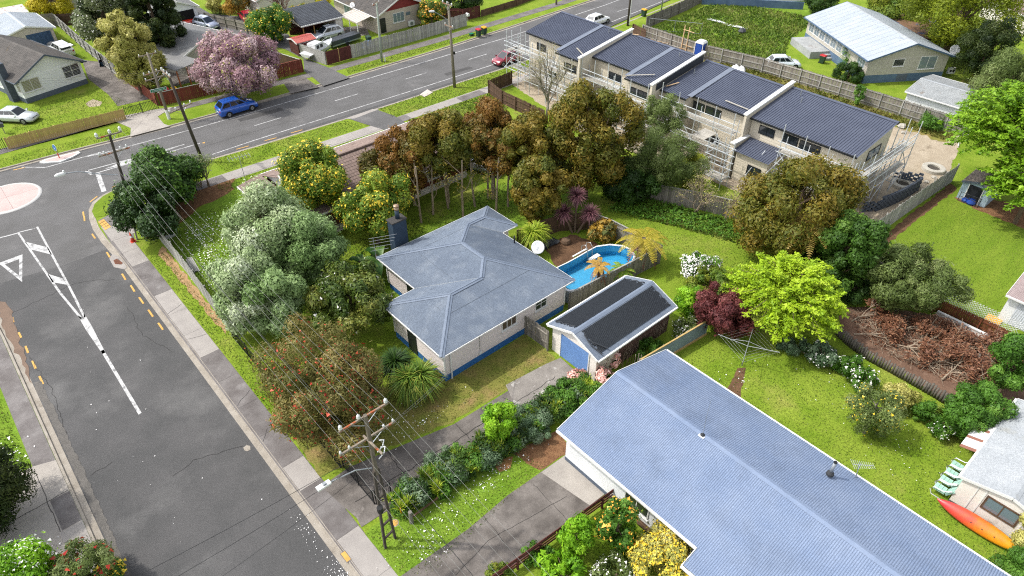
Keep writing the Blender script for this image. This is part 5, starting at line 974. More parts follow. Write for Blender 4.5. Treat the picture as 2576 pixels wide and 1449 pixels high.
# ------------------------------------------------------------------ fences
PAL = {}
def paling_mesh(mat, wd, h, v):
    k = (mat.name, wd, round(h, 2), v)
    if k not in PAL:
        t = random.uniform(-.02, .02); me = MB().add([(0, -.01, 0), (wd - .012, -.01, 0), (wd - .012, -.01, h + t), (0, -.01, h - t), (0, .01, 0), (wd - .012, .01, 0), (wd - .012, .01, h + t), (0, .01, h - t)], [(0, 1, 2, 3), (7, 6, 5, 4), (3, 2, 6, 7), (1, 5, 6, 2), (0, 3, 7, 4)]).mesh('paling'); me.materials.append(mat); PAL[k] = me
    return PAL[k]
def fence(name, label, path, h, mat, wd=.15, single=True, side=1, post=2.4, pm=None, rails=(.35, .8), capm=None, capw=.12, ph=1.0, z=0.0, limit=295, proud=.0):
    """upright boards on rails; side=+1 puts posts and rails to the right of the run"""
    root = thing(name, label, 'fence', (path[0][0], path[0][1], z)); pm = pm or mat; cnt = 0; mbj = MB()
    for (x0, y0), (x1, y1) in zip(path, path[1:]):
        L = math.hypot(x1 - x0, y1 - y0); ang = math.atan2(y1 - y0, x1 - x0); dx, dy = math.cos(ang), math.sin(ang); nx, ny = dy * side, -dx * side
        ox, oy = x0 - path[0][0], y0 - path[0][1]; n = max(1, int(L / wd))
        for i in range(n):
            s = L * i / n; hz = h * random.uniform(.97, 1.02); q = random.uniform(-.006, .006)
            if single and cnt < limit:
                o = put('paling', paling_mesh(mat, wd, h, i % 4), None, root, (ox + dx * s + nx * q, oy + dy * s + ny * q, 0), (random.gauss(0, .006), random.gauss(0, .006), ang), (1, 1, hz / h)); cnt += 1
            else:
                ax, ay = ox + dx * s + nx * q, oy + dy * s + ny * q; e = wd - .012
                vs = [(ax + dx * u + nx * t, ay + dy * u + ny * t, zz) for t in (-.01, .01) for u, zz in ((0, 0), (e, 0), (e, hz), (0, hz * .99))]
                mbj.add(vs, [(0, 1, 2, 3), (7, 6, 5, 4), (3, 2, 6, 7), (1, 5, 6, 2), (0, 3, 7, 4)])
        k = max(1, round(L / post))
        for i in range(k + 1):
            s = L * i / k; c = (ox + dx * s + nx * .08, oy + dy * s + ny * .08); MB().beam((*c, 0), (*c, h * ph), .1, .1).build('post', pm, root)
        for f in rails: MB().beam((ox + nx * .04, oy + ny * .04, h * f), (ox + dx * L + nx * .04, oy + dy * L + ny * .04, h * f), .05, .09).build('rail', pm, root)
        if capm: MB().beam((ox, oy, h * 1.02 + .02), (ox + dx * L, oy + dy * L, h * 1.02 + .02), capw, .04).build('capping', capm, root)
    if mbj.v: o = mbj.build('palings', mat, root); o['kind'] = 'stuff'
    return root
random.seed(5)
fence('paling_fence', 'weathered silver paling fence along the corner property footpath', [(9.15, 59.0), (9.05, 49), (8.7, 39.4)], 1.65, timber_pale, .13, side=-1)
fence('paling_fence', 'mossy paling fence around the swimming pool yard', [(28.45, 25.75), (38.0, 25.05), (37.75, 30.3), (37.3, 32.1)], 1.65, timber_grey, .14, side=-1, capm=timber_pale)
fence('paling_fence', 'dark weathered paling fence under the red cordyline behind the pool', [(37.2, 32.2), (35.2, 33.6), (32.0, 34.2), (31.0, 34.3)], 1.6, timber_brown, .15, side=1, capm=timber_brown)
fence('paling_fence', 'overgrown paling fence between the long lawn and the terrace', [(44.2, 34.5), (45.2, 31), (47.0, 27.5), (48.3, 24), (49.0, 21)], 1.7, timber_grey, .15, side=-1, capm=timber_pale)
fence('paling_fence', 'long weathered paling fence with visible posts and rails behind the terrace', [(77.6, 60.2), (77.4, 50), (79.0, 42), (79.5, 32), (79.5, 17.6)], 1.85, timber_grey, .15, side=1, pm=timber_pale, rails=(.2, .55, .92))
fence('paling_fence', 'streaked grey paling fence between the mown lawn and the building site', [(53.6, 15.4), (62, 15.15), (69, 14.85)], 1.85, timber_pale, .15, side=-1)
fence('paling_fence', 'short weathered paling fence joining the bungalow to its garage', [(24.3, 25.95), (24.35, 23.75)], 1.75, timber_grey, .15, side=1)
fence('paling_fence', 'brown paling fence at the street corner of the building site', [(53.2, 60.1), (49.3, 59.8), (48.5, 56.5), (48.5, 49.5)], 1.6, timber_brown, .15, side=1)
fence('paling_fence', 'new honey coloured timber fence in front of the white house', [(3.4, 81.6), (14.7, 80.9)], 1.25, timber_new, .2, single=True, side=-1)
fence('paling_fence', 'red brown stained paling fence behind the pink blossom tree', [(18.9, 81.9), (31.0, 80.5)], 1.5, timber_red, .2, side=-1, capm=timber_pale, capw=.06)
fence('paling_fence', 'red stained fence stepping up the edge of the white house driveway', [(18.6, 82.2), (18.4, 88), (18.1, 93.6)], 1.5, timber_red, .2, single=False, side=1)
fence('paling_fence', 'pale paling fence with posts running up behind the white house driveway', [(18.0, 93.8), (17.7, 106), (17.7, 120)], 1.7, timber_pale, .2, single=False, side=-1, rails=(.15, .5, .93))
fence('paling_fence', 'grey paling fence at the back of the white house yard', [(17.6, 120.2), (13.8, 121)], 1.8, timber_grey, .2, single=False)
fence('paling_fence', 'dark paling fence beyond the dark conifer', [(18, 120), (26, 114), (27.5, 110)], 1.6, timber_brown, .2, single=False)
fence('paling_fence', 'brown boarded fence with plain cap on the corner across the road', [(31.1, 80.6), (35.95, 80.3)], 1.6, timber_red, .15, side=-1, capm=timber_red)
fence('paling_fence', 'dark fence running back from the brown boarded corner fence', [(35.95, 80.4), (34.6, 86), (33.0, 90.4)], 1.5, timber_brown, .2, single=False, capm=timber_pale)
fence('paling_fence', 'long silvery paling fence in front of the red gabled house', [(43.05, 80.35), (52, 80.2), (62.4, 80.5)], 1.75, timber_pale, .15, single=True, side=-1)
fence('paling_fence', 'pale paling fence beside the boat shed drive', [(39.3, 80.45), (38.3, 86.0)], 1.7, timber_pale, .2, single=False, side=1)
fence('paling_fence', 'curving grey fence along the shared driveway at the top', [(34.5, 107), (36.5, 101), (37.6, 96), (36.2, 91.5)], 1.5, timber_grey, .2, single=False)
fence('paling_fence', 'red fence returning behind the orange flowered shrub', [(58.5, 89), (63.4, 82.6), (66.3, 82.3)], 1.7, timber_dkred, .2, single=False)
fence('picket_fence', 'low dark picket fence at the far end of the street', [(66.5, 82.2), (74, 82.6), (84, 84.5)], 1.0, timber_brown, .17, single=False)
fence('paling_fence', 'grey paling fence along the far roadside field', [(80.8, 62.3), (92, 63.6), (108, 66.5)], 1.75, timber_grey, .2, single=False, side=1)
fence('paling_fence', 'leaning dark gate of boards at the corner of the timber yard', [(76.9, 61.4), (76.3, 58.6)], 1.8, timber_brown, .15, side=1)
g2 = thing('double_gate', 'pair of dark red boarded gates in the silvery fence', 'gate', (39.35, 80.3, 0))
for i in range(2):
    x0 = .05 + i * 1.83; lf = MB().box(x0, -.04, .05, x0 + 1.75, .0, 1.72).build('leaf', timber_dkred, g2)
    for j in range(11): MB().box(x0 + j * .159 + .004, -.065, .05, x0 + j * .159 + .15, -.04, 1.73).build('board', timber_dkred, lf)
MB().box(1.79, -.09, 0, 1.87, .05, 1.8).build('post', timber_new, g2)
tr_ = thing('wire_gate', 'bent chain mesh gate frame standing in the far field', 'gate', (80.7, 61.6, 0))
for q in (((0, 0, .1), (4.2, -6.0, .1)), ((0, 0, 1.7), (4.2, -6.0, 1.5)), ((0, 0, 0), (0, 0, 1.8)), ((4.2, -6, 0), (4.2, -6, 1.6)), ((2, -3, 0), (2, -3, 1.6))): MB().tube(q, .035, 5).build('tube', galv, tr_)
# black steel fences and gates
def bars(name, label, cat, path, h, gap=.11, r=.012, mat=black_m, lowrail=.12, post=1.6, z=0):
    root = thing(name, label, cat, (*path[0], z))
    for (x0, y0), (x1, y1) in zip(path, path[1:]):
        L = math.hypot(x1 - x0, y1 - y0); ox, oy = x0 - path[0][0], y0 - path[0][1]; dx, dy = (x1 - x0) / L, (y1 - y0) / L; n = int(L / gap)
        for i in range(1, n): MB().tube([(ox + dx * L * i / n, oy + dy * L * i / n, .05), (ox + dx * L * i / n, oy + dy * L * i / n, h - .03)], r, 4, False).build('bar', mat, root)
        for zz in (lowrail, h - .12): MB().beam((ox, oy, zz), (ox + dx * L, oy + dy * L, zz), .035, .04).build('rail', mat, root)
        for i in range(max(1, round(L / post)) + 1): f = min(1, i / max(1, round(L / post))); MB().beam((ox + dx * L * f, oy + dy * L * f, 0), (ox + dx * L * f, oy + dy * L * f, h + .05), .06, .06).build('post', mat, root)
    return root
bars('bar_gate', 'black steel bar gate opened across the bungalow driveway entrance', 'gate', [(8.75, 24.6), (8.75, 21.35)], 1.25)
bars('bar_gate', 'short black steel gate leaf folded back beside the strappy hedge', 'gate', [(8.85, 21.25), (9.75, 21.15)], 1.25)
bars('bar_gate', 'low black steel driveway gate beside the new timber fence', 'gate', [(14.9, 81.2), (18.4, 81.4)], 1.2, .16, .02)
bars('bar_gate', 'black steel gate at the left edge beside the new timber fence', 'gate', [(-1.5, 82.0), (3.2, 81.8)], 1.2, .16, .02)
cl = thing('mesh_fence', 'black chain mesh fence along the berm beside the bottlebrush', 'fence', (8.6, 39.3, 0))
cm = MB(); y = 0
for y0, y1 in ((0, -14.6),):
    for i in range(int(14.6 / .12)): cm.tube([(0, -i * .12, .03), (0, -i * .12 - .5, 1.15)], .008, 3, False); cm.tube([(0, -i * .12 - .5, .03), (0, -i * .12, 1.15)], .008, 3, False)
o = cm.build('mesh', black_m, cl); o['kind'] = 'stuff'
for i in range(7): MB().tube([(0, -i * 2.43, 0), (0, -i * 2.43, 1.3)], .04, 6).build('post', black_m, cl)
for z in (.05, 1.17): MB().tube([(0, 0, z), (0, -14.6, z)], .02, 5).build('rail', black_m, cl)
# corrugated iron fence, dark red rail fence, log wall, red fence of slabs, trellis
cf = thing('iron_fence', 'corrugated iron fence on timber rails beside the red leaved tree', 'fence', (27.2, 18.1, 0))
mb = MB(); L = 6.6; n = int(L / .019)
mbv = [((6.6 * i / n), -.6 * i / n + .009 * math.sin(2 * PI * L * i / n / .0762), z) for i in range(n + 1) for z in (.15, 1.4)]
o = MB(); hrow = []
for j in range(20): pass
hz_n = 66
vs = [(x, -.6 * x / 6.6 + .009 * math.sin(2 * PI * k / 4), .12 + 1.28 * k / hz_n) for k in range(hz_n + 1) for x in (0, 6.6)]
MB().add(vs, [(2 * k, 2 * k + 1, 2 * k + 3, 2 * k + 2) for k in range(hz_n)]).build('iron_sheet', M('iron_greenblue', '#9db0b5', '#8b9da3', scale=1.5, fine=.06, rough=.5, metal=.3), cf)
MB().beam((0, .02, 1.43), (6.6, -.58, 1.43), .1, .06).build('capping', timber_new, cf); MB().beam((0, -.04, .1), (6.6, -.64, .1), .06, .18).build('plinth', timber_new, cf)
for i in range(4): MB().beam((2.2 * i, .07 - .2 * i, 0), (2.2 * i, .07 - .2 * i, 1.45), .1, .1).build('post', timber_grey, cf)
rf = thing('rail_fence', 'dark red fence of three horizontal rails beside the dark concrete drive', 'fence', (19.4, 12.75, 0))
for i in range(8): MB().beam((-1.45 * i, .11 * i, 0), (-1.45 * i, .11 * i, .95), .1, .1).build('post', timber_dkred, rf)
for z in (.3, .55, .8, .98): MB().beam((0, .04, z), (-10.4, .82, z), .04, .13).build('rail', timber_dkred, rf)
lw = thing('log_wall', 'retaining wall of upright mossy grey logs above the curved flower bed', 'wall', (40.2, 11.2, 0)); logm = M('punga_log', '#67625a', '#7b756b', scale=5, fine=.25, fscale=12, rough=1, rnd=.15, stretch=(1, 1, .25)); random.seed(8)
lp = dense([(40.7, 11.4), (40.3, 10.4), (39.9, 8.7), (39.95, 6.7), (39.9, 4.8), (39.8, 3.0), (39.9, 1.6)], .17)
for p in lp: r = random.uniform(.07, .1); MB().tube([(p[0] - 40.2, p[1] - 11.2, 0), (p[0] - 40.2 - .05, p[1] - 11.2 + random.uniform(-.03, .03), .4), (p[0] - 40.2 - .03 + random.uniform(-.04, .04), p[1] - 11.2, .85 + random.uniform(-.1, .12))], [r * 1.05, r, r * .85], 7).build('log', logm, lw, smooth=True)
fence('slab_fence', 'rusty red fence of rough upright slabs beside the white trellis', [(48.5, 8.2), (48.6, 5), (48.6, 2.6)], 1.15, M('slab_rust', '#6b3a26', '#8a5230', scale=3, fine=.2, rough=1, rnd=.2), .12, side=1)
rwl = thing('retaining_wall', 'low cream block retaining wall with white cap below the rusty red fence', 'wall', (48.1, 7.0, 0)); MB().box(-.1, -4.6, 0, .1, .6, .4).build('blockwork', cream_wall, rwl); MB().box(-.14, -4.6, .4, .08, .6, .47).build('cap', white_trim, rwl)
tl = thing('trellis', 'white diamond lattice trellis panel beside the sleepout', 'trellis', (49.6, 7.5, 0)); random.seed(2)
for i in range(26):
    x0 = -i * .2 + 1.2
    for sg in (1, -1):
        a, b = (x0, 0.1), (x0 - 1.3, 1.5)
        if sg < 0: a, b = (x0 - 1.3, .1), (x0, 1.5)
        MB().beam((.02 * sg, a[0], a[1]), (.02 * sg, b[0], b[1]), .012, .035, (1, 0, 0)).build('lath', white_trim, tl)
ym = thing('yellow_mat', 'bright yellow plastic tray lying by the trellis', 'tray', (50.2, 4.6, 0)); MB().box(0, -.5, 0, .9, .5, .12).build('tray', yellow_pl, ym); MB().box(.05, -.45, .1, .85, .45, .125).build('rim', yellow_pl, ym)
# broken boards by the garage
for i, (a, n_, lb) in enumerate(((26.6, 19.0, 'warped paling leaning at the garage corner'), (27.0, 18.8, 'split dark paling leaning beside the garage side wall'), (27.35, 18.5, 'peeling red and white board at the end of the iron fence'))):
    bd = thing('broken_palings', lb, 'palings', (a, n_, 0), -.9)
    for j in range(3): MB().beam((j * .14 - .1, 0, 0), (j * .14 - .1 + random.uniform(-.1, .1), .15, 1.3 + random.uniform(-.1, .15)), .13, .03).build('paling', timber_brown if i < 2 else M('flaking_paint%d' % j, '#d8cfc6', '#7a3a30', scale=5, rough=.9), bd)
# ------------------------------------------------------------------ swimming pool
po = thing('swimming_pool', 'bright blue above ground oval swimming pool with white rim and steps', 'pool', (32.5, 27.3, 0))
pp = [(28.9, 26.4), (29.6, 25.95), (31, 25.7), (33.0, 25.45), (34.8, 25.4), (35.9, 26.0), (36.35, 26.9), (36.2, 27.6), (35.6, 28.35), (34.6, 28.9), (33.6, 28.92), (32.3, 28.9), (31.2, 28.92), (30.3, 29.0), (29.4, 28.9), (28.9, 28.2), (28.75, 27.2)]
pp = [(x - 32.5, y - 27.3) for x, y in pp]; n = len(pp); mb = MB()
mb.add([(x, y, z) for z in (0, 1.2) for x, y in pp], [(i, (i + 1) % n, n + (i + 1) % n, n + i) for i in range(n)]); mb.build('shell', M('pool_side', '#c8d3da', rough=.5), po)
q = [(x * .985, y * .97) for x, y in pp]; MB().add([(x, y, z) for z in (.25, 1.19) for x, y in q], [((i + 1) % n, i, n + i, n + (i + 1) % n) for i in range(n)] + [tuple(range(n))]).build('liner', pool_blue, po)
rimv = [(x * s, y * s, z) for s, z in ((.96, 1.22), (1.02, 1.22), (1.02, 1.16)) for x, y in pp]; MB().add(rimv, [(i, n + i, n + (i + 1) % n, (i + 1) % n)[::-1] for i in range(n)] + [(n + i, 2 * n + i, 2 * n + (i + 1) % n, n + (i + 1) % n)[::-1] for i in range(n)]).build('rim', white_pl, po)
wmat = bpy.data.materials.new('pool_water'); wmat.use_nodes = True; t = wmat.node_tree; tp_ = node(t, 'ShaderNodeBsdfTransparent'); tp_.inputs[0].default_value = (.82, .95, .99, 1); gl_ = node(t, 'ShaderNodeBsdfGlossy'); gl_.inputs['Roughness'].default_value = .03
fr_ = node(t, 'ShaderNodeFresnel'); fr_.inputs[0].default_value = 1.33; mx_ = node(t, 'ShaderNodeMixShader'); t.links.new(fr_.outputs[0], mx_.inputs[0]); t.links.new(tp_.outputs[0], mx_.inputs[1]); t.links.new(gl_.outputs[0], mx_.inputs[2]); t.links.new(mx_.outputs[0], t.nodes['Material Output'].inputs[0])
shallow = M('pool_floor_pale', '#5fbbe6', '#6cc4ea', scale=.6, rough=.4)
MB().add([(x * .8 - .3, y * .72, .3) for x, y in pp], [tuple(range(n))]).build('floor_mat', shallow, po)
MB().add([(x * .97, y * .95, .62) for x, y in pp], [tuple(range(n))]).build('water', wmat, po)
for i in range(4): MB().box(.9, 1.0 - i * .12, .62 + i * .15, 1.55, 1.12 - i * .12 + .25, .66 + i * .15).build('step', white_pl, po)
for x in (.75, 1.3): MB().tube([(x, 1.3, .6), (x, 1.35, 1.7), (x, 1.6, 1.95), (x, 1.95, 1.75), (x, 2.1, .2)], .025, 6).build('handrail', steel, po, smooth=True)
lad = thing('pool_ladder', 'white slatted ladder leaning outside the pool rim', 'ladder', (33.4, 29.2, 0))
for i in range(5): MB().box(-.25, i * .2, 1.1 - i * .22, .45, i * .2 + .14, 1.14 - i * .22).build('tread', white_pl, lad)
bp_ = thing('black_sheet', 'crumpled black plastic sheet by the pool yard fence', 'plastic sheet', (32.6, 32.7, 0)); o = MB()
g = [(i * .35 - 1.1, j * .3 - .4, random.uniform(.02, .3)) for i in range(8) for j in range(4)]; o.add(g, [(i * 4 + j, i * 4 + 4 + j, i * 4 + 5 + j, i * 4 + 1 + j) for i in range(7) for j in range(3)]); o.build('sheet', black_pl, bp_)
bo = thing('boulder', 'brown rounded boulder near the black plastic by the pool', 'rock', (34.3, 32.0, 0)); o = MB().lathe([(.3, 0), (.42, .15), (.35, .4), (.1, .5)], n=9).build('stone', M('boulder_brown', '#8a6f58', '#75604f', scale=4, fine=.2, rough=1), bo)
# ------------------------------------------------------------------ clothes lines
def hoist(label, loc, h, r, rot, arms=4, lines=4):
    t = thing('clothes_hoist', label, 'clothesline', loc, rot); MB().tube([(0, 0, 0), (0, 0, h + .25)], .03, 8).build('post', galv, t)
    tips = [(r * math.cos(PI * 2 * i / arms), r * math.sin(PI * 2 * i / arms), h + .1) for i in range(arms)]
    for p in tips:
        MB().tube([(0, 0, h - .15), p], .022, 6).build('arm', steel, t); MB().tube([(0, 0, h + .25), tuple(c * .55 for c in p[:2]) + (h + .02,)], .014, 5).build('stay', steel, t)
    for k in range(lines):
        f = .95 - k * .16
        for i in range(arms): a, b = tips[i], tips[(i + 1) % arms]; MB().tube([(a[0] * f, a[1] * f, h + .08 * f), (b[0] * f, b[1] * f, h + .08 * f)], .0035, 3, False).build('line', M('cord', '#c9c9c4', rough=.6) if 'cord' not in MATS else MATS['cord'], t)
    return t
hoist('silver rotary clothes hoist on the sunny lawn beside the red leaved tree', (33.07, 14.04, 0), 2.0, 1.98, math.radians(23))
hoist('tall rotary clothes hoist in the weedy yard at upper right', (97.6, 25.0, 0), 2.3, 2.4, math.radians(10), lines=1)
# ------------------------------------------------------------------ poles and wires
def insul(mb_root, p, s=1.0): MB().lathe([(.035 * s, 0), (.035 * s, .05 * s), (.09 * s, .07 * s), (.09 * s, .12 * s), (.06 * s, .14 * s), (.09 * s, .16 * s), (.085 * s, .22 * s), (.06 * s, .26 * s), (.03 * s, .3 * s)], n=9).build('insulator', porcelain, mb_root, loc=p, smooth=True)
def pole(label, base, h, lean, mat, arms, r0=.16, r1=.11, legs=None, name='power_pole', legm=None):
    """arms: (z, half length, angle, [insulator offsets], insulator size)"""
    t = thing(name, label, 'power pole', (*base, 0)); tx, ty = lean
    def ax(z): return (tx * z / h, ty * z / h, z)
    if legs:
        zs, sep, ang = legs; dx, dy = math.cos(ang) * sep, math.sin(ang) * sep; lm = legm or mat
        MB().tube([ax(zs - .3), ax(h)], [.12, .1], 8).build('shaft', mat, t)
        for sg in (-1, 1): MB().beam((sg * dx, sg * dy, 0), (ax(zs)[0] + sg * dx * .35, ax(zs)[1] + sg * dy * .35, zs), .12, .12).build('leg', lm, t)
        for i in range(int(zs / 1.1)):
            z = .8 + i * 1.1; k = 1 - .65 * z / zs
            if z < zs - .2: MB().beam((ax(z)[0] - dx * k, ax(z)[1] - dy * k, z), (ax(z)[0] + dx * k, ax(z)[1] + dy * k, z), .09, .12).build('web', lm, t)
    else: MB().tube([ax(0), ax(h * .5), ax(h)], [r0, (r0 + r1) / 2, r1], 10).build('shaft', mat, t, smooth=True)
    for z, hl, ang, ins, sz in arms:
        c = ax(z); dx, dy = math.cos(ang), math.sin(ang); px, py = -dy * .15, dx * .15
        MB().beam((c[0] - dx * hl + px, c[1] - dy * hl + py, z), (c[0] + dx * hl + px, c[1] + dy * hl + py, z), .08, .1).build('crossarm', arm_wood, t)
        for s_ in ins: insul(t, (c[0] + dx * s_ + px, c[1] + dy * s_ + py, z + .06), sz)
        for sg in (-1, 1): MB().beam((c[0] + px, c[1] + py, z - .6), (c[0] + dx * hl * .55 * sg + px, c[1] + dy * hl * .55 * sg + py, z - .04), .03, .03).build('brace', galv, t)
    return t
P1 = pole('near power pole with twin concrete legs and two lichened crossarms', (8.1, 18.8), 10.0, (.1, .12), M('pole_grey_wood', '#756c60', '#857b6d', scale=3, fine=.22, fscale=9, rough=.95, stretch=(1, 1, .12)), [(9.75, 1.25, 0, (-1.15, -.25, 1.15), 1.0), (8.35, 1.45, 0, (-1.4, -.95, .85, 1.35), .65)], legs=(6.2, .36, .2), legm=pole_dark)
MB().tube([(-.15, 0, 6.6), (-.9, .1, 7.0), (-2.2, .2, 7.15)], .03, 6).build('lamp_arm', galv, P1); lp1 = MB().box(-2.75, .08, 7.12, -2.1, .34, 7.22).build('lamp_head', white_pl, P1); MB().box(-2.45, .14, 7.22, -2.3, .28, 7.3).build('sensor', galv, lp1)
MB().tube([(.0, .5, 8.35), (.1, -.9, 8.3)], .06, 6).build('crossarm', arm_wood, P1); MB().lathe([(.16, 0), (.16, .35)], (-.25, -.2, 3.4), 10).build('fuse_box', black_m, P1)
for dz in (7.3, 7.8): MB().tube([(.15, -.3, dz), (.5, -.2, dz + .06), (.75, .1, dz), (.6, .25, dz - .05)], .03, 6).build('bushing', porcelain, P1)
P2_ = pole('corner power pole with rusty crossarm rising from the hedge', (8.0, 56.4), 9.2, (.75, .05), pole_dark, [(9.1, .95, .0, (-.85, .1, .85), 1.3), (7.7, 1.15, .0, (-1.05, -.7, .5, .95), .9)], legs=(4.6, .34, .3), legm=pole_conc)
MB().tube([(.2, .05, 5.9), (-.9, .25, 6.3), (-2.2, .5, 6.9), (-3.0, .6, 7.0)], .04, 6).build('lamp_arm', galv, P2_); lp2 = MB().lathe([(.05, -.5), (.16, -.3), (.16, .2), (.05, .3)], n=8).build('lamp_head', white_pl, P2_, loc=(-3.3, .65, 7.02), rot=(0, PI / 2, 0)); MB().lathe([(.07, 0), (.07, .12), (.02, .15)], n=8).build('sensor', porcelain, P2_, loc=(-3.1, .63, 7.15))
P3 = pole('dark leaning tarred power pole rising behind the corner bushes', (17.3, 68.6), 9.3, (-.5, .4), pole_dark, [(9.0, 1.1, PI / 2, (-1, -.4, .4, 1), .9), (5.6, 1.3, .35, (-1.2, -.5, .5, 1.2), .9)], r0=.17, r1=.12)
P3.location = (17.2, 65.9, 0)
P4 = pole('grey pole with white painted foot and green street sign', (18.3, 77.9), 7.3, (.05, .0), pole_wood, [(7.1, .95, .0, (-.85, 0, .85), .6), (5.2, 1.1, 0.15, (-1, -.4, .4, 1), .8), (4.6, 1.1, 0.15, (-1, 1), .8)], r0=.17, r1=.11)
MB().lathe([(.178, 0), (.172, 1.1)], n=10).build('white_band', white_trim, P4)
def text(name, s, size, mat, parent, loc, rot):
    cu = bpy.data.curves.new(name, 'FONT'); cu.body = s; cu.size = size; cu.align_x = 'CENTER'; cu.align_y = 'CENTER'; cu.extrude = .003
    o = bpy.data.objects.new(name, cu); COL.objects.link(o); bpy.context.view_layer.update(); me = bpy.data.meshes.new_from_object(o); bpy.data.objects.remove(o); me.materials.clear(); q = put(name, me, mat, parent, loc, rot); return q
sg = thing('street_name_sign', 'green street name sign with white lettering fixed to the pole', 'sign', (18.15, 77.6, 3.5), -.12)
MB().box(-.8, -.02, -.13, .8, .02, .13).build('blade', sign_green, sg); MB().box(-.83, -.012, -.16, .83, .012, .16).build('border', white_pl, sg)
text('lettering', 'Friedlanders Rd', .21, white_pl, sg, (0, -.026, 0), (PI / 2, 0, 0))
P5 = pole('grey timber power pole with street lamp on the near verge', (47.3, 63.9), 9.9, (-.25, .0), pole_wood, [(9.7, .9, PI / 2, (-.8, 0, .8), .9), (7.3, .8, PI / 2, (-.7, .7), .7)], r0=.2, r1=.13)
MB().tube([(0, 0, 7.6), (-.7, .5, 8.3), (-1.5, 1.0, 8.9)], .035, 5).build('lamp_arm', galv, P5); MB().box(-.3, -.12, -.06, .3, .12, .06).build('lamp_head', white_pl, P5, loc=(-1.75, 1.15, 8.95), rot=(0, 0, -.6)); MB().lathe([(.12, 0), (.12, .3)], (.15, -.1, 4.0), 8).build('fuse_box', black_m, P5)
P6 = pole('pale green painted power pole with small crossarm on the far verge', (45.3, 76.7), 7.3, (.25, 0), M('pole_green', '#b3beb0', '#a4afa1', scale=2, fine=.1, rough=.9, stretch=(1, 1, .2)), [(7.15, .75, .4, (-.65, .65), .6)], r0=.16, r1=.11)
MB().tube([(.35, -.2, 0), (.35, -.2, .8)], .08, 8).build('cable_guard', white_pl, P6)
P7 = pole('dark timber pole with white strip beyond the terrace roof', (80.0, 64.9), 10, (0, 0), pole_dark, [(9.7, .9, PI / 2, (-.8, .8), .8)], r0=.2, r1=.15); MB().box(-.06, -.24, .2, .06, -.2, 6).build('cable_guard', white_pl, P7)
P8 = pole('slim grey lamp post beyond the wheelie bin on the near verge', (88.9, 65.9), 8, (0, 0), galv, [], r0=.1, r1=.07, name='lamp_post'); P9 = pole('slim grey post on the far verge at the top edge', (79.2, 79.0), 8, (0, 0), pole_wood, [], r0=.15, r1=.1, name='lamp_post')
for q in (P8, P9): q['category'] = 'lamp post'
def wire(label, pts, sag=.5, r=.006, mat=None, group=None):
    t = thing('overhead_wire', label, 'wire', pts[0], group=group); p0 = Vector(pts[0])
    for a, b in zip(pts, pts[1:]):
        a, b = Vector(a), Vector(b); MB().tube([a.lerp(b, f) - p0 - Vector((0, 0, 4 * sag * f * (1 - f))) for f in np.linspace(0, 1, 13)], r, 4, False).build('span', mat or wire_m, t)
    return t
for i, (d1, d2) in enumerate(((-1.15, -.85), (-.25, .1), (1.15, .85))): wire('upper aluminium power wire along the side street between the crossarms', [(8.2 + d1 + .1, -12, 10.1), (8.2 + d1, 18.95, 10.15), (8.75 + d2, 56.5, 9.45)], .8, group='upper power wires along the side street')
for i, (d1, d2) in enumerate(((-1.4, -1.05), (-.95, -.7), (.85, .5), (1.35, .95))): wire('lower aluminium power wire along the side street between the crossarms', [(8.2 + d1, -12, 8.6), (8.2 + d1, 18.95, 8.62), (8.65 + d2, 56.5, 8.0)], .9, group='lower power wires along the side street')
wire('thick bundled telephone cable along the side street', [(8.35, -12, 7.1), (8.15, 18.8, 7.3), (8.5, 56.4, 7.0)], 1.0, .014, wire_d)
wire('black service cable crossing the side street from the near pole', [(8.1, 18.8, 7.9), (-18, 24, 6.0)], .9, .013, wire_d); wire('second black service cable crossing the side street', [(8.0, 18.7, 7.5), (-18, 22.5, 5.8)], 1.1, .012, wire_d); wire('slack thin black cable crossing the side street lowest', [(8.0, 18.7, 6.9), (-18, 20, 5.4)], 1.2, .009, wire_d)
wire('service wire running to the bungalow eave', [(8.5, 19.0, 8.3), (20.2, 25.5, 2.95)], .4, .008); wire('second service wire running to the bungalow eave', [(8.9, 19.0, 8.3), (20.3, 25.5, 2.9)], .5, .008)
for i, dz in enumerate((9.4, 9.2, 8.2)): wire(('topmost', 'middle', 'lowest')[i] + ' wire from the corner pole to the leaning tarred pole', [(8.9, 56.4, dz), (16.8, 66.2, dz - .3)], .2, .008, wire_d)
for i, dn in enumerate((-.9, -.3, .4, 1.0)): wire('dark power wire strung along the main road', [(16.7, 66.2 + dn, 8.9), (47.0, 63.9 + dn * .8, 9.8), (80, 64.9 + dn * .8, 9.8)], .5, .008, wire_d, group='dark power wires along the main road')
for i, dn in enumerate((-.4, .4)): wire('thin telephone wire along the far verge', [(18.3 + dn, 77.9, 7.2), (45.4, 76.7 + dn, 7.2), (79.2, 79 + dn, 7.4)], .5, .008, wire_d, group='telephone wires along the far verge')
for i in range(3): wire('thin wire from the leaning tarred pole to the far left', [(16.8, 66.2, 8.8 - i * .25), (18.3, 77.9, 5.3 - i * .25), (-10, 96, 6 - i * .25)], .3, .008, wire_d, group='wires crossing to the far left')
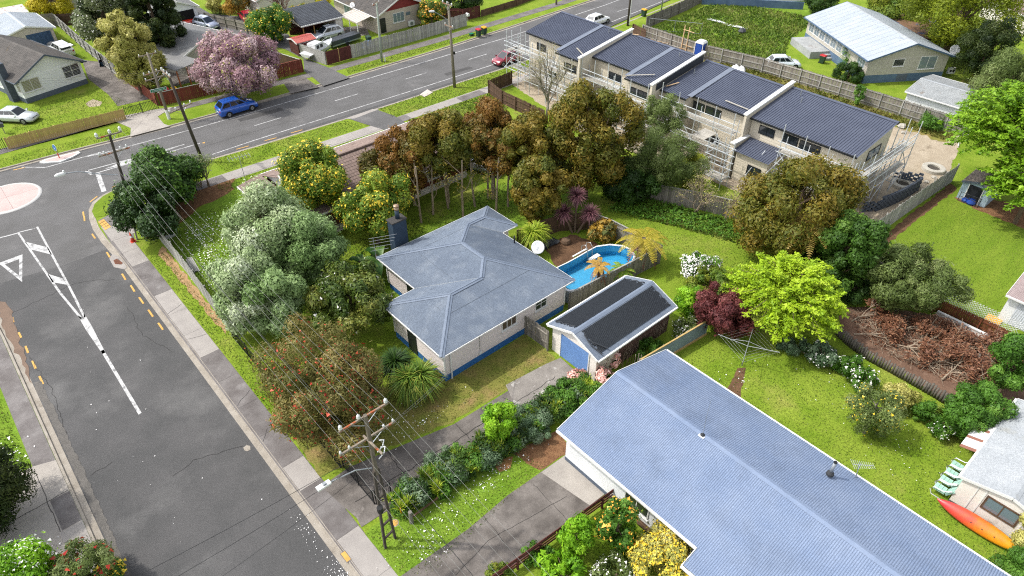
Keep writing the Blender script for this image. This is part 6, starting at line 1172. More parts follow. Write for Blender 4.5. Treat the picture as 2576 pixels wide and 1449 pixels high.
# television antenna on the long house wall
an = thing('roof_antenna', 'silver television antenna with many rods over the rear lawn eave', 'antenna', (27.6, 4.2, 2.6))
MB().tube([(0, 0, 0), (.15, .1, 1.3)], .02, 5).build('mast', galv, an); MB().tube([(0, -.1, 0), (.2, .2, 1.3)], .014, 5).build('stay', galv, an); MB().tube([(-.25, .35, 1.35), (.6, -.4, 1.2)], .016, 5).build('boom', steel, an); 
for i in range(11): f = i / 10; c = (-.25 + .85 * f, .35 - .75 * f, 1.35 - .15 * f); l = .3 - .012 * i; MB().tube([(c[0] - l * .66, c[1] - l * .75, c[2]), (c[0] + l * .66, c[1] + l * .75, c[2])], .008, 4).build('rod', steel, an)
an2 = thing('roof_antenna', 'silver multi rod antenna at the left eave corner of the bungalow', 'antenna', (19.3, 36.9, 2.9)); MB().tube([(0, 0, 0), (0, 0, 2.0)], .02, 5).build('mast', galv, an2)
for z, l in ((.9, .7), (1.2, .9), (1.5, 1.0), (1.75, 1.1), (2.0, 1.2)): MB().tube([(-.3, .1, z), (l * 1.3, -l * .6, z)], .012, 4).build('rod', steel, an2)
# ------------------------------------------------------------------ cars
def car(label, cat, loc, rz, L, Wd, Ht, paintc, style='sedan', name='parked_car', group=None):
    t = thing(name, label, cat, loc, rz, group); pm = M('carpaint_' + label[:28], paintc, k=.85, rough=.3, spec=.6, coat=1.0, metal=.25)
    h = Wd / 2; zb = .24; belt = Ht * (.60 if style != 'sedan' else .62); bo = Ht * .53
    if style == 'sedan': st = [(-.5, .82, .62, .86), (-.47, .95, .95, .95), (-.36, 1.0, 1.0, 1), (-.2, 1.0, 1.04, 1), (.1, 1.0, 1.02, 1), (.25, 1.0, .98, 1), (.4, .97, .86, .97), (.47, .9, .74, .92), (.5, .76, .58, .82)]
    else: st = [(-.5, .84, .9, .9), (-.48, .96, 1.04, .97), (-.36, 1.0, 1.06, 1), (-.2, 1.0, 1.04, 1), (.1, 1.0, 1.02, 1), (.25, 1.0, 1.0, 1), (.4, .97, .9, .97), (.47, .9, .76, .92), (.5, .76, .6, .82)]
    V = []; k = 9
    for f, ws, zs, ws2 in st:
        x = f * L; wt = h * ws; zt = belt * zs
        ring = [(-wt * .9, zb), (-wt, zb + .12), (-wt * 1.0, zt * .62), (-wt * .97, zt * .9), (-wt * .82, zt), (0, zt * 1.025)]
        ring = ring + [(-y, z) for y, z in ring[-2::-1]]
        V += [(x, y, z) for y, z in ring]
    m = 11; F = [(i * m + j, i * m + j + 1, (i + 1) * m + j + 1, (i + 1) * m + j) for i in range(len(st) - 1) for j in range(m - 1)] + [(i * m + m - 1, i * m, (i + 1) * m, (i + 1) * m + m - 1) for i in range(len(st) - 1)]
    F += [tuple(range(m - 1, -1, -1)), tuple((len(st) - 1) * m + j for j in range(m))]
    bd = MB().add(V, F).build('body', pm, t, smooth=True)
    # cabin
    if style == 'sedan': bs = (-.33, .22); ts_ = (-.19, .07)
    elif style == 'hatch': bs = (-.46, .27); ts_ = (-.34, .04)
    else: bs = (-.49, .27); ts_ = (-.35, .05)
    zb2 = belt * .98; zr = Ht; wb_ = h * .9; wr = h * .68
    xb0, xb1, xt0, xt1 = bs[0] * L, bs[1] * L, ts_[0] * L, ts_[1] * L
    cab = [(xb0, -wb_, zb2), (xb1, -wb_ * .93, zb2), (xb1, wb_ * .93, zb2), (xb0, wb_, zb2), (xt0, -wr, zr - .04), (xt1, -wr, zr - .02), (xt1, wr, zr - .02), (xt0, wr, zr - .04), ((xt0 + xt1) / 2, -wr * .95, zr + .0), ((xt0 + xt1) / 2, wr * .95, zr)]
    MB().add(cab, [(0, 1, 5, 8, 4), (2, 3, 7, 9, 6), (4, 8, 9, 7), (8, 5, 6, 9), (1, 2, 6, 5), (3, 0, 4, 7)]).build('cabin', pm, t)
    def quad(a, b, c, d, f0, f1, g0, g1, off, nm='window'):
        A, B, Cq, D = map(Vector, (a, b, c, d))
        def pt(u, v): return A.lerp(B, u).lerp(D.lerp(Cq, u), v)
        pts = [pt(f0, g0), pt(f1, g0), pt(f1, g1), pt(f0, g1)]; nn = (B - A).cross(D - A).normalized() * off
        MB().add([p + nn for p in pts], [(0, 1, 2, 3)]).build(nm, car_glass, t)
    c = cab
    quad(c[1], c[2], c[6], c[5], .05, .95, .06, .93, .012, 'windscreen'); quad(c[3], c[0], c[4], c[7], .08, .92, .25 if style != 'sedan' else .1, .9, .012, 'rear_window')
    for a, b, cc, d in ((c[0], c[1], c[5], c[4]), (c[2], c[3], c[7], c[6])):
        quad(a, b, cc, d, .06, .36, .2, .88, .012); quad(a, b, cc, d, .4, .66, .2, .88, .012); quad(a, b, cc, d, .69, .92, .2, .86, .012)
    for fx in (-.3, .31):
        for sy in (-1, 1):
            r = .32; wx = fx * L; y = sy * (h - .1)
            MB().lathe([(r + .055, 0), (r + .055, .02)], n=18).build('wheel_arch', black_m, t, loc=(wx, sy * (h - .012) - (.0 if sy > 0 else .0), r + .01), rot=(PI / 2 * -sy, 0, 0))
            wh = MB().lathe([(r * .98, 0), (r, .03), (r, .19), (r * .95, .215), (r * .66, .21)], n=18, cap=False).build('wheel', tyre_m, t, smooth=False, loc=(wx, sy * (h - .195), r), rot=(PI / 2 * -sy, 0, 0))
            MB().lathe([(r * .68, .2), (r * .5, .215), (r * .1, .2), (.01, .21)], n=10, cap=False).build('rim', rim_m, wh)
    for sy in (-1, 1):
        MB().add([(L * .482, sy * h * .52, belt * .72), (L * .462, sy * h * .86, belt * .74), (L * .425, sy * h * .9, belt * .86), (L * .468, sy * h * .55, belt * .83)], [(0, 1, 2, 3) if sy < 0 else (3, 2, 1, 0)]).build('headlight', porcelain, t)
        MB().box(-.503 * L, sy * h * .74 - .11, belt * .72, -.483 * L, sy * h * .74 + .11, belt * .9).build('tail_light', red_pl, t)
        MB().box(xb1 - .22, sy * (h + .1) - .09, zb2 - .02, xb1 - .07, sy * (h + .1) + .09, zb2 + .12).build('mirror', pm, t)
        for f in (-.02, -.17): MB().box(f * L, sy * (h + .003) - .01, belt * .82, f * L + .16, sy * (h + .003) + .01, belt * .85).build('door_handle', pm, t)
    MB().box(L * .49, -.26, .36, L * .504, .26, .48).build('number_plate', white_pl, t); MB().box(-L * .504, -.26, belt * .6, -L * .492, .26, belt * .7).build('number_plate', white_pl, t)
    MB().box(L * .478, -h * .45, belt * .52, L * .497, h * .45, belt * .66).build('grille', black_m, t); MB().box(-.47 * L, -h * .92, .2, .47 * L, h * .92, .26).build('sill', black_m, t)
    return t
car('metallic blue compact sport utility car parked at the far kerb', 'car', (24.9, 74.9, RD), 0, 4.4, 1.8, 1.68, '#0f55b5', 'suv')
car('silver sedan parked on the lawn of the white house', 'car', (5.6, 88.6, 0), -.82, 4.75, 1.8, 1.46, '#c2c8cc', 'sedan')
car('dark red small hatchback parked at the near kerb beside the terrace', 'car', (57.4, 66.0, RD), PI, 3.9, 1.7, 1.48, '#8c1a30', 'hatch')
car('white hatchback parked at the near kerb beyond the terrace roof', 'car', (77.5, 68.6, RD), .05, 4.2, 1.75, 1.52, '#eef0f2', 'hatch')
wc = car('white sport utility car with raised tailgate on the white house driveway', 'car', (15.0, 107.0, 0), PI * .55, 4.5, 1.82, 1.75, '#eceeef', 'suv')
MB().box(-2.9, -.75, 1.66, -1.9, .75, 1.72).build('tailgate', MATS['cream_plaster'] if 0 else white_pl, wc)
car('bright red hatchback nose out in the open white garage', 'car', (32.1, 109.0, 0), -PI / 2, 3.9, 1.7, 1.48, '#e0331f', 'hatch')
car('grey blue hatchback parked in front of the open white garage', 'car', (33.7, 104.9, 0), -1.25, 4.1, 1.72, 1.5, '#8f97ac', 'hatch')
car('dark red car seen from behind on the shared driveway at the top', 'car', (39.4, 103.9, 0), 1.4, 4.0, 1.7, 1.5, '#b01a35', 'hatch')
car('silver sport utility car under the dark tiled carport eave', 'car', (44.6, 89.2, 0), PI, 4.5, 1.82, 1.65, '#b5bbc4', 'suv')
car('pale blue white hatchback behind the paling fence at upper right', 'car', (82.6, 41.2, 0), -.75, 4.2, 1.75, 1.5, '#dfe8ee', 'hatch')
car('silver car half hidden by brown trees beside the brick house', 'car', (37.0, 46.2, 0), PI / 2 + .3, 4.4, 1.75, 1.5, '#b9bcbf', 'sedan')
# boat
bt = thing('cabin_boat', 'white cabin motor boat with purple covers behind the silvery fence', 'boat', (40.4, 84.2, .35), .35)
rows = [(-2.6, .95, .55, .1), (-1.2, 1.0, .62, .0), (.4, 1.0, .7, .0), (1.6, .75, .82, .05), (2.4, .35, .95, .25), (2.8, .03, 1.05, .6)]
V = [];
for x, w_, zt, z0 in rows: V += [(x, -w_, zt), (x, -w_ * .7, z0 + .2), (x, 0, z0), (x, w_ * .7, z0 + .2), (x, w_, zt)]
MB().add(V, [(i * 5 + j, i * 5 + j + 1, i * 5 + 6 + j, i * 5 + 5 + j) for i in range(5) for j in range(4)] + [(0, 1, 2, 3, 4)[::-1]]).build('hull', white_pl, bt)
MB().add([(x, s * w_ * .96, zt - .03) for x, w_, zt, z0 in rows for s in (-1, 1)], [(i * 2, i * 2 + 2, i * 2 + 3, i * 2 + 1) for i in range(5)]).build('deck', M('boat_deck', '#dfe2e6', rough=.5), bt)
MB().add([(-1.4, -.8, .6), (1.3, -.7, .7), (1.3, .7, .7), (-1.4, .8, .6), (-1.2, -.65, 1.5), (.3, -.6, 1.45), (.3, .6, 1.45), (-1.2, .65, 1.5)], [(0, 1, 5, 4), (2, 3, 7, 6), (4, 5, 6, 7), (1, 2, 6, 5), (3, 0, 4, 7)]).build('cabin', white_pl, bt)
MB().add([(.36, -.5, 1.42), (1.25, -.58, .82), (1.25, .58, .82), (.36, .5, 1.42)], [(0, 1, 2, 3)]).build('windscreen', M('purple_cover', '#4a3f66', rough=.6), bt)
for x in (-1.0, -.3): MB().add([(x, -.77, .85), (x + .5, -.75, .87), (x + .5, -.67, 1.28), (x, -.69, 1.28)], [(0, 1, 2, 3)]).build('side_window', car_glass, bt)
MB().tube([(1.3, -.6, .9), (2.3, -.3, 1.3), (2.7, 0, 1.35), (2.3, .3, 1.3), (1.3, .6, .9)], .02, 5).build('bow_rail', steel, bt); MB().beam((2.5, 0, -.1), (4.0, .0, .1), .1, .1).build('trailer_bar', galv, bt); MB().beam((-1.5, 0, -.2), (2.6, 0, -.1), .1, .1).build('trailer_frame', galv, bt)
for y in (-.95, .95): MB().lathe([(.28, 0), (.28, .16)], n=12).build('wheel', tyre_m, bt, loc=(-.7, y, -.08), rot=(PI / 2, 0, 0))
tb = thing('box_trailer', 'long dark tarpaulin covered trailer beside the silver car', 'trailer', (45.2, 85.6, .3), .12); MB().box(-2.6, -.7, .2, 2.2, .7, .8).build('tarpaulin', black_pl, tb); MB().box(-2.6, -.75, .1, 2.2, .75, .25).build('frame', galv, tb)
for y in (-.8, .8): MB().lathe([(.28, 0), (.28, .16)], n=12).build('wheel', tyre_m, tb, loc=(-.2, y, -.02), rot=(PI / 2, 0, 0))
bl = thing('blue_tarpaulin', 'crumpled bright blue tarpaulin behind the silvery fence', 'tarpaulin', (46.9, 82.6, 0)); o = MB().lathe([(.9, 0), (.85, .35), (.5, .7), (.1, .8)], n=10).build('sheet', blue_tarp, bl)
for v in o.data.vertices: v.co *= random.uniform(.8, 1.15)
bq = thing('covered_machine', 'black covered machine parked beside the blue roller door', 'barbecue', (14.6, 109.2, 0)); MB().lathe([(.9, 0), (.95, .6), (.6, 1.1), (.1, 1.25)], n=8).build('cover', black_pl, bq); MB().box(-.8, -.8, 0, .8, .8, .12).build('base', black_m, bq)
# wheelie bins
def bin_(label, loc, rz, lid):
    t = thing('wheelie_bin', label, 'bin', loc, rz)
    MB().add([(-.22, -.25, .06), (.22, -.25, .06), (.22, .25, .06), (-.22, .25, .06), (-.29, -.36, .98), (.29, -.36, .98), (.29, .36, .98), (-.29, .36, .98)], [(3, 2, 1, 0), (0, 1, 5, 4), (1, 2, 6, 5), (2, 3, 7, 6), (3, 0, 4, 7)]).build('body', green_pl, t)
    MB().add([(-.31, -.38, .97), (.31, -.38, .97), (.31, .4, .99), (-.31, .4, .99), (-.27, -.32, 1.06), (.27, -.32, 1.06), (.27, .34, 1.1), (-.27, .34, 1.1)], [(0, 1, 5, 4), (1, 2, 6, 5), (2, 3, 7, 6), (3, 0, 4, 7), (4, 5, 6, 7), (3, 2, 1, 0)]).build('lid', lid, t)
    for x in (-.2, .2): MB().lathe([(.1, 0), (.1, .06)], n=10).build('wheel', tyre_m, t, loc=(x, .3, .1), rot=(0, PI / 2, 0))
    MB().tube([(-.2, .42, .95), (.2, .42, .95)], .02, 5).build('handle', green_pl, t); return t
bin_('green bin with red lid on the far verge beside a yellow lidded one', P(1, 0, 2137, 348), 0, red_pl); bin_('green bin with yellow lid on the far verge', P(1, 0, 2190, 328), 0, yellow_pl)
bin_('green bin with yellow lid beyond the terrace at the road', P(2, 0, 1292, 155), 0, yellow_pl); bin_('green bin with red lid on the upper right concrete terrace', (87.6, 38.6, 0), 0, red_pl)
bin_('green bin with yellow lid behind the red stained fence', (21.2, 83.4, 0), 0, yellow_pl); bin_('green bin with red lid behind the pole near the veranda', (20.4, 83.9, 0), 0, red_pl); bin_('plain green bin behind the silvery fence by the blue tarpaulin', (47.6, 83.4, 0), 0, green_pl)
rc = thing('recycling_crate', 'small green recycling crate on the far verge', 'crate', P(1, 0, 2070, 340)); MB().box(-.25, -.2, 0, .25, .2, .3).build('tub', green_pl, rc); MB().box(-.28, -.23, .28, .28, .23, .33).build('rim', sign_green, rc)
tbn = thing('blue_tub', 'dark blue planter tub beside the white house driveway', 'tub', P(0, 0, 990, 620)); MB().lathe([(.36, 0), (.46, .6), (.48, .62), (.42, .6), (.4, .5)], n=16, cap=False).build('tub', M('tub_blue', '#2f4f66', rough=.5), tbn); MB().lathe([(.41, .5), (.02, .52)], n=12).build('soil', earth, tbn)
bdl = thing('white_board', 'white sheet of board leaning against the driveway fence', 'board', (17.4, 99.6, 0), -.2); MB().beam((0, 0, 0), (.25, .2, 1.6), 1.2, .05, (1, 0, 0)).build('sheet', white_trim, bdl)
# signs, cone, letterboxes, pot, bench
ks = thing('keep_left_sign', 'blue round keep left arrow sign on its orange base', 'sign', (*P2(0, 1, 567, 152), .02)); MB().tube([(0, 0, 0), (0, 0, .55)], .05, 8).build('base', orange_pl, ks); MB().tube([(0, 0, .5), (-.02, 0, 1.0)], .03, 6).build('post', galv, ks)
fd = Vector((-.95, -.3, .12)).normalized(); qd = fd.to_track_quat('Z', 'Y')
o = MB().lathe([(.3, 0), (.3, .02)], n=20).build('disc', sign_blue, ks, loc=(-.03, 0, 1.15)); o.rotation_euler = qd.to_euler(); o2 = MB().lathe([(.33, -.008), (.33, .012)], n=20).build('border', white_pl, ks, loc=(-.03, 0, 1.15)); o2.rotation_euler = qd.to_euler()
MB().add([(-.03, .12, .03), (.03, .12, .03), (.03, -.08, .03), (.1, -.08, .03), (0, -.2, .03), (-.1, -.08, .03), (-.03, -.08, .03)], [(0, 6, 2, 1), (5, 4, 3)]).build('arrow', white_pl, ks, loc=(-.03, 0, 1.15), rot=(qd @ Matrix.Rotation(.8, 3, 'Z').to_quaternion()).to_euler())
cn = thing('traffic_cone', 'orange traffic cone with white band by the corner pole', 'traffic cone', P(0, 1, 1268, 945)); MB().box(-.22, -.22, 0, .22, .22, .05).build('base', orange_pl, cn); MB().lathe([(.17, .05), (.1, .5), (.04, .9)], n=14).build('cone', orange_pl, cn, smooth=True); MB().lathe([(.118, .42), (.085, .62)], n=14, cap=False).build('band', white_pl, cn)
fpot = thing('flower_pot', 'empty terracotta flower pot at the bungalow corner', 'pot', P(1, 2, 1762, 868)); MB().lathe([(.14, 0), (.2, .34), (.24, .34), (.24, .42), (.2, .42), (.17, .3)], n=16, cap=False).build('pot', terracotta, fpot, smooth=True); MB().lathe([(.19, .32), (.02, .33)], n=12).build('soil', earth, fpot)
for (c_, lb, p) in ((white_pl, 'white letterbox pair at the fence end across the road', P(1, 0, 2035, 205)), (white_pl, 'small white letterbox beside the brown boarded fence', P(1, 0, 160, 680)), (M('box_grey', '#5c6066', rough=.5), 'grey letterbox at the left end of the new timber fence', P(0, 0, 50, 1270))):
    lb_ = thing('letterbox', lb, 'letterbox', (p[0], p[1], 0)); MB().box(-.2, -.25, .8, .2, .25, 1.1).build('box', c_, lb_); MB().add([(-.24, -.28, 1.1), (.24, -.28, 1.1), (.24, .28, 1.1), (-.24, .28, 1.1), (0, -.28, 1.25), (0, .28, 1.25)], [(0, 1, 4), (2, 3, 5), (1, 2, 5, 4), (3, 0, 4, 5)]).build('roof', c_, lb_); MB().beam((0, 0, 0), (0, 0, .8), .08, .08).build('post', timber_grey, lb_)
ben = thing('garden_bench', 'dark slatted bench under the long house eave', 'bench', (18.3, 10.6, 0), PI / 2)
for i in range(4): MB().box(-1.3, -.25 - i * .13, .42, .9, -.14 - i * .13, .46).build('slat', timber_brown, ben)
for x in (-1.2, .8):
    for y in (-.16, -.6): MB().box(x - .04, y - .04, 0, x + .04, y + .04, .42).build('leg', timber_brown, ben)
ben2 = thing('potting_table', 'small grey slatted table beside the bench', 'table', (18.3, 12.2, 0), PI / 2)
for i in range(4): MB().box(-.35, -.25 - i * .14, .62, .45, -.13 - i * .14, .66).build('slat', timber_grey, ben2)
for x in (-.3, .4):
    for y in (-.16, -.64): MB().box(x - .04, y - .04, 0, x + .04, y + .04, .62).build('leg', timber_grey, ben2)
yp = thing('marker_post', 'short yellow marker stake at the end of the strappy hedge', 'marker', P(1, 3, 1415, 890)); MB().tube([(0, 0, 0), (-.05, .03, .8)], .04, 6).build('stake', yellow_pl, yp); MB().lathe([(.06, 0), (.06, .06)], (-.05, .03, .8), 8).build('cap', yellow_pl, yp)
sp = thing('stump_post', 'grey timber strainer post with horizontal rail at the hedge end', 'post', P(1, 3, 1500, 940)); MB().tube([(0, 0, 0), (0, 0, 1.0)], [.12, .11], 8).build('post', timber_grey, sp); MB().beam((0, 0, .45), (2.0, .1, .35), .08, .08).build('rail', timber_brown, sp)
yc = thing('service_lid', 'round yellow painted service lid in the grass', 'manhole lid', P(1, 3, 1338, 945)); MB().lathe([(.2, 0), (.2, .03), (.16, .035)], n=14).build('lid', yellow_paint, yc); MB().lathe([(.24, 0), (.24, .015)], n=14).build('ring', path_light, yc)
mk = thing('meter_lid', 'yellow painted meter lid set in the kerbside footpath', 'manhole lid', (*P2(1, 3, 875, 1265), .02)); MB().box(-.12, -.3, 0, .12, .3, .012).build('lid', yellow_paint, mk); MB().box(-.15, -.33, -.004, .15, .33, .006).build('frame', path_dark, mk)
ww = thing('plank_pile', 'pile of old weathered planks inside the corner fence', 'timber pile', P(0, 1, 1805, 1185), 1.5)
for i in range(9): MB().beam((random.uniform(-.3, .1) - .9, i * .09 - .4, .05 + .05 * (i % 3)), (.9 + random.uniform(-.2, .3), i * .1 - .4 + random.uniform(-.1, .1), .06 + .05 * (i % 3)), .14, .04).build('plank', timber_pale, ww)
wbx = thing('white_box', 'white plastic box lying on the corner lawn', 'box', P(0, 1, 1620, 905), .1); MB().box(-.35, -.15, 0, .35, .15, .2).build('box', white_pl, wbx); MB().box(-.36, -.16, .18, .36, .16, .22).build('lid', white_pl, wbx)
cdb = thing('cardboard', 'flattened pale cardboard scrap on the near kerb', 'cardboard', (*P2(1, 0, 1635, 895), .01), .3); MB().add([(-.8, -.4, .02), (.7, -.5, .05), (1.0, .5, .12), (-.5, .5, .03)], [(0, 1, 2, 3)]).build('sheet', M('card', '#d9cfc6', rough=.9), cdb)
bbp = thing('stone_fireplace', 'old concrete block fireplace under the grey green tree', 'fireplace', (47.2, 9.9, 0), -.2); random.seed(4)
for i in range(3):
    for j in range(3): MB().box(-.9 + i * .62, -.3, j * .24, -.32 + i * .62, .3, j * .24 + .22).build('block', path_light, bbp)
MB().box(-.55, -.35, .75, -.15, .35, 1.25).build('block', path_light, bbp); MB().box(.25, -.35, .75, .65, .35, 1.25).build('block', path_light, bbp); MB().box(-.6, -.3, 1.25, .7, .35, 1.4).build('lintel', brick_red, bbp)
tk = thing('timber_box', 'empty sleeper edged garden box in the debris yard', 'garden box', (46.2, 4.5, 0), .2)
for q in (((-1.1, -.6), (1.1, -.6)), ((-1.1, .6), (1.1, .6)), ((-1.1, -.6), (-1.1, .6)), ((1.1, -.6), (1.1, .6))): MB().beam((*q[0], .15), (*q[1], .15), .12, .3).build('sleeper', timber_grey, tk)
wbn = thing('silver_pipe', 'fallen white plastic downpipe at the site fence corner', 'pipe', (79.0, 18.2, .1)); MB().tube([(0, 0, 0), (-2.2, -.8, .05)], .06, 6).build('pipe', white_pl, wbn); MB().tube([(-2.2, -.8, .05), (-2.35, -.85, .05)], .075, 6).build('socket', white_pl, wbn)
wt = thing('plastic_wrap', 'long strip of white plastic wrap lying in the far field', 'plastic sheet', P(2, 0, 1900, 190)); q0 = Vector(P(2, 0, 1900, 190)); ptsw = [Vector(P(2, 0, *q)) - q0 for q in ((1900, 180), (2010, 215), (2100, 240), (2190, 265), (2280, 280))]
MB().add([p + Vector((dx, dx * .6, .12 * (i % 2) + .06)) for i, p in enumerate(ptsw) for dx in (-.35, .35)], [(i * 2, i * 2 + 2, i * 2 + 3, i * 2 + 1) for i in range(4)]).build('sheet', white_pl, wt)
bgw = thing('black_bag', 'black rubbish bag beside the plastic wrap in the far field', 'bag', P(2, 0, 2225, 315)); o = MB().lathe([(.4, 0), (.6, .3), (.35, .6), (.05, .75)], n=8).build('sack', black_pl, bgw)
# ------------------------------------------------------------------ vegetation
RNG = np.random.default_rng(11); random.seed(11)
lf_white = LM('leaf_variegated', ['#6f8c48', '#98b074', '#bccb9c', '#e2e8d6'], .5, .2)
lf_yel = LM('leaf_yellowgreen', ['#3d5a1e', '#5d7a28', '#83912f', '#a5a63a'], .55)
fl_yel = LM('blossom_yellow', ['#c9a51e', '#e8c83a', '#f2dc5e'], .65, .2)
lf_kow = LM('leaf_kowhai', ['#4a6a22', '#66862c', '#849c34', '#a5ac40'], .55)
lf_mag = LM('leaf_olive_gloss', ['#2f441a', '#4d6427', '#77853a', '#a09a4c'], .5, .2, .35)
lf_bot = LM('leaf_bottlebrush', ['#545a2a', '#706f36', '#8a8246', '#a08c58'], .52)
fl_red = LM('blossom_red', ['#8c1f1a', '#b8322a', '#c9563a'], .6, .15)
lf_brown = LM('leaf_bronze', ['#3f4c18', '#5a6420', '#757226', '#8f782a', '#807c2c'], .5, .25)
lf_brown2 = LM('leaf_bronze_red', ['#3d4618', '#5a581e', '#765f24', '#8e652a', '#956a34'], .5, .25)
lf_dark = LM('leaf_dark_green', ['#1d3012', '#2f4a1a', '#426324', '#5c7c30'], .5)
lf_dkm = LM('leaf_deep_green', ['#263f14', '#3a5c1c', '#527828', '#76983c'], .5)
lf_mid = LM('leaf_mid_green', ['#2c4a16', '#46701f', '#629030', '#86ad48'], .5)
lf_bright = LM('leaf_bright_green', ['#4a7a14', '#6a9e1c', '#8cbe28', '#aed63c'], .55, .35)
lf_lime = LM('leaf_lime', ['#6a8c12', '#8fb01a', '#aecb28', '#c4da4a'], .52, .3)
lf_lime2 = LM('leaf_spring_green', ['#527812', '#6c981a', '#86b024', '#a2c63a'], .5, .3)
lf_red = LM('leaf_maroon', ['#3a1c1c', '#5c2c2e', '#7e4240', '#966058'], .5, .25)
lf_grey = LM('leaf_grey_green', ['#3f4f22', '#5f7236', '#7d8f4e', '#9da572'], .5)
lf_gold = LM('leaf_golden', ['#7c8236', '#a0a04c', '#bfb968', '#d6d08a'], .55, .25)
lf_cyp = LM('leaf_cypress', ['#16260f', '#263a16', '#3b4c1c', '#57602a'], .5)
lf_poh = LM('leaf_grey_dark', ['#26361a', '#43552a', '#6d7c4c', '#a0a684'], .5)
fl_pink = LM('blossom_pink', ['#94707a', '#b48e98', '#caaab0', '#dac8c8'], .5, .3)
fl_white = LM('blossom_white', ['#dcd6d4', '#eeeae8', '#f6f4f2'], .7, .2)
fl_pk2 = LM('blossom_salmon', ['#d99a90', '#e8b4aa', '#f0cac0'], .65, .2)
fl_or = LM('blossom_orange', ['#d98a2a', '#eea83c', '#f0c45a'], .65, .2)
lf_strap = LM('leaf_strap', ['#35541c', '#527424', '#7a9434', '#a09c42'], .55, .25)
lf_flax = LM('leaf_flax', ['#5a7a1e', '#86a52a', '#aebf3e', '#c8cc56'], .55, .3)
lf_cord = LM('leaf_cordyline_red', ['#4a2c34', '#6d4450', '#8d6068', '#b58c84'], .55, .2)
lf_fern = LM('frond_gold', ['#6d6a1c', '#938a26', '#b3a236', '#c7b24e'], .55, .3)
lf_fern2 = LM('frond_tan', ['#6a5c28', '#8a7836', '#a58f48', '#b8a25c'], .55, .3)
lf_fern3 = LM('frond_green', ['#456a1c', '#668c2a', '#8aaa3c', '#b08c4a'], .55, .3)
lf_ban = LM('leaf_paddle', ['#2f5222', '#4a7032', '#6d9048', '#94ac64'], .5, .3, .4)
lf_crot = LM('leaf_croton', ['#4a2c24', '#5a6a3a', '#a5863a', '#c9a23c', '#7a3a2c'], .55, .2)
lf_dead = LM('leaf_dead_brown', ['#5a3a2a', '#764c36', '#8e6046', '#a57c5e'], .45, .1)
lf_hebe = LM('leaf_bluegreen', ['#3a5436', '#587450', '#7d9672', '#a5b596'], .5)
lf_yb = LM('leaf_yellow_bush', ['#7a7a12', '#a8a01c', '#c8b828', '#d8c83c'], .6)
lf_bare = LM('leaf_sparse_olive', ['#5c5c34', '#7a7848', '#8f8a5c', '#a59c74'], .55)
STAT = []
def leafn(R, rv, L, W, cov): return int(cov * 4 * PI * ((R * R + 2 * R * rv) / 3) / (L * W * .5))
def tree(name, label, bb, zb, mat, nl=24, lr=.38, L=.2, W=.12, cov=2.0, shell=.7, out=.72, bark_m=None, tr=None, blossom=None, bcov=.25, bL=.12, cat='tree', flat=1.0, droop=0, up=.25, group=None, top=0, spread=.25, trunk=True, squash=1.0, bup=.6):
    L *= .82; W *= .82; g, R, rv = fit(*bb, zb); rv *= squash; root = thing(name, label, cat, (g[0], g[1], 0), 0, group); zc = zb + rv
    C, r = lobes_for(R, rv, nl, lr, out, spread, top); C = C + np.array([0, 0, zc])
    r = np.minimum(r, np.maximum(C[:, 2] - .05, .15) + .2)
    n = min(leafn(R, rv, L, W, cov), 52000); STAT.append((name, round(g[0], 1), round(g[1], 1), round(R, 1), round(rv, 1), n))
    me, Q = crown_mesh('crown', C, r, n, L, W, mat, shell, flat, up=up, droop=droop, zmin=.03); put('crown', me, None, root)
    if trunk:
        mb = MB(); tr_ = tr or max(.06, R * .055); k = min(len(C), 9)
        limbs(mb, (0, 0, -.05), (0, 0, zc + rv * .35), tr_, [tuple(c) for c in C[RNG.choice(len(C), k, replace=False)]], r); mb.build('trunk', bark_m or bark, root)
    if blossom is not None:
        d = Q - np.array([0, 0, zc]); sc = np.linalg.norm(d / np.array([R, R, rv]), axis=1); okm = (sc > .62) & (d[:, 2] > -rv * .75)
        idx = np.nonzero(okm)[0]; nb = min(len(idx), int(n * bcov)); pick = RNG.choice(idx, nb, replace=False)
        B = Q[pick] + unit(d[pick]) * .06 + RNG.normal(0, .03, (nb, 3)); put('blossom', leaf_mesh('blossom', B, unit(d[pick]) + np.array([0, 0, .4]), bL, bL * .8, RNG.random(nb), blossom), None, root)
    return root
def blades(name, heads, n, L, wd, mat, parent, arch=.6, up=.5, seg=4, full=True):
    """strap leaves bursting from each head"""
    V, F, Tt = [], [], []; b = 0
    for h in heads:
        for i in range(n):
            d = sph(1)[0]
            if not full: d[2] = abs(d[2])
            d[2] = d[2] * .8 + up; d = d / np.linalg.norm(d); l = L * RNG.uniform(.75, 1.1); s = np.cross(d, [0, 0, 1]); s = s / max(np.linalg.norm(s), 1e-6); p = np.array(h, float); t = RNG.random()
            for k in range(seg + 1):
                f = k / seg; q = p + d * l * f + np.array([0, 0, -arch * l * f * f * .6]); w_ = wd * (1 - f) ** .6 * (.5 + min(1, f * 4) * .5) + .004
                V += [q - s * w_ / 2, q + s * w_ / 2]; Tt += [t * .7 + .3 * f] * 2
                if k: F.append((b, b + 1, b + 3, b + 2)); b += 2
            b += 2
    return put(name, npmesh(name, np.array(V), np.array(F), np.array(Tt), mat), None, parent)
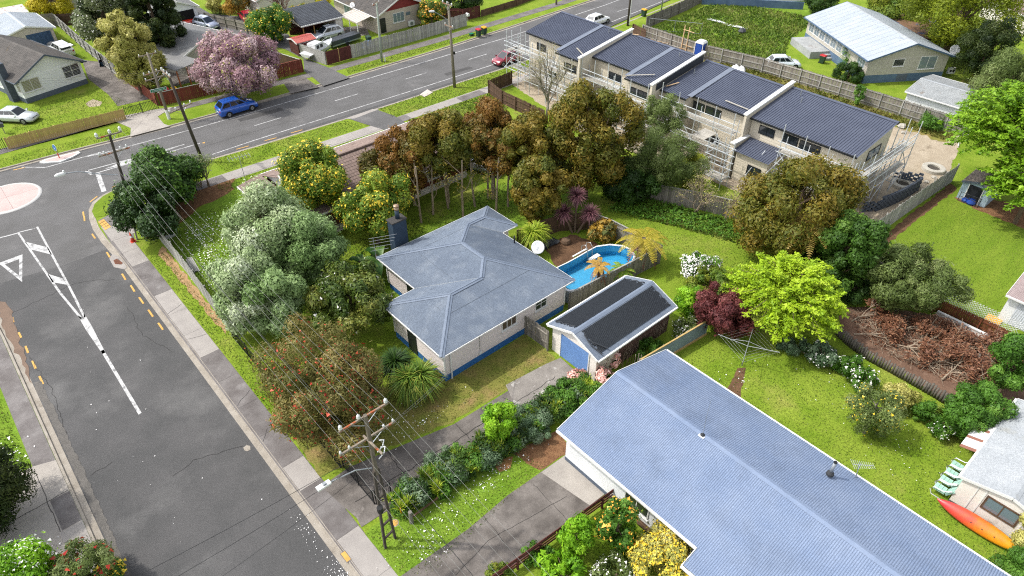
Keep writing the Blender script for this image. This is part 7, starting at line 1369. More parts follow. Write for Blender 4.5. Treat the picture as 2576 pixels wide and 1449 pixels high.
def fronds(name, c, n, L, mat, parent, arch=.75, up=.55, pin=20, pl=.3):
    V, F, Tt = [], [], []
    for i in range(n):
        a = 2 * PI * i / n + RNG.uniform(-.2, .2); l = L * RNG.uniform(.8, 1.1); u = up * RNG.uniform(.6, 1.2); d = np.array([math.cos(a), math.sin(a), 0]); s = np.array([-math.sin(a), math.cos(a), 0]); prev = None
        def at(f): return np.array(c) + d * l * (f - .12 * f * f) + np.array([0, 0, l * (u * f - arch * f * f)])
        for k in range(pin):
            f0, f1 = .06 + .94 * k / pin, .06 + .94 * (k + .78) / pin; p0, p1 = at(f0), at(f1); w_ = pl * math.sin(PI * min(.98, .15 + .85 * f0)) ** .8 * L * .42 + .03; t = RNG.random()
            for sg in (-1, 1):
                tip = (p0 + p1) / 2 + s * sg * w_ + d * w_ * .35 + np.array([0, 0, -.25 * w_]); b = len(V)
                V += [p0, p1, tip + d * .03, tip - d * .03]; F.append((b, b + 1, b + 2, b + 3)); Tt += [.3 + .4 * t, .3 + .4 * t, .2 + .8 * t, .2 + .8 * t]
    return put(name, npmesh(name, np.array(V), np.array(F), np.array(Tt), mat), None, parent)
def scatter(poly, n):
    xs = [p[0] for p in poly]; ys = [p[1] for p in poly]; P_ = np.stack([RNG.uniform(min(xs), max(xs), n), RNG.uniform(min(ys), max(ys), n)], 1); ok = np.zeros(n, bool); j = len(poly) - 1
    for i in range(len(poly)):
        c = ((poly[i][1] > P_[:, 1]) != (poly[j][1] > P_[:, 1])) & (P_[:, 0] < (poly[j][0] - poly[i][0]) * (P_[:, 1] - poly[i][1]) / (poly[j][1] - poly[i][1] + 1e-12) + poly[i][0]); ok ^= c; j = i
    return P_[ok]
scatter0 = scatter
def branchy(mb, p, d, l, r, depth, spread=.6, n=3, lift=.1):
    q = Vector(p) + Vector(d) * l; m = Vector(p).lerp(q, .5) + Vector((random.gauss(0, .06), random.gauss(0, .06), random.gauss(0, .05))) * l
    mb.tube([p, m, q], [r, r * .8, r * .6], 5 if depth > 1 else 4, False); tips = []
    if depth == 0: return [tuple(q)]
    for i in range(n):
        e = (Vector(d) + Vector((random.gauss(0, spread), random.gauss(0, spread), random.gauss(lift, spread * .7)))).normalized(); s = m.lerp(q, random.uniform(.2, 1)); tips += branchy(mb, s, e, l * random.uniform(.55, .8), r * .55, depth - 1, spread, n, lift)
    return tips
# --- corner property
tree('pittosporum_tree', 'large round tree with white variegated leaves beside the corner lawn', (565, 470, 790, 700), 1.2, lf_white, 50, .28, .2, .12, 4.0, .5)
tree('pittosporum_tree', 'lower white variegated bush spilling over the corner fence', (537, 620, 700, 850), 0, lf_white, 40, .28, .19, .11, 4.0, .5)
lf_pale = LM('leaf_pale_green', ['#57783a', '#7d9c58', '#9cb878', '#bccf9e'], .5)
tree('pittosporum_tree', 'pale green rounded tree between the variegated tree and the bungalow', (660, 535, 880, 730), 1.0, lf_pale, 44, .28, .2, .11, 4.0, .5)
tree('pittosporum_tree', 'bright green bushy tree in front of the pale green one', (620, 660, 770, 860), 0, lf_pale, 36, .3, .2, .11, 3.6, .5)
tree('kowhai_tree', 'tall tree covered in yellow blossom in front of the brown tiled roof', (705, 345, 875, 545), 1.5, lf_kow, 44, .26, .24, .13, 3.0, .45, blossom=fl_yel, bcov=.1, bL=.15)
tree('kowhai_tree', 'spreading lower tree with yellow blossom reaching toward the chimney', (845, 435, 1030, 600), 1.2, lf_kow, 34, .26, .24, .13, 2.2, .4, blossom=fl_yel, bcov=.07, bL=.15, spread=.4)
tree('magnolia_tree', 'dense glossy olive green tree touching the bungalow roof', (755, 662, 1005, 838), 1.6, lf_mag, 50, .26, .28, .13, 4.0, .5, blossom=fl_white, bcov=.002, bL=.25)
tree('bottlebrush_tree', 'broad bottlebrush with red flowers and tangled twigs beside the footpath', (648, 818, 988, 1140), .0, lf_bot, 80, .22, .24, .07, 4.0, .5, blossom=fl_red, bcov=.035, bL=.12, droop=.8, tr=.16)
hedge_b = [((305, 440, 440, 600), 'dark round hedge shrub wrapped around the corner pole'), ((340, 385, 500, 520), 'dark green hedge shrub in the middle of the corner planting'), ((405, 395, 490, 470), 'lighter green shrub at the right end of the corner planting')]
tree('corner_shrub', hedge_b[0][1], hedge_b[0][0], 0, lf_dark, 30, .32, .22, .13, 3.6, .5, cat='shrub', blossom=lf_hebe, bcov=.1, bL=.15); tree('corner_shrub', hedge_b[1][1], hedge_b[1][0], .2, lf_dark, 30, .32, .22, .13, 3.6, .5, cat='shrub', blossom=lf_mid, bcov=.2, bL=.2); tree('corner_shrub', hedge_b[2][1], hedge_b[2][0], .3, lf_mid, 24, .3, .2, .1, 1.4, .5, cat='shrub', trunk=True)
for i, (x, y, lb) in enumerate(((1900, 430, 'pale bare stemmed sapling leaning out of the corner planting'), (1990, 425, 'bushy twiggy sapling at the right of the corner planting'))):
    b = P(0, 1, x, y); t = thing('sapling', lb, 'tree', b); mb = MB(); tips = []
    for j in range(5): tips += branchy(mb, (random.uniform(-.2, .2), random.uniform(-.2, .2), 0), (random.gauss(0, .18), random.gauss(0, .18), 1), 1.5, .05, 2, .3, 3, .5)
    mb.build('trunk', bark_pale, t); tp = np.array(tips); Q = np.repeat(tp, 22, 0) + RNG.normal(0, .22, (len(tp) * 22, 3)); put('crown', leaf_mesh('crown', Q, np.tile([0, 0, 1.], (len(Q), 1)), .15, .07, RNG.random(len(Q)), lf_grey), None, t)
# banana palms by the bungalow
def banana(label, loc, n, L, h):
    t = thing('banana_palm', label, 'plant', loc); mb = MB(); V, F, Tt = [], [], []
    for i in range(n):
        a = 2 * PI * i / n + random.uniform(-.4, .4); l = L * random.uniform(.8, 1.15); d = np.array([math.cos(a), math.sin(a), 0]); s = np.array([-math.sin(a), math.cos(a), 0]); st = random.uniform(.8, 1.6); z0 = h * random.uniform(.6, 1.0); tnt = random.random()
        mb.tube([(0, 0, 0), (0, 0, z0 * .7), tuple(d * l * .12 + np.array([0, 0, z0]))], [.12, .09, .04], 6)
        for k in range(9):
            f = k / 8; c = d * l * (.12 + .75 * f * (1 - .15 * f)) + np.array([0, 0, z0 + l * (st * .5 * f - .75 * f * f)]); w_ = .27 * math.sin(PI * min(.97, .12 + .84 * f)) ** .6 * (L / 2.0)
            b = len(V); V += [c - s * w_ + np.array([0, 0, .1 * w_]), c - np.array([0, 0, .05]), c + s * w_ + np.array([0, 0, .1 * w_])]; Tt += [tnt, tnt * .6, tnt]
            if k: F += [(b - 3, b - 2, b + 1, b), (b - 2, b - 1, b + 2, b + 1)]
    mb.build('stem', bark, t); put('foliage', npmesh('foliage', np.array(V), np.array(F), np.array(Tt), lf_ban), None, t); return t
banana('tall banana palm with torn paddle leaves below the yellow blossom tree', G(915, 575), 8, 2.6, 2.6); banana('broad clump of banana leaves at the left eave of the bungalow', G(960, 690), 10, 2.4, 1.9); banana('lower banana clump beside the pale green tree', G(915, 690), 8, 2.0, 1.3)
# yuccas at the house corner
def strap(name, label, base, heads, n, L, wd, mat, tr=.09, cat='plant', arch=.6, up=.35, full=True, bm=None):
    t = thing(name, label, cat, base); mb = MB()
    for h in heads: mb.tube([(h[0] * .2, h[1] * .2, 0), (h[0] * .7, h[1] * .7, h[2] * .6), tuple(h)], [tr * 1.2, tr, tr * .8], 7)
    mb.build('trunk', bm or bark, t); blades('foliage', heads, n, L, wd, mat, t, arch, up, 4, full); return t
strap('cabbage_tree', 'bright spiky cabbage tree at the front corner of the bungalow', G(1045, 990), [(-.3, .1, 1.5), (.4, -.2, 1.55)], 480, 1.7, .1, lf_strap, arch=.7, up=.25)
strap('cabbage_tree', 'darker spiky plant shaded behind the bright cabbage tree', G(1000, 965), [(0, 0, 2.0), (.4, .3, 1.6)], 300, 1.5, .08, LM('leaf_strap_shaded', ['#1f3a14', '#35541c', '#4c6a28'], .5), arch=.7, up=.25)  # shade is put into this plant's darker leaf colours
strap('cabbage_tree', 'golden green cabbage tree beside the pool yard fence', G(1342, 632), [(-.3, 0, 1.9), (.35, .1, 1.9)], 380, 1.45, .06, lf_flax, arch=.8, up=.3)
strap('red_cordyline', 'purple red cordyline with three spiky heads behind the pool', (36.0, 32.6, 0), [(-.9, .6, 2.2), (.3, .35, 3.4), (.75, -.85, 2.1)], 260, 1.05, .08, lf_cord, arch=.35, up=.15)
# --- brown trees behind the bungalow
tree('bronze_tree', 'tall bronze topped tree on bare pale trunks at the left of the row', (905, 368, 1065, 510), 1.2, lf_brown2, 60, .24, .26, .14, 4.2, .45, bark_m=bark_pale, group='row of bronze trees')
tree('bronze_tree', 'bronze tree second from the left with pale trunks showing below', (1030, 280, 1205, 450), 2.8, lf_brown, 60, .24, .26, .14, 4.2, .45, bark_m=bark_pale, group='row of bronze trees')
tree('bronze_tree', 'bronze tree with the reddest crown in the middle of the row', (1145, 262, 1330, 435), 3.0, lf_brown2, 60, .24, .26, .14, 4.2, .45, bark_m=bark_pale, group='row of bronze trees')
tree('bronze_tree', 'bronze tree at the right end of the row before the big conifer', (1240, 280, 1405, 475), 2.0, lf_brown, 60, .24, .26, .14, 4.2, .45, bark_m=bark_pale, group='row of bronze trees')
tree('bronze_tree', 'low hanging bronze tree touching the rear corner of the bungalow roof', (1270, 365, 1432, 575), .1, lf_brown, 80, .22, .26, .14, 4.2, .45, bark_m=bark_pale, group='row of bronze trees')
tree('bronze_tree', 'bronze crown filling the gap above the white brick house window', (960, 320, 1100, 450), 3.0, lf_brown2, 60, .24, .26, .14, 4.2, .45, bark_m=bark_pale, group='row of bronze trees')
tree('bronze_tree', 'massive egg shaped bronze and green conifer in front of the terrace', (1362, 195, 1598, 505), .1, lf_brown, 150, .19, .26, .14, 4.2, .45, tr=.3)
tree('bronze_tree', 'large bronze topped tree at the near corner of the terrace', (1855, 388, 2160, 660), .1, lf_brown, 130, .19, .26, .14, 4.2, .45, tr=.3)
tree('green_shrub_tree', 'glossy green tree growing in front of the large bronze tree', (2050, 535, 2205, 735), .1, lf_dkm, 60, .24, .24, .14, 3.6, .5)
tree('green_shrub_tree', 'dark green shrub under the large bronze tree', (1930, 640, 2130, 760), .1, lf_dark, 40, .26, .24, .14, 3.4, .5, cat='shrub')
for i, (u, v, dx) in enumerate(((1090, 540, .3), (1128, 525, -.2), (1165, 545, .2), (1195, 520, -.3), (1228, 500, .2), (1060, 560, 0), (1248, 540, .4), (1278, 520, .2))):
    t = thing('bare_stemmed_tree', ('pale bare trunk rising behind the bungalow roof under the bronze trees'), 'tree', G(u, v), group='bare trunks behind the bungalow'); mb = MB(); h = 5.5
    mb.tube([(0, 0, 0), (dx * .5, .1, 2), (dx, .0, h)], [.11, .09, .05], 7); tips = []
    for j in range(4): tips += branchy(mb, (dx * .5, .05, 1.5 + j * .9), (random.gauss(0, .5), random.gauss(0, .5), 1), 1.2, .035, 1, .4, 3, .3)
    mb.build('trunk', bark_pale, t); tp = np.array(tips); Q = np.repeat(tp, 26, 0) + RNG.normal(0, .22, (len(tp) * 26, 3)); put('crown', leaf_mesh('crown', Q, np.tile([0, 0, 1.], (len(Q), 1)), .15, .07, RNG.random(len(Q)), lf_brown), None, t)
tree('green_bush', 'dense dark green bush at the foot of the egg shaped conifer', (1498, 395, 1668, 512), 0, lf_dark, 44, .28, .22, .13, 3.6, .5, cat='shrub')
tree('wattle_tree', 'feathery olive tree with bare twigs against the terrace wall', (1585, 330, 1770, 480), 1.0, lf_grey, 40, .26, .2, .05, 1.3, .4, bark_m=bark_pale, spread=.4)
tree('wattle_tree', 'yellowish leafy tree reaching the scaffold of the terrace', (1600, 240, 1720, 350), 3.0, lf_grey, 30, .26, .18, .07, 1.0, .4, bark_m=bark_grey, spread=.4)
tree('wattle_tree', 'bright yellow green shrub against the terrace back fence', (1690, 385, 1780, 480), .3, LM('leaf_wattle', ['#6d7c1e', '#94a02c', '#b3b43c'], .55), 20, .28, .17, .06, 1.2, .45, cat='shrub', bark_m=bark_pale)
def bare(label, base, h, r, n, mat, spread=.35, lift=.25, leaf=None, lean=(0, 0), stems=3, nl=10, cat='tree', depth=3):
    t = thing('bare_tree', label, cat, base); mb = MB(); tips = []
    for s in range(stems): tips += branchy(mb, (random.uniform(-.15, .15), random.uniform(-.15, .15), 0), Vector((random.gauss(lean[0], .2), random.gauss(lean[1], .2), 1)).normalized(), h * .42, r, depth, spread, n, lift)
    mb.build('trunk', mat, t)
    if leaf: tp = np.array(tips); Q = np.repeat(tp, nl, 0) + RNG.normal(0, .2, (len(tp) * nl, 3)); put('crown', leaf_mesh('crown', Q, np.tile([0, 0, 1.], (len(Q), 1)), .12, .04, RNG.random(len(Q)), leaf, 1.0), None, t)
    return t
bare('slender grey birch almost bare in front of the first townhouse', (49.0, 49.7, 0), 9.0, .13, 4, bark_grey, .3, .12, lf_bare, stems=2, nl=22)
bare('pale bare shrub leaning along the terrace back fence', (46.2, 27.6, 0), 4.0, .06, 4, bark_pale, .5, .1, lf_gold, stems=4, nl=3); bare('leafless twiggy shrub on the overgrown fence by the scaffold', (47.2, 25.2, 0), 3.6, .05, 4, bark_pale, .5, .1, lf_gold, stems=4, nl=2)
# --- garden right of the pool
def fern(label, base, h, n, L, mat, dead=False, up=.55, tr=.13):
    t = thing('tree_fern', label, 'plant', base); MB().tube([(0, 0, 0), (.05, 0, h * .5), (0, 0, h)], [tr * 1.3, tr, tr], 8).build('trunk', bark, t); fronds('fronds', (0, 0, h), n, L, mat, t, .75, up)
    if dead: fronds('dead_fronds', (0, 0, h - .15), 9, L * .6, lf_dead, t, 1.6, -.2)
    return t
fern('golden tree fern with wide arching fronds at the deep end of the pool', (36.6, 25.9, 0), 2.6, 14, 2.5, lf_fern, True); fern('tan tree fern spreading over the dark shrubs by the bronze tree', G(1990, 690), 4.6, 13, 3.0, lf_fern2)
fern('thin orange tree fern with shaggy trunk inside the pool fence', (31.6, 25.95, 0), 2.4, 9, 1.25, LM('frond_orange', ['#8a7a2c', '#b08a3c', '#c9a05c'], .6), True, .7); fern('low green fern beside the pool fence', (33.9, 25.6, 0), 1.1, 14, 1.3, lf_fern3)
tree('croton_shrub', 'multi coloured leafy shrub by the pool yard fence', (1482, 545, 1558, 612), 0, lf_crot, 20, .36, .3, .18, 1.8, .5, cat='shrub')
tree('blossom_shrub', 'white blossom shrub at the edge of the long lawn', (1703, 632, 1808, 705), .4, lf_mid, 20, .34, .16, .09, 1.2, .5, blossom=fl_white, bcov=.22, bL=.13, cat='shrub')
tree('green_shrub', 'yellow green bushy shrub behind the red leaved tree', (1720, 665, 1880, 770), .2, lf_yel, 36, .3, .19, .12, 2.0, .55, cat='shrub'); tree('green_shrub', 'vivid green creeper mound at the garage corner', (1695, 720, 1770, 800), 0, lf_bright, 20, .34, .17, .12, 1.8, .6, cat='shrub')
tree('maple_tree', 'dense round red leaved tree over the iron fence', (1748, 718, 1890, 852), .3, lf_red, 70, .24, .18, .09, 4, .5)
# golden feathery tree: arching sprays
def spray_tree(label, bb, zb, mat, n=170, L=.16, W=.09):
    g, R, rv = fit(*bb, zb); t = thing('golden_tree', label, 'tree', (g[0], g[1], 0)); pts, nr, ti = [], [], []; mb = MB(); zc = zb + rv; mb.tube([(0, 0, 0), (0, 0, zc)], [.2, .12], 8)
    for i in range(n):
        a = random.uniform(0, 2 * PI); ph = random.uniform(-.25, 1.35); d = np.array([math.cos(a) * math.cos(ph), math.sin(a) * math.cos(ph), math.sin(ph)]); s0 = np.array([0, 0, zc * .75]); e = np.array([0, 0, zc]) + d * np.array([R, R, rv]) * random.uniform(.72, 1.08); m = (s0 + e) / 2 + np.array([0, 0, .25 * R]); sh = random.random()
        if i % 5 == 0: mb.tube([tuple(s0), tuple(m), tuple(e)], [.05, .03, .01], 4, False)
        k = 95; f = np.sqrt(RNG.random(k)) * .75 + .25; q = (1 - f)[:, None] ** 2 * s0 + 2 * ((1 - f) * f)[:, None] * m + (f ** 2)[:, None] * e; w_ = .16 * (1.25 - f)[:, None] * R * .55
        off = RNG.normal(0, 1, (k, 3)) * np.array([1, 1, .35]) * w_; pts.append(q + off); nr.append(np.tile([0, 0, 1.], (k, 1)) + off); ti.append(np.clip(.55 * sh + .45 * RNG.random(k), 0, 1))
    mb.build('trunk', bark, t); Q = np.concatenate(pts); ok = Q[:, 2] > .05; put('crown', leaf_mesh('crown', Q[ok], np.concatenate(nr)[ok], L, W, np.concatenate(ti)[ok], mat), None, t); return t
spray_tree('brilliant lime green feathery tree beside the clothes hoist', (1835, 640, 2115, 858), .5, lf_lime, 300, .2, .11)
spray_tree('bright yellow green spreading tree over the garden shed at right', (2425, 240, 2690, 440), 2.0, lf_lime2, 360, .26, .15).name = 'spreading_tree'
spray_tree('low bright green tree right of the garden shed', (2500, 390, 2700, 560), 0, lf_lime2, 220, .24, .14).name = 'spreading_tree'
tree('olive_tree', 'grey green round tree above the debris yard', (2185, 622, 2392, 780), .6, lf_grey, 60, .24, .24, .08, 3.6, .45, bark_m=bark_grey)
tree('flax_shrub', 'dark undergrowth shrub left of the stone fireplace', (2100, 690, 2200, 760), 0, lf_dark, 16, .34, .2, .1, 1.4, .5, cat='shrub')
# right edge conifers and far right trees
bare('grey bare branched conifer at the upper right corner', (92, 12.5, 0), 9.5, .2, 4, bark_grey, .42, .05, LM('leaf_dry_conifer', ['#4f5430', '#6b6c44', '#8a8660'], .55), stems=3, nl=14); bare('second grey twiggy conifer at the right edge', (97, 14.5, 0), 9.0, .18, 4, bark_grey, .42, .05, lf_bare, stems=3, nl=12)
tree('conifer_tree', 'dark green conifer behind the carport at upper right', (2440, 60, 2530, 190), .3, lf_cyp, 40, .3, .24, .1, 1.8, .5); tree('conifer_tree', 'shaggy grey green conifer beside the iron shed', (2470, 150, 2600, 290), .2, lf_grey, 40, .28, .24, .08, 1.6, .45)
tree('conifer_tree', 'yellow green conifer overhanging the leaf covered carport', (2310, -70, 2530, 115), .8, LM('leaf_conifer_gold', ['#3a4a12', '#5f7018', '#86941e', '#a5ac2c'], .55), 70, .24, .28, .14, 2.0, .5); tree('conifer_tree', 'yellow green bush behind the upper right house roof', (2190, -20, 2300, 65), .3, lf_yel, 30, .3, .26, .14, 1.8, .5, cat='shrub')
tree('green_shrub', 'dark green tree by the blue concrete wall at the top', (2030, -30, 2110, 35), .3, lf_dark, 26, .3, .26, .14, 1.8, .5, cat='tree'); tree('green_shrub', 'spiky dark shrub against the upper right house corner', (2105, 160, 2165, 205), 0, lf_dark, 16, .34, .22, .08, 1.8, .5, cat='shrub')
strap('yucca', 'green yucca under the eave of the upper right house', G(2128, 176), [(0, 0, 1.4), (.3, .4, 2.2)], 120, 1.3, .08, lf_mid, up=.3)
# --- lower right garden
tree('lemon_tree', 'sparse lemon tree hung with yellow fruit on the sunny lawn', (2140, 965, 2262, 1100), .1, lf_grey, 30, .3, .14, .07, .9, .45, bark_m=bark_grey, blossom=fl_yel, bcov=.02, bL=.1)
tree('box_bush', 'clipped round green bush at the end of the log wall', (2395, 975, 2515, 1105), 0, lf_mid, 60, .24, .13, .09, 3.6, .7, cat='shrub'); tree('loquat_tree', 'glossy green tree at the right edge beside the debris yard', (2508, 830, 2620, 995), .1, lf_mid, 30, .3, .2, .1, 2.0, .6)
strap('clivia', 'yellow green strappy clump with orange flowers below the log wall', G(2252, 985), [(0, 0, .1), (.3, -.4, .1), (-.2, -.7, .1)], 80, .75, .07, lf_flax, .03, up=.6, full=False); strap('clivia', 'strappy green clump at the right end of the flower bed', G(2345, 1035), [(0, 0, .1), (.2, -.4, .1)], 70, .7, .06, lf_strap, .03, up=.6, full=False)
for bb, lb, mt, bl, bc in (((2035, 862, 2110, 925), 'blue green daisy shrub at the left end of the curved bed', lf_hebe, fl_white, .02), ((2100, 890, 2170, 950), 'green leafy shrub with a few white flowers in the curved bed', lf_mid, fl_white, .015), ((2145, 925, 2210, 985), 'low shrub covered with white flowers in the curved bed', lf_mid, fl_white, .04), ((2225, 965, 2300, 1030), 'brownish twiggy shrub beside the lemon tree', lf_gold, None, 0), ((2300, 1010, 2350, 1060), 'small leafy green mound below the log wall', lf_mid, None, 0), ((2340, 1040, 2400, 1095), 'white flowered clump near the clipped round bush', lf_mid, fl_white, .02), ((1960, 845, 2040, 895), 'low blue green hedge under the lime tree', lf_hebe, None, 0)):
    tree('bed_shrub', lb, bb, 0, mt, 16, .36, .14, .08, 1.8, .55, cat='shrub', blossom=bl, bcov=bc, bL=.13)
# cut branches drying in the yard
random.seed(31)
Q = scatter0([P2(3, 2, 860, 280), P2(3, 2, 1400, 330), P2(3, 2, 2250, 620), P2(3, 2, 2400, 1000), P2(3, 2, 1950, 1000), P2(3, 2, 1250, 700), P2(3, 2, 900, 460)], 5200); mbt = MB()
for x, y in Q[:900]:
    a_ = random.uniform(0, 2 * PI); l = random.uniform(.3, 1.1); z = random.uniform(.03, .3); mbt.tube([(x, y, z), (x + math.cos(a_) * l, y + math.sin(a_) * l, z + random.uniform(-.02, .2))], [.014, .006], 3, False)
o = mbt.build('twig_litter', bark_pale); tag(o, 'tangle of pale dead twigs covering the debris yard', 'twigs', kind='stuff')
Q = Q[900:]; o = put('leaf_litter', leaf_mesh('leaf_litter', np.concatenate([Q, np.abs(RNG.normal(.04, .07, (len(Q), 1)))], 1), np.tile([0, 0, 1.], (len(Q), 1)), .16, .08, RNG.random(len(Q)), lf_dead)); tag(o, 'brown dead leaves strewn over the debris yard', 'leaf litter', kind='stuff')
for (x, y, a, l, lb) in ((950, 335, .3, 2.6, 'pale forked cut branch at the left of the debris yard'), (1010, 500, -.2, 2.8, 'cut branch with brown leaves lying by the log wall'), (1330, 450, .1, 2.4, 'dead brown bough in the middle of the debris yard'), (1480, 570, .5, 3.4, 'large many forked dead bough across the debris yard'), (1720, 600, .8, 2.8, 'upright heap of dark brown dead leaves on cut branches'), (1980, 570, -.4, 3.2, 'long pale dead bough reaching toward the rusty fence'), (1650, 770, .2, 3.2, 'dense fan of dead twigs near the log wall'), (2060, 820, .1, 3.2, 'broad dead branch beside the glossy tree'), (2180, 640, -.8, 2.4, 'dead branch leaning on the rusty red fence'), (1350, 620, -.5, 2.8, 'bleached bough hanging over the log wall'), (1950, 960, .3, 2.6, 'dead leafy twigs behind the clipped round bush'), (1870, 700, 1.2, 2.6, 'brown withered branch in the thick of the pile'), (1230, 520, .9, 2.4, 'pale bough with curled twigs left of the thickest pile'), (1600, 660, -.3, 3.0, 'long bleached branch crossing the middle of the pile'), (2120, 720, .5, 2.8, 'withered branch fanned out by the timber box'), (1780, 860, .6, 2.8, 'low spread of dead twigs behind the log wall'), (2250, 880, -.2, 2.4, 'brown leafy branch under the glossy tree')):
    b = P(3, 2, x, y); t = thing('cut_branch', lb, 'branch', b, a - .7, 'dead branches in the debris yard'); mb = MB(); tips = branchy(mb, (-l * .35, 0, .12), Vector((1, 0, .12)).normalized(), l * .55, .055, 2, .5, 5, .08); mb.build('stem', bark_pale, t)
    tp = np.array(tips); tp[:, 2] = np.clip(tp[:, 2], .03, .9); Q = np.repeat(tp, 46, 0) + RNG.normal(0, .17, (len(tp) * 46, 3)); Q[:, 2] = np.abs(Q[:, 2]) + .02; put('foliage', leaf_mesh('foliage', Q, np.tile([0, 0, 1.], (len(Q), 1)), .17, .08, RNG.random(len(Q)), lf_dead), None, t)
# --- hedges by the driveways
for i in range(19):
    f = i / 18; a = 9.9 + 13.4 * f; n_ = 20.15 - .9 * f + random.uniform(-.15, .15); t = thing('strappy_hedge_plant', 'strap leaved fern clump in the continuous hedge between the two driveways', 'plant', (a, n_, 0), group='strap leaved hedge clumps'); hd = [(random.uniform(-.6, .6), random.uniform(-.75, .75), .3 + random.uniform(0, .45)) for j in range(7)]
    blades('foliage', hd, 34, .8, .08, lf_flax if i % 3 == 0 else lf_strap, t, .35, 1.4, 3, False)
    put('undergrowth', crown_mesh('undergrowth', np.array([(random.uniform(-.5, .5), random.uniform(-.85, .85), random.uniform(.25, .85)) for j in range(14)]), np.full(14, .45), 3600, .12, .07, (lf_mid, lf_hebe, lf_dark)[i % 3], .4, zmin=.02)[0], None, t)
tree('hedge_shrub', 'light green leafy tree standing in the middle of the driveway hedge', (1212, 1000, 1300, 1120), .2, lf_bright, 30, .32, .2, .1, 3, .5, cat='shrub')
tree('hedge_shrub', 'dark blue green shrub in the near half of the driveway hedge', (1060, 1130, 1170, 1210), 0, lf_hebe, 20, .36, .12, .05, 1.8, .6, cat='shrub'); tree('hedge_shrub', 'green leafy shrub at the garage end of the driveway hedge', (1370, 945, 1480, 1035), 0, lf_mid, 24, .34, .15, .08, 1.8, .55, cat='shrub'); tree('hedge_shrub', 'grey lavender like shrub beside the long roof corner', (1270, 1030, 1400, 1105), 0, lf_hebe, 22, .34, .12, .05, 1.8, .6, cat='shrub')
for bb, lb in (((1425, 930, 1475, 965), 'pink hydrangea heads by the blue roller door'), ((1500, 925, 1550, 970), 'salmon pink flower heads at the gable end of the long roof'), ((1530, 885, 1560, 925), 'small pink flowering shrub by the broken palings')): tree('flower_shrub', lb, bb, .1, lf_mid, 10, .4, .13, .08, 1.4, .5, blossom=fl_pk2, bcov=.6, bL=.14, cat='shrub', trunk=False)
tree('climber', 'green weeds growing along the base of the garage side wall', (1590, 850, 1680, 905), 0, lf_mid, 14, .36, .14, .09, 1.4, .5, cat='shrub', trunk=False); tree('climber', 'leafy shrubs between the garage and the iron fence', (1680, 800, 1760, 850), 0, lf_grey, 14, .36, .15, .08, 1.4, .5, cat='shrub', trunk=False, blossom=fl_white, bcov=.05)
# bottom edge garden
for bb, lb, mt, bl, bc, L_ in (((1500, 1250, 1610, 1390), 'orange tinged leafy shrub at the patio edge', lf_mid, fl_or, .03, .16), ((1405, 1300, 1490, 1400), 'rounded glossy green shrub against the dark red rail fence', lf_bright, None, 0, .17), ((1320, 1360, 1400, 1430), 'green shrub at the lower end of the dark red rail fence', lf_mid, None, 0, .15), ((1350, 1390, 1480, 1500), 'light yellow green broad leaved shrub at the bottom edge', lf_bright, None, 0, .24), ((1220, 1415, 1300, 1480), 'low olive mound at the bottom edge beside the drive', lf_yel, None, 0, .1), ((1590, 1330, 1775, 1500), 'airy yellow flowering shrub in front of the long roof step', lf_gold, fl_yel, .08, .12), ((1480, 1400, 1620, 1500), 'pale leafed twiggy shrub at the bottom edge', lf_grey, fl_white, .05, .15), ((1530, 1310, 1600, 1380), 'fresh green feathery shrub on the patio side', lf_bright, None, 0, .14)):
    tree('garden_shrub', lb, bb, 0, mt, 22, .34, L_, L_ * .6, 1.8, .55, cat='shrub', blossom=bl, bcov=bc, bL=.13)
tree('garden_shrub', 'dark clipped shrub at the lower right corner', (2525, 1385, 2640, 1520), 0, lf_mid, 26, .3, .1, .06, 2, .7, cat='shrub'); tree('garden_shrub', 'yellow tipped shrub at the right edge behind the kayak', (2560, 1280, 2640, 1380), 0, lf_gold, 12, .34, .12, .07, 1.4, .5, cat='shrub')
# bottom left plants
tree('conifer_shrub', 'dark feathery conifer boughs at the left edge', (-150, 1150, 36, 1330), .3, lf_cyp, 40, .3, .3, .07, 2.4, .4, droop=.6); tree('flower_bush', 'white flowering bush in the lower left corner', (-60, 1370, 110, 1540), 0, lf_bright, 24, .34, .16, .09, 2.6, .5, blossom=fl_white, bcov=.05, bL=.1, cat='shrub'); tree('conifer_shrub', 'feathery green shrub with red flowers in the lower left', (150, 1370, 285, 1500), 0, lf_grey, 26, .34, .22, .05, 1.5, .45, blossom=fl_red, bcov=.01, bL=.2, cat='shrub', droop=.4)
tree('flower_bush', 'broad leaved green shrub with yellow flowers at the bottom left', (190, 1410, 300, 1510), 0, lf_mid, 16, .36, .17, .08, 1.5, .5, blossom=fl_yel, bcov=.08, bL=.14, cat='shrub')
# --- across the road
tree('cypress_tree', 'tall dark cypress beside the golden green tree', (325, -75, 440, 138), .3, lf_cyp, 110, .2, .34, .17, 4, .5); tree('pohutukawa_tree', 'grey green broad tree with dark gaps behind the golden tree', (205, -30, 330, 140), .5, lf_poh, 50, .26, .3, .18, 3, .45, blossom=fl_white, bcov=.03, bL=.2)
tree('green_tree', 'bright green tree top between the grey tree and the cypress', (270, -30, 345, 60), 1.0, lf_bright, 26, .3, .26, .16, 1.8, .5)
def gold(bb, zb, lb): tree('golden_conifer', lb, bb, zb, lf_gold, 80, .22, .28, .15, 4, .5)
gold((262, 40, 358, 170), 2.6, 'billowy golden green conifer behind the red stained fence'); gold((300, 105, 402, 218), .2, 'lower billows of golden green conifer hanging over the driveway fence')
tree('cherry_tree', 'pink blossom cherry tree on the far verge behind the blue car', (494, 92, 688, 230), .7, fl_pink, 80, .22, .26, .17, 2.6, .45, blossom=lf_gold, bcov=.06, bL=.16, bark_m=bark_grey, spread=.3)
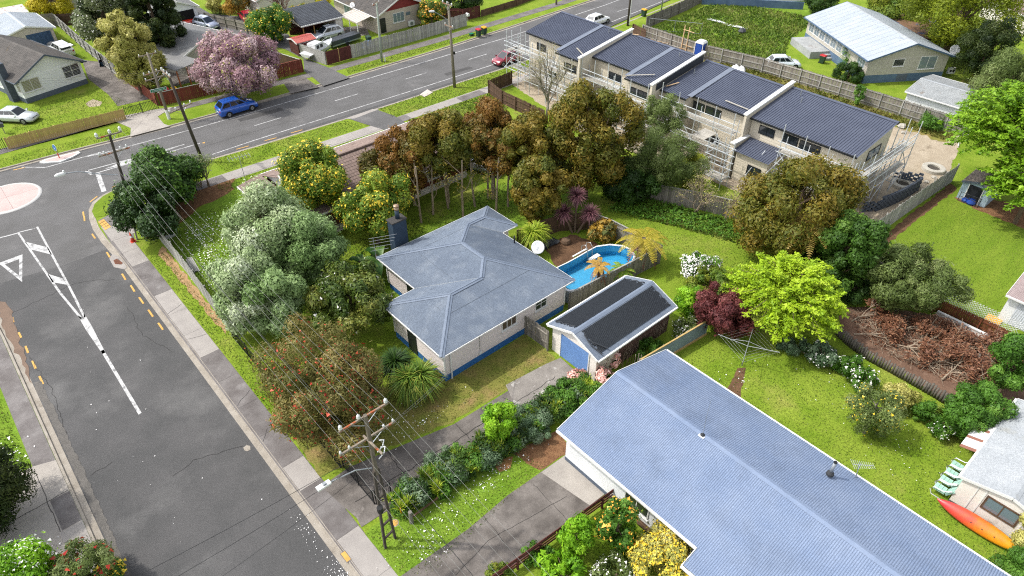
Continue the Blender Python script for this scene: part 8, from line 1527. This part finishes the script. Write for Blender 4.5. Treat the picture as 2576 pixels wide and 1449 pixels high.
tree('yellow_bush', 'bright yellow green domed bush at the top left', (90, -30, 168, 42), 0, lf_yb, 40, .28, .24, .12, 2.0, .6, cat='shrub'); tree('green_shrub', 'dark green shrub at the very top left', (90, -40, 150, 18), .2, lf_dark, 20, .3, .26, .14, 1.6, .5, cat='shrub')
tree('green_shrub', 'bright green bush beside the shared driveway across the road', (632, 22, 728, 102), 0, lf_mid, 34, .3, .24, .14, 2.0, .5, cat='shrub', blossom=fl_yel, bcov=.05, bL=.2); tree('green_shrub', 'orange flecked bush behind the silvery fence', (1048, 5, 1120, 58), .3, lf_yel, 26, .3, .22, .13, 1.8, .5, cat='shrub', blossom=fl_or, bcov=.05, bL=.2); tree('green_shrub', 'dark green tree behind the red fence at the top', (1110, -40, 1210, 30), .4, lf_dark, 26, .3, .26, .15, 1.8, .5, cat='tree'); tree('green_shrub', 'mixed flowering shrubs behind the dark tiled carport', (720, 15, 780, 60), .2, lf_yel, 18, .34, .24, .14, 1.6, .5, cat='shrub', blossom=fl_or, bcov=.08, bL=.22); tree('green_shrub', 'yellow flowered bush beside the dark tiled carport', (795, -5, 835, 20), .5, lf_yb, 12, .36, .24, .14, 1.4, .5, cat='shrub')
bare('bare red brown twigged tree behind the carport across the road', (43, 99, 0), 5, .1, 4, M('bark_redbrown', '#7a5a50', '#8a6a5c', scale=3, rough=1), .4, .15, None, stems=4, depth=3); tree('green_shrub', 'reddish shrub at the top behind the shared driveway', (560, -30, 625, 30), .2, lf_crot, 20, .34, .24, .12, 1.4, .45, cat='shrub'); tree('green_shrub', 'pale garden shrubs in front of the far weatherboard wall', (520, -10, 575, 30), 0, lf_gold, 14, .34, .22, .12, 1.2, .45, cat='shrub')
tree('green_shrub', 'overgrown green creeper on the fence by the iron shed', (2150, 210, 2175, 262), 0, lf_mid, 10, .4, .18, .1, 1.2, .5, cat='shrub', trunk=False); tree('green_shrub', 'rough green weeds at the site fence corner', (2320, 262, 2390, 320), 0, lf_mid, 24, .34, .2, .08, 1.0, .4, cat='shrub', trunk=False, squash=.5)
# --- grass, weeds, clover, fallen petals
gr_m = LM('grass_blade', ['#55762a', '#6d8c2e', '#8aa040', '#a9ab60'], .36, .3, .7); gr_dry = LM('grass_blade_dry', ['#6a7a2c', '#8a8c3c', '#a5985a'], .36, .25, .7)
def grass(label, poly, dens, h, mat=gr_m, z=.01, name='grass'):
    area = (max(p[0] for p in poly) - min(p[0] for p in poly)) * (max(p[1] for p in poly) - min(p[1] for p in poly)); Q = scatter(poly, int(area * dens)); n = len(Q); a = RNG.uniform(0, 2 * PI, n); hh = h * RNG.uniform(.5, 1.3, n); wd = h * .45 * RNG.uniform(.6, 1.2, n); ln = RNG.normal(0, .5, (n, 2)) * hh[:, None]
    dx, dy = np.cos(a) * wd, np.sin(a) * wd; V = np.stack([np.stack([Q[:, 0] - dx, Q[:, 1] - dy, np.full(n, z)], 1), np.stack([Q[:, 0] + dx, Q[:, 1] + dy, np.full(n, z)], 1), np.stack([Q[:, 0] + ln[:, 0], Q[:, 1] + ln[:, 1], z + hh], 1)], 1).reshape(-1, 3)
    t = np.clip(.5 + .3 * np.sin(Q[:, 0] * .7) * np.sin(Q[:, 1] * .6 + 1) + RNG.normal(0, .25, n), 0, 1); o = put(name, npmesh(name, V, np.arange(3 * n).reshape(n, 3), np.repeat(t, 3), mat)); tag(o, label, 'grass', kind='stuff'); return o
grass('lush green grass of the corner lawn', [(9.4, 40), (9.3, 53.5), (12, 57), (17.5, 56.5), (17.5, 48), (20, 44), (14, 38)], 55, .1)
grass('thin worn grass in front of the bungalow', [(7.6, 24.9), (9, 24.7), (15.5, 23.2), (24.1, 22.9), (24.1, 25.8), (17.6, 26.1), (9.2, 31)], 60, .07, gr_dry)
grass('green verge grass between footpath and driveways in the foreground', [(7.5, 17.1), (7.5, 20.1), (10.5, 20.3), (17, 19.2), (17.5, 17), (8.6, 16)], 90, .07)
grass('mown grass of the long lawn behind the pool', [(28.2, 16.4), (34, 19), (38.6, 24), (39, 33), (44, 36), (48, 24), (44, 17), (39.5, 11), (39.4, 1), (36, 1.6), (32.2, 1.2), (31.3, -4), (28.2, -4)], 60, .07)
grass('rank weeds along the overgrown fence', [(41, 33), (44.2, 34), (48.6, 21), (45.5, 21)], 70, .22); grass('mown grass of the striped right hand lawn', [(49.8, 13.9), (65.5, 13.6), (65, 4.2), (50, 4.6), (46, 7)], 50, .06)
grass('berm grass along the side street fence', [(7.45, 27), (7.45, 53), (8.7, 53), (8.5, 27)], 90, .08); grass('verge grass along the near side of the main road', [(18, 62.4), (34, 61.9), (32.5, 64.7), (18, 65.5)], 70, .09); grass('verge grass beside the near timber power pole', [(37, 61.6), (60, 61.5), (60, 64.3), (37, 64.8)], 70, .1)
grass('long grass between footpath and building site', [(37.5, 56), (48.2, 55), (49.2, 59.7), (38, 60)], 70, .16); grass('narrow lawn strip beside the brown tiled roof', [(17, 57), (36, 56), (35, 59.8), (16, 60.5)], 60, .1); grass('far verge grass beside the silvery fence', [(39.8, 75.8), (64, 76.2), (64, 77.5), (40.5, 77.6)], 60, .1); grass('far verge grass in front of the new timber fence', [(0, 78), (14, 76.9), (14, 78.8), (0, 80)], 50, .09)
grass('lawn grass in front of the white house', [(4, 82.4), (17, 82.3), (15, 92), (8, 91.8), (4, 86)], 40, .09); grass('tangled long grass in the far roadside field', [(80, 61.5), (100, 63), (104, 48), (92, 46), (80.5, 40)], 30, .3); grass('rough yellow weeds along the rear site fence', [(76.5, 48), (79.2, 46), (79.3, 18.5), (77.2, 19)], 40, .28, gr_dry)
grass('grass in the upper right clothesline yard', [(93, 24), (105, 24), (103, 15), (90, 17)], 30, .25, gr_dry); grass('lush grass between the brick house and the bungalow', [(18, 38.2), (36, 38.5), (37, 43), (20, 44)], 45, .12); grass('grass of the left hand verge', [(-10, 37), (-4.9, 37), (-4.9, 52), (-10, 50)], 50, .1); grass('grass of the lower left verge', [(-9, 20), (-4.9, 20), (-4.9, 30.4), (-7, 30.6), (-9, 31)], 50, .1); grass('small lawn among the bottom edge shrubs', [P2(2, 3, 380, 680), P2(2, 3, 560, 620), P2(2, 3, 640, 740), P2(2, 3, 480, 819)], 60, .08)
wf = LM('petal_white', ['#e8e6e4', '#f5f4f2'], .72, .1)
def petals(label, spots, n, sz=.05, z=.07, mat=None, name='clover_flowers'):
    Q = np.concatenate([np.concatenate([RNG.normal(0, 1, (int(n * w_), 2)) * np.array([sx, sy]) + np.array([x, y]), z + RNG.uniform(-.015, .015, (int(n * w_), 1))], 1) for x, y, sx, sy, w_ in spots]); o = put(name, leaf_mesh(name, Q, np.tile([0, 0, 1.], (len(Q), 1)), sz * 1.4, sz * 1.3, RNG.random(len(Q)), mat or wf)); tag(o, label, 'flowers', kind='stuff')
petals('white clover flowers dotting the front verge', [(12, 18.3, 2.2, .5, 1), (9.5, 17.4, .8, .5, .5), (15.5, 18.4, 1.2, .3, .5)], 110, .04); petals('white daisies scattered over the corner lawn', [(11.5, 50.5, 1.0, 2.0, 1), (12.5, 54, 1.0, 1.2, .6), (11, 46, .8, 1.6, .6)], 260, .06, .1); petals('white daisies scattered over the rear lawn', [(36.5, 8, 1.2, 2.5, 1), (34, 3.5, 1.2, 2, .8), (31.5, 13.5, 1.2, 1, .6), (36, -1, .5, .5, .4)], 60, .04); petals('small white flowers in the bungalow lawn', [(12, 25.6, 1.6, .6, 1), (14, 24.3, 1.4, .4, .5)], 90, .04); petals('white petals on the lower left verges', [(-6, 38, .6, 1.0, 1), (-6, 28.5, .8, 1.2, 1.2)], 110, .06, .09)
petals('pale petal litter blown along the side street gutter', [(5.2, 18.8, .25, 1.1, 1), (5.1, 22.5, .3, 1.2, .3)], 130, .032, RD + .03, None, 'petal_litter'); petals('scattered pale litter specks on the side street', [(1, 36, 2.5, 8, 1), (0, 28, 2, 5, .5)], 16, .035, RD + .03, None, 'petal_litter')
tw_m = LM('weed_leaf', ['#3f6a1c', '#5c8a28', '#7aa53a'], .5); Q = scatter([(40.5, 33), (44, 34.2), (48.8, 21), (46.3, 20.5)], 9000); n = len(Q); o = put('weeds', leaf_mesh('weeds', np.concatenate([Q, RNG.uniform(.05, .45, (n, 1))], 1), np.tile([0, 0, 1.], (n, 1)), .2, .1, RNG.random(n), tw_m)); tag(o, 'leafy weeds creeping along the foot of the overgrown fence', 'weeds', kind='stuff')

if __name__ == '__main__' and 0:
    for q in STAT: print('STAT', q)
    print('TRIS', sum(len(m.polygons) * 1 for m in bpy.data.meshes))
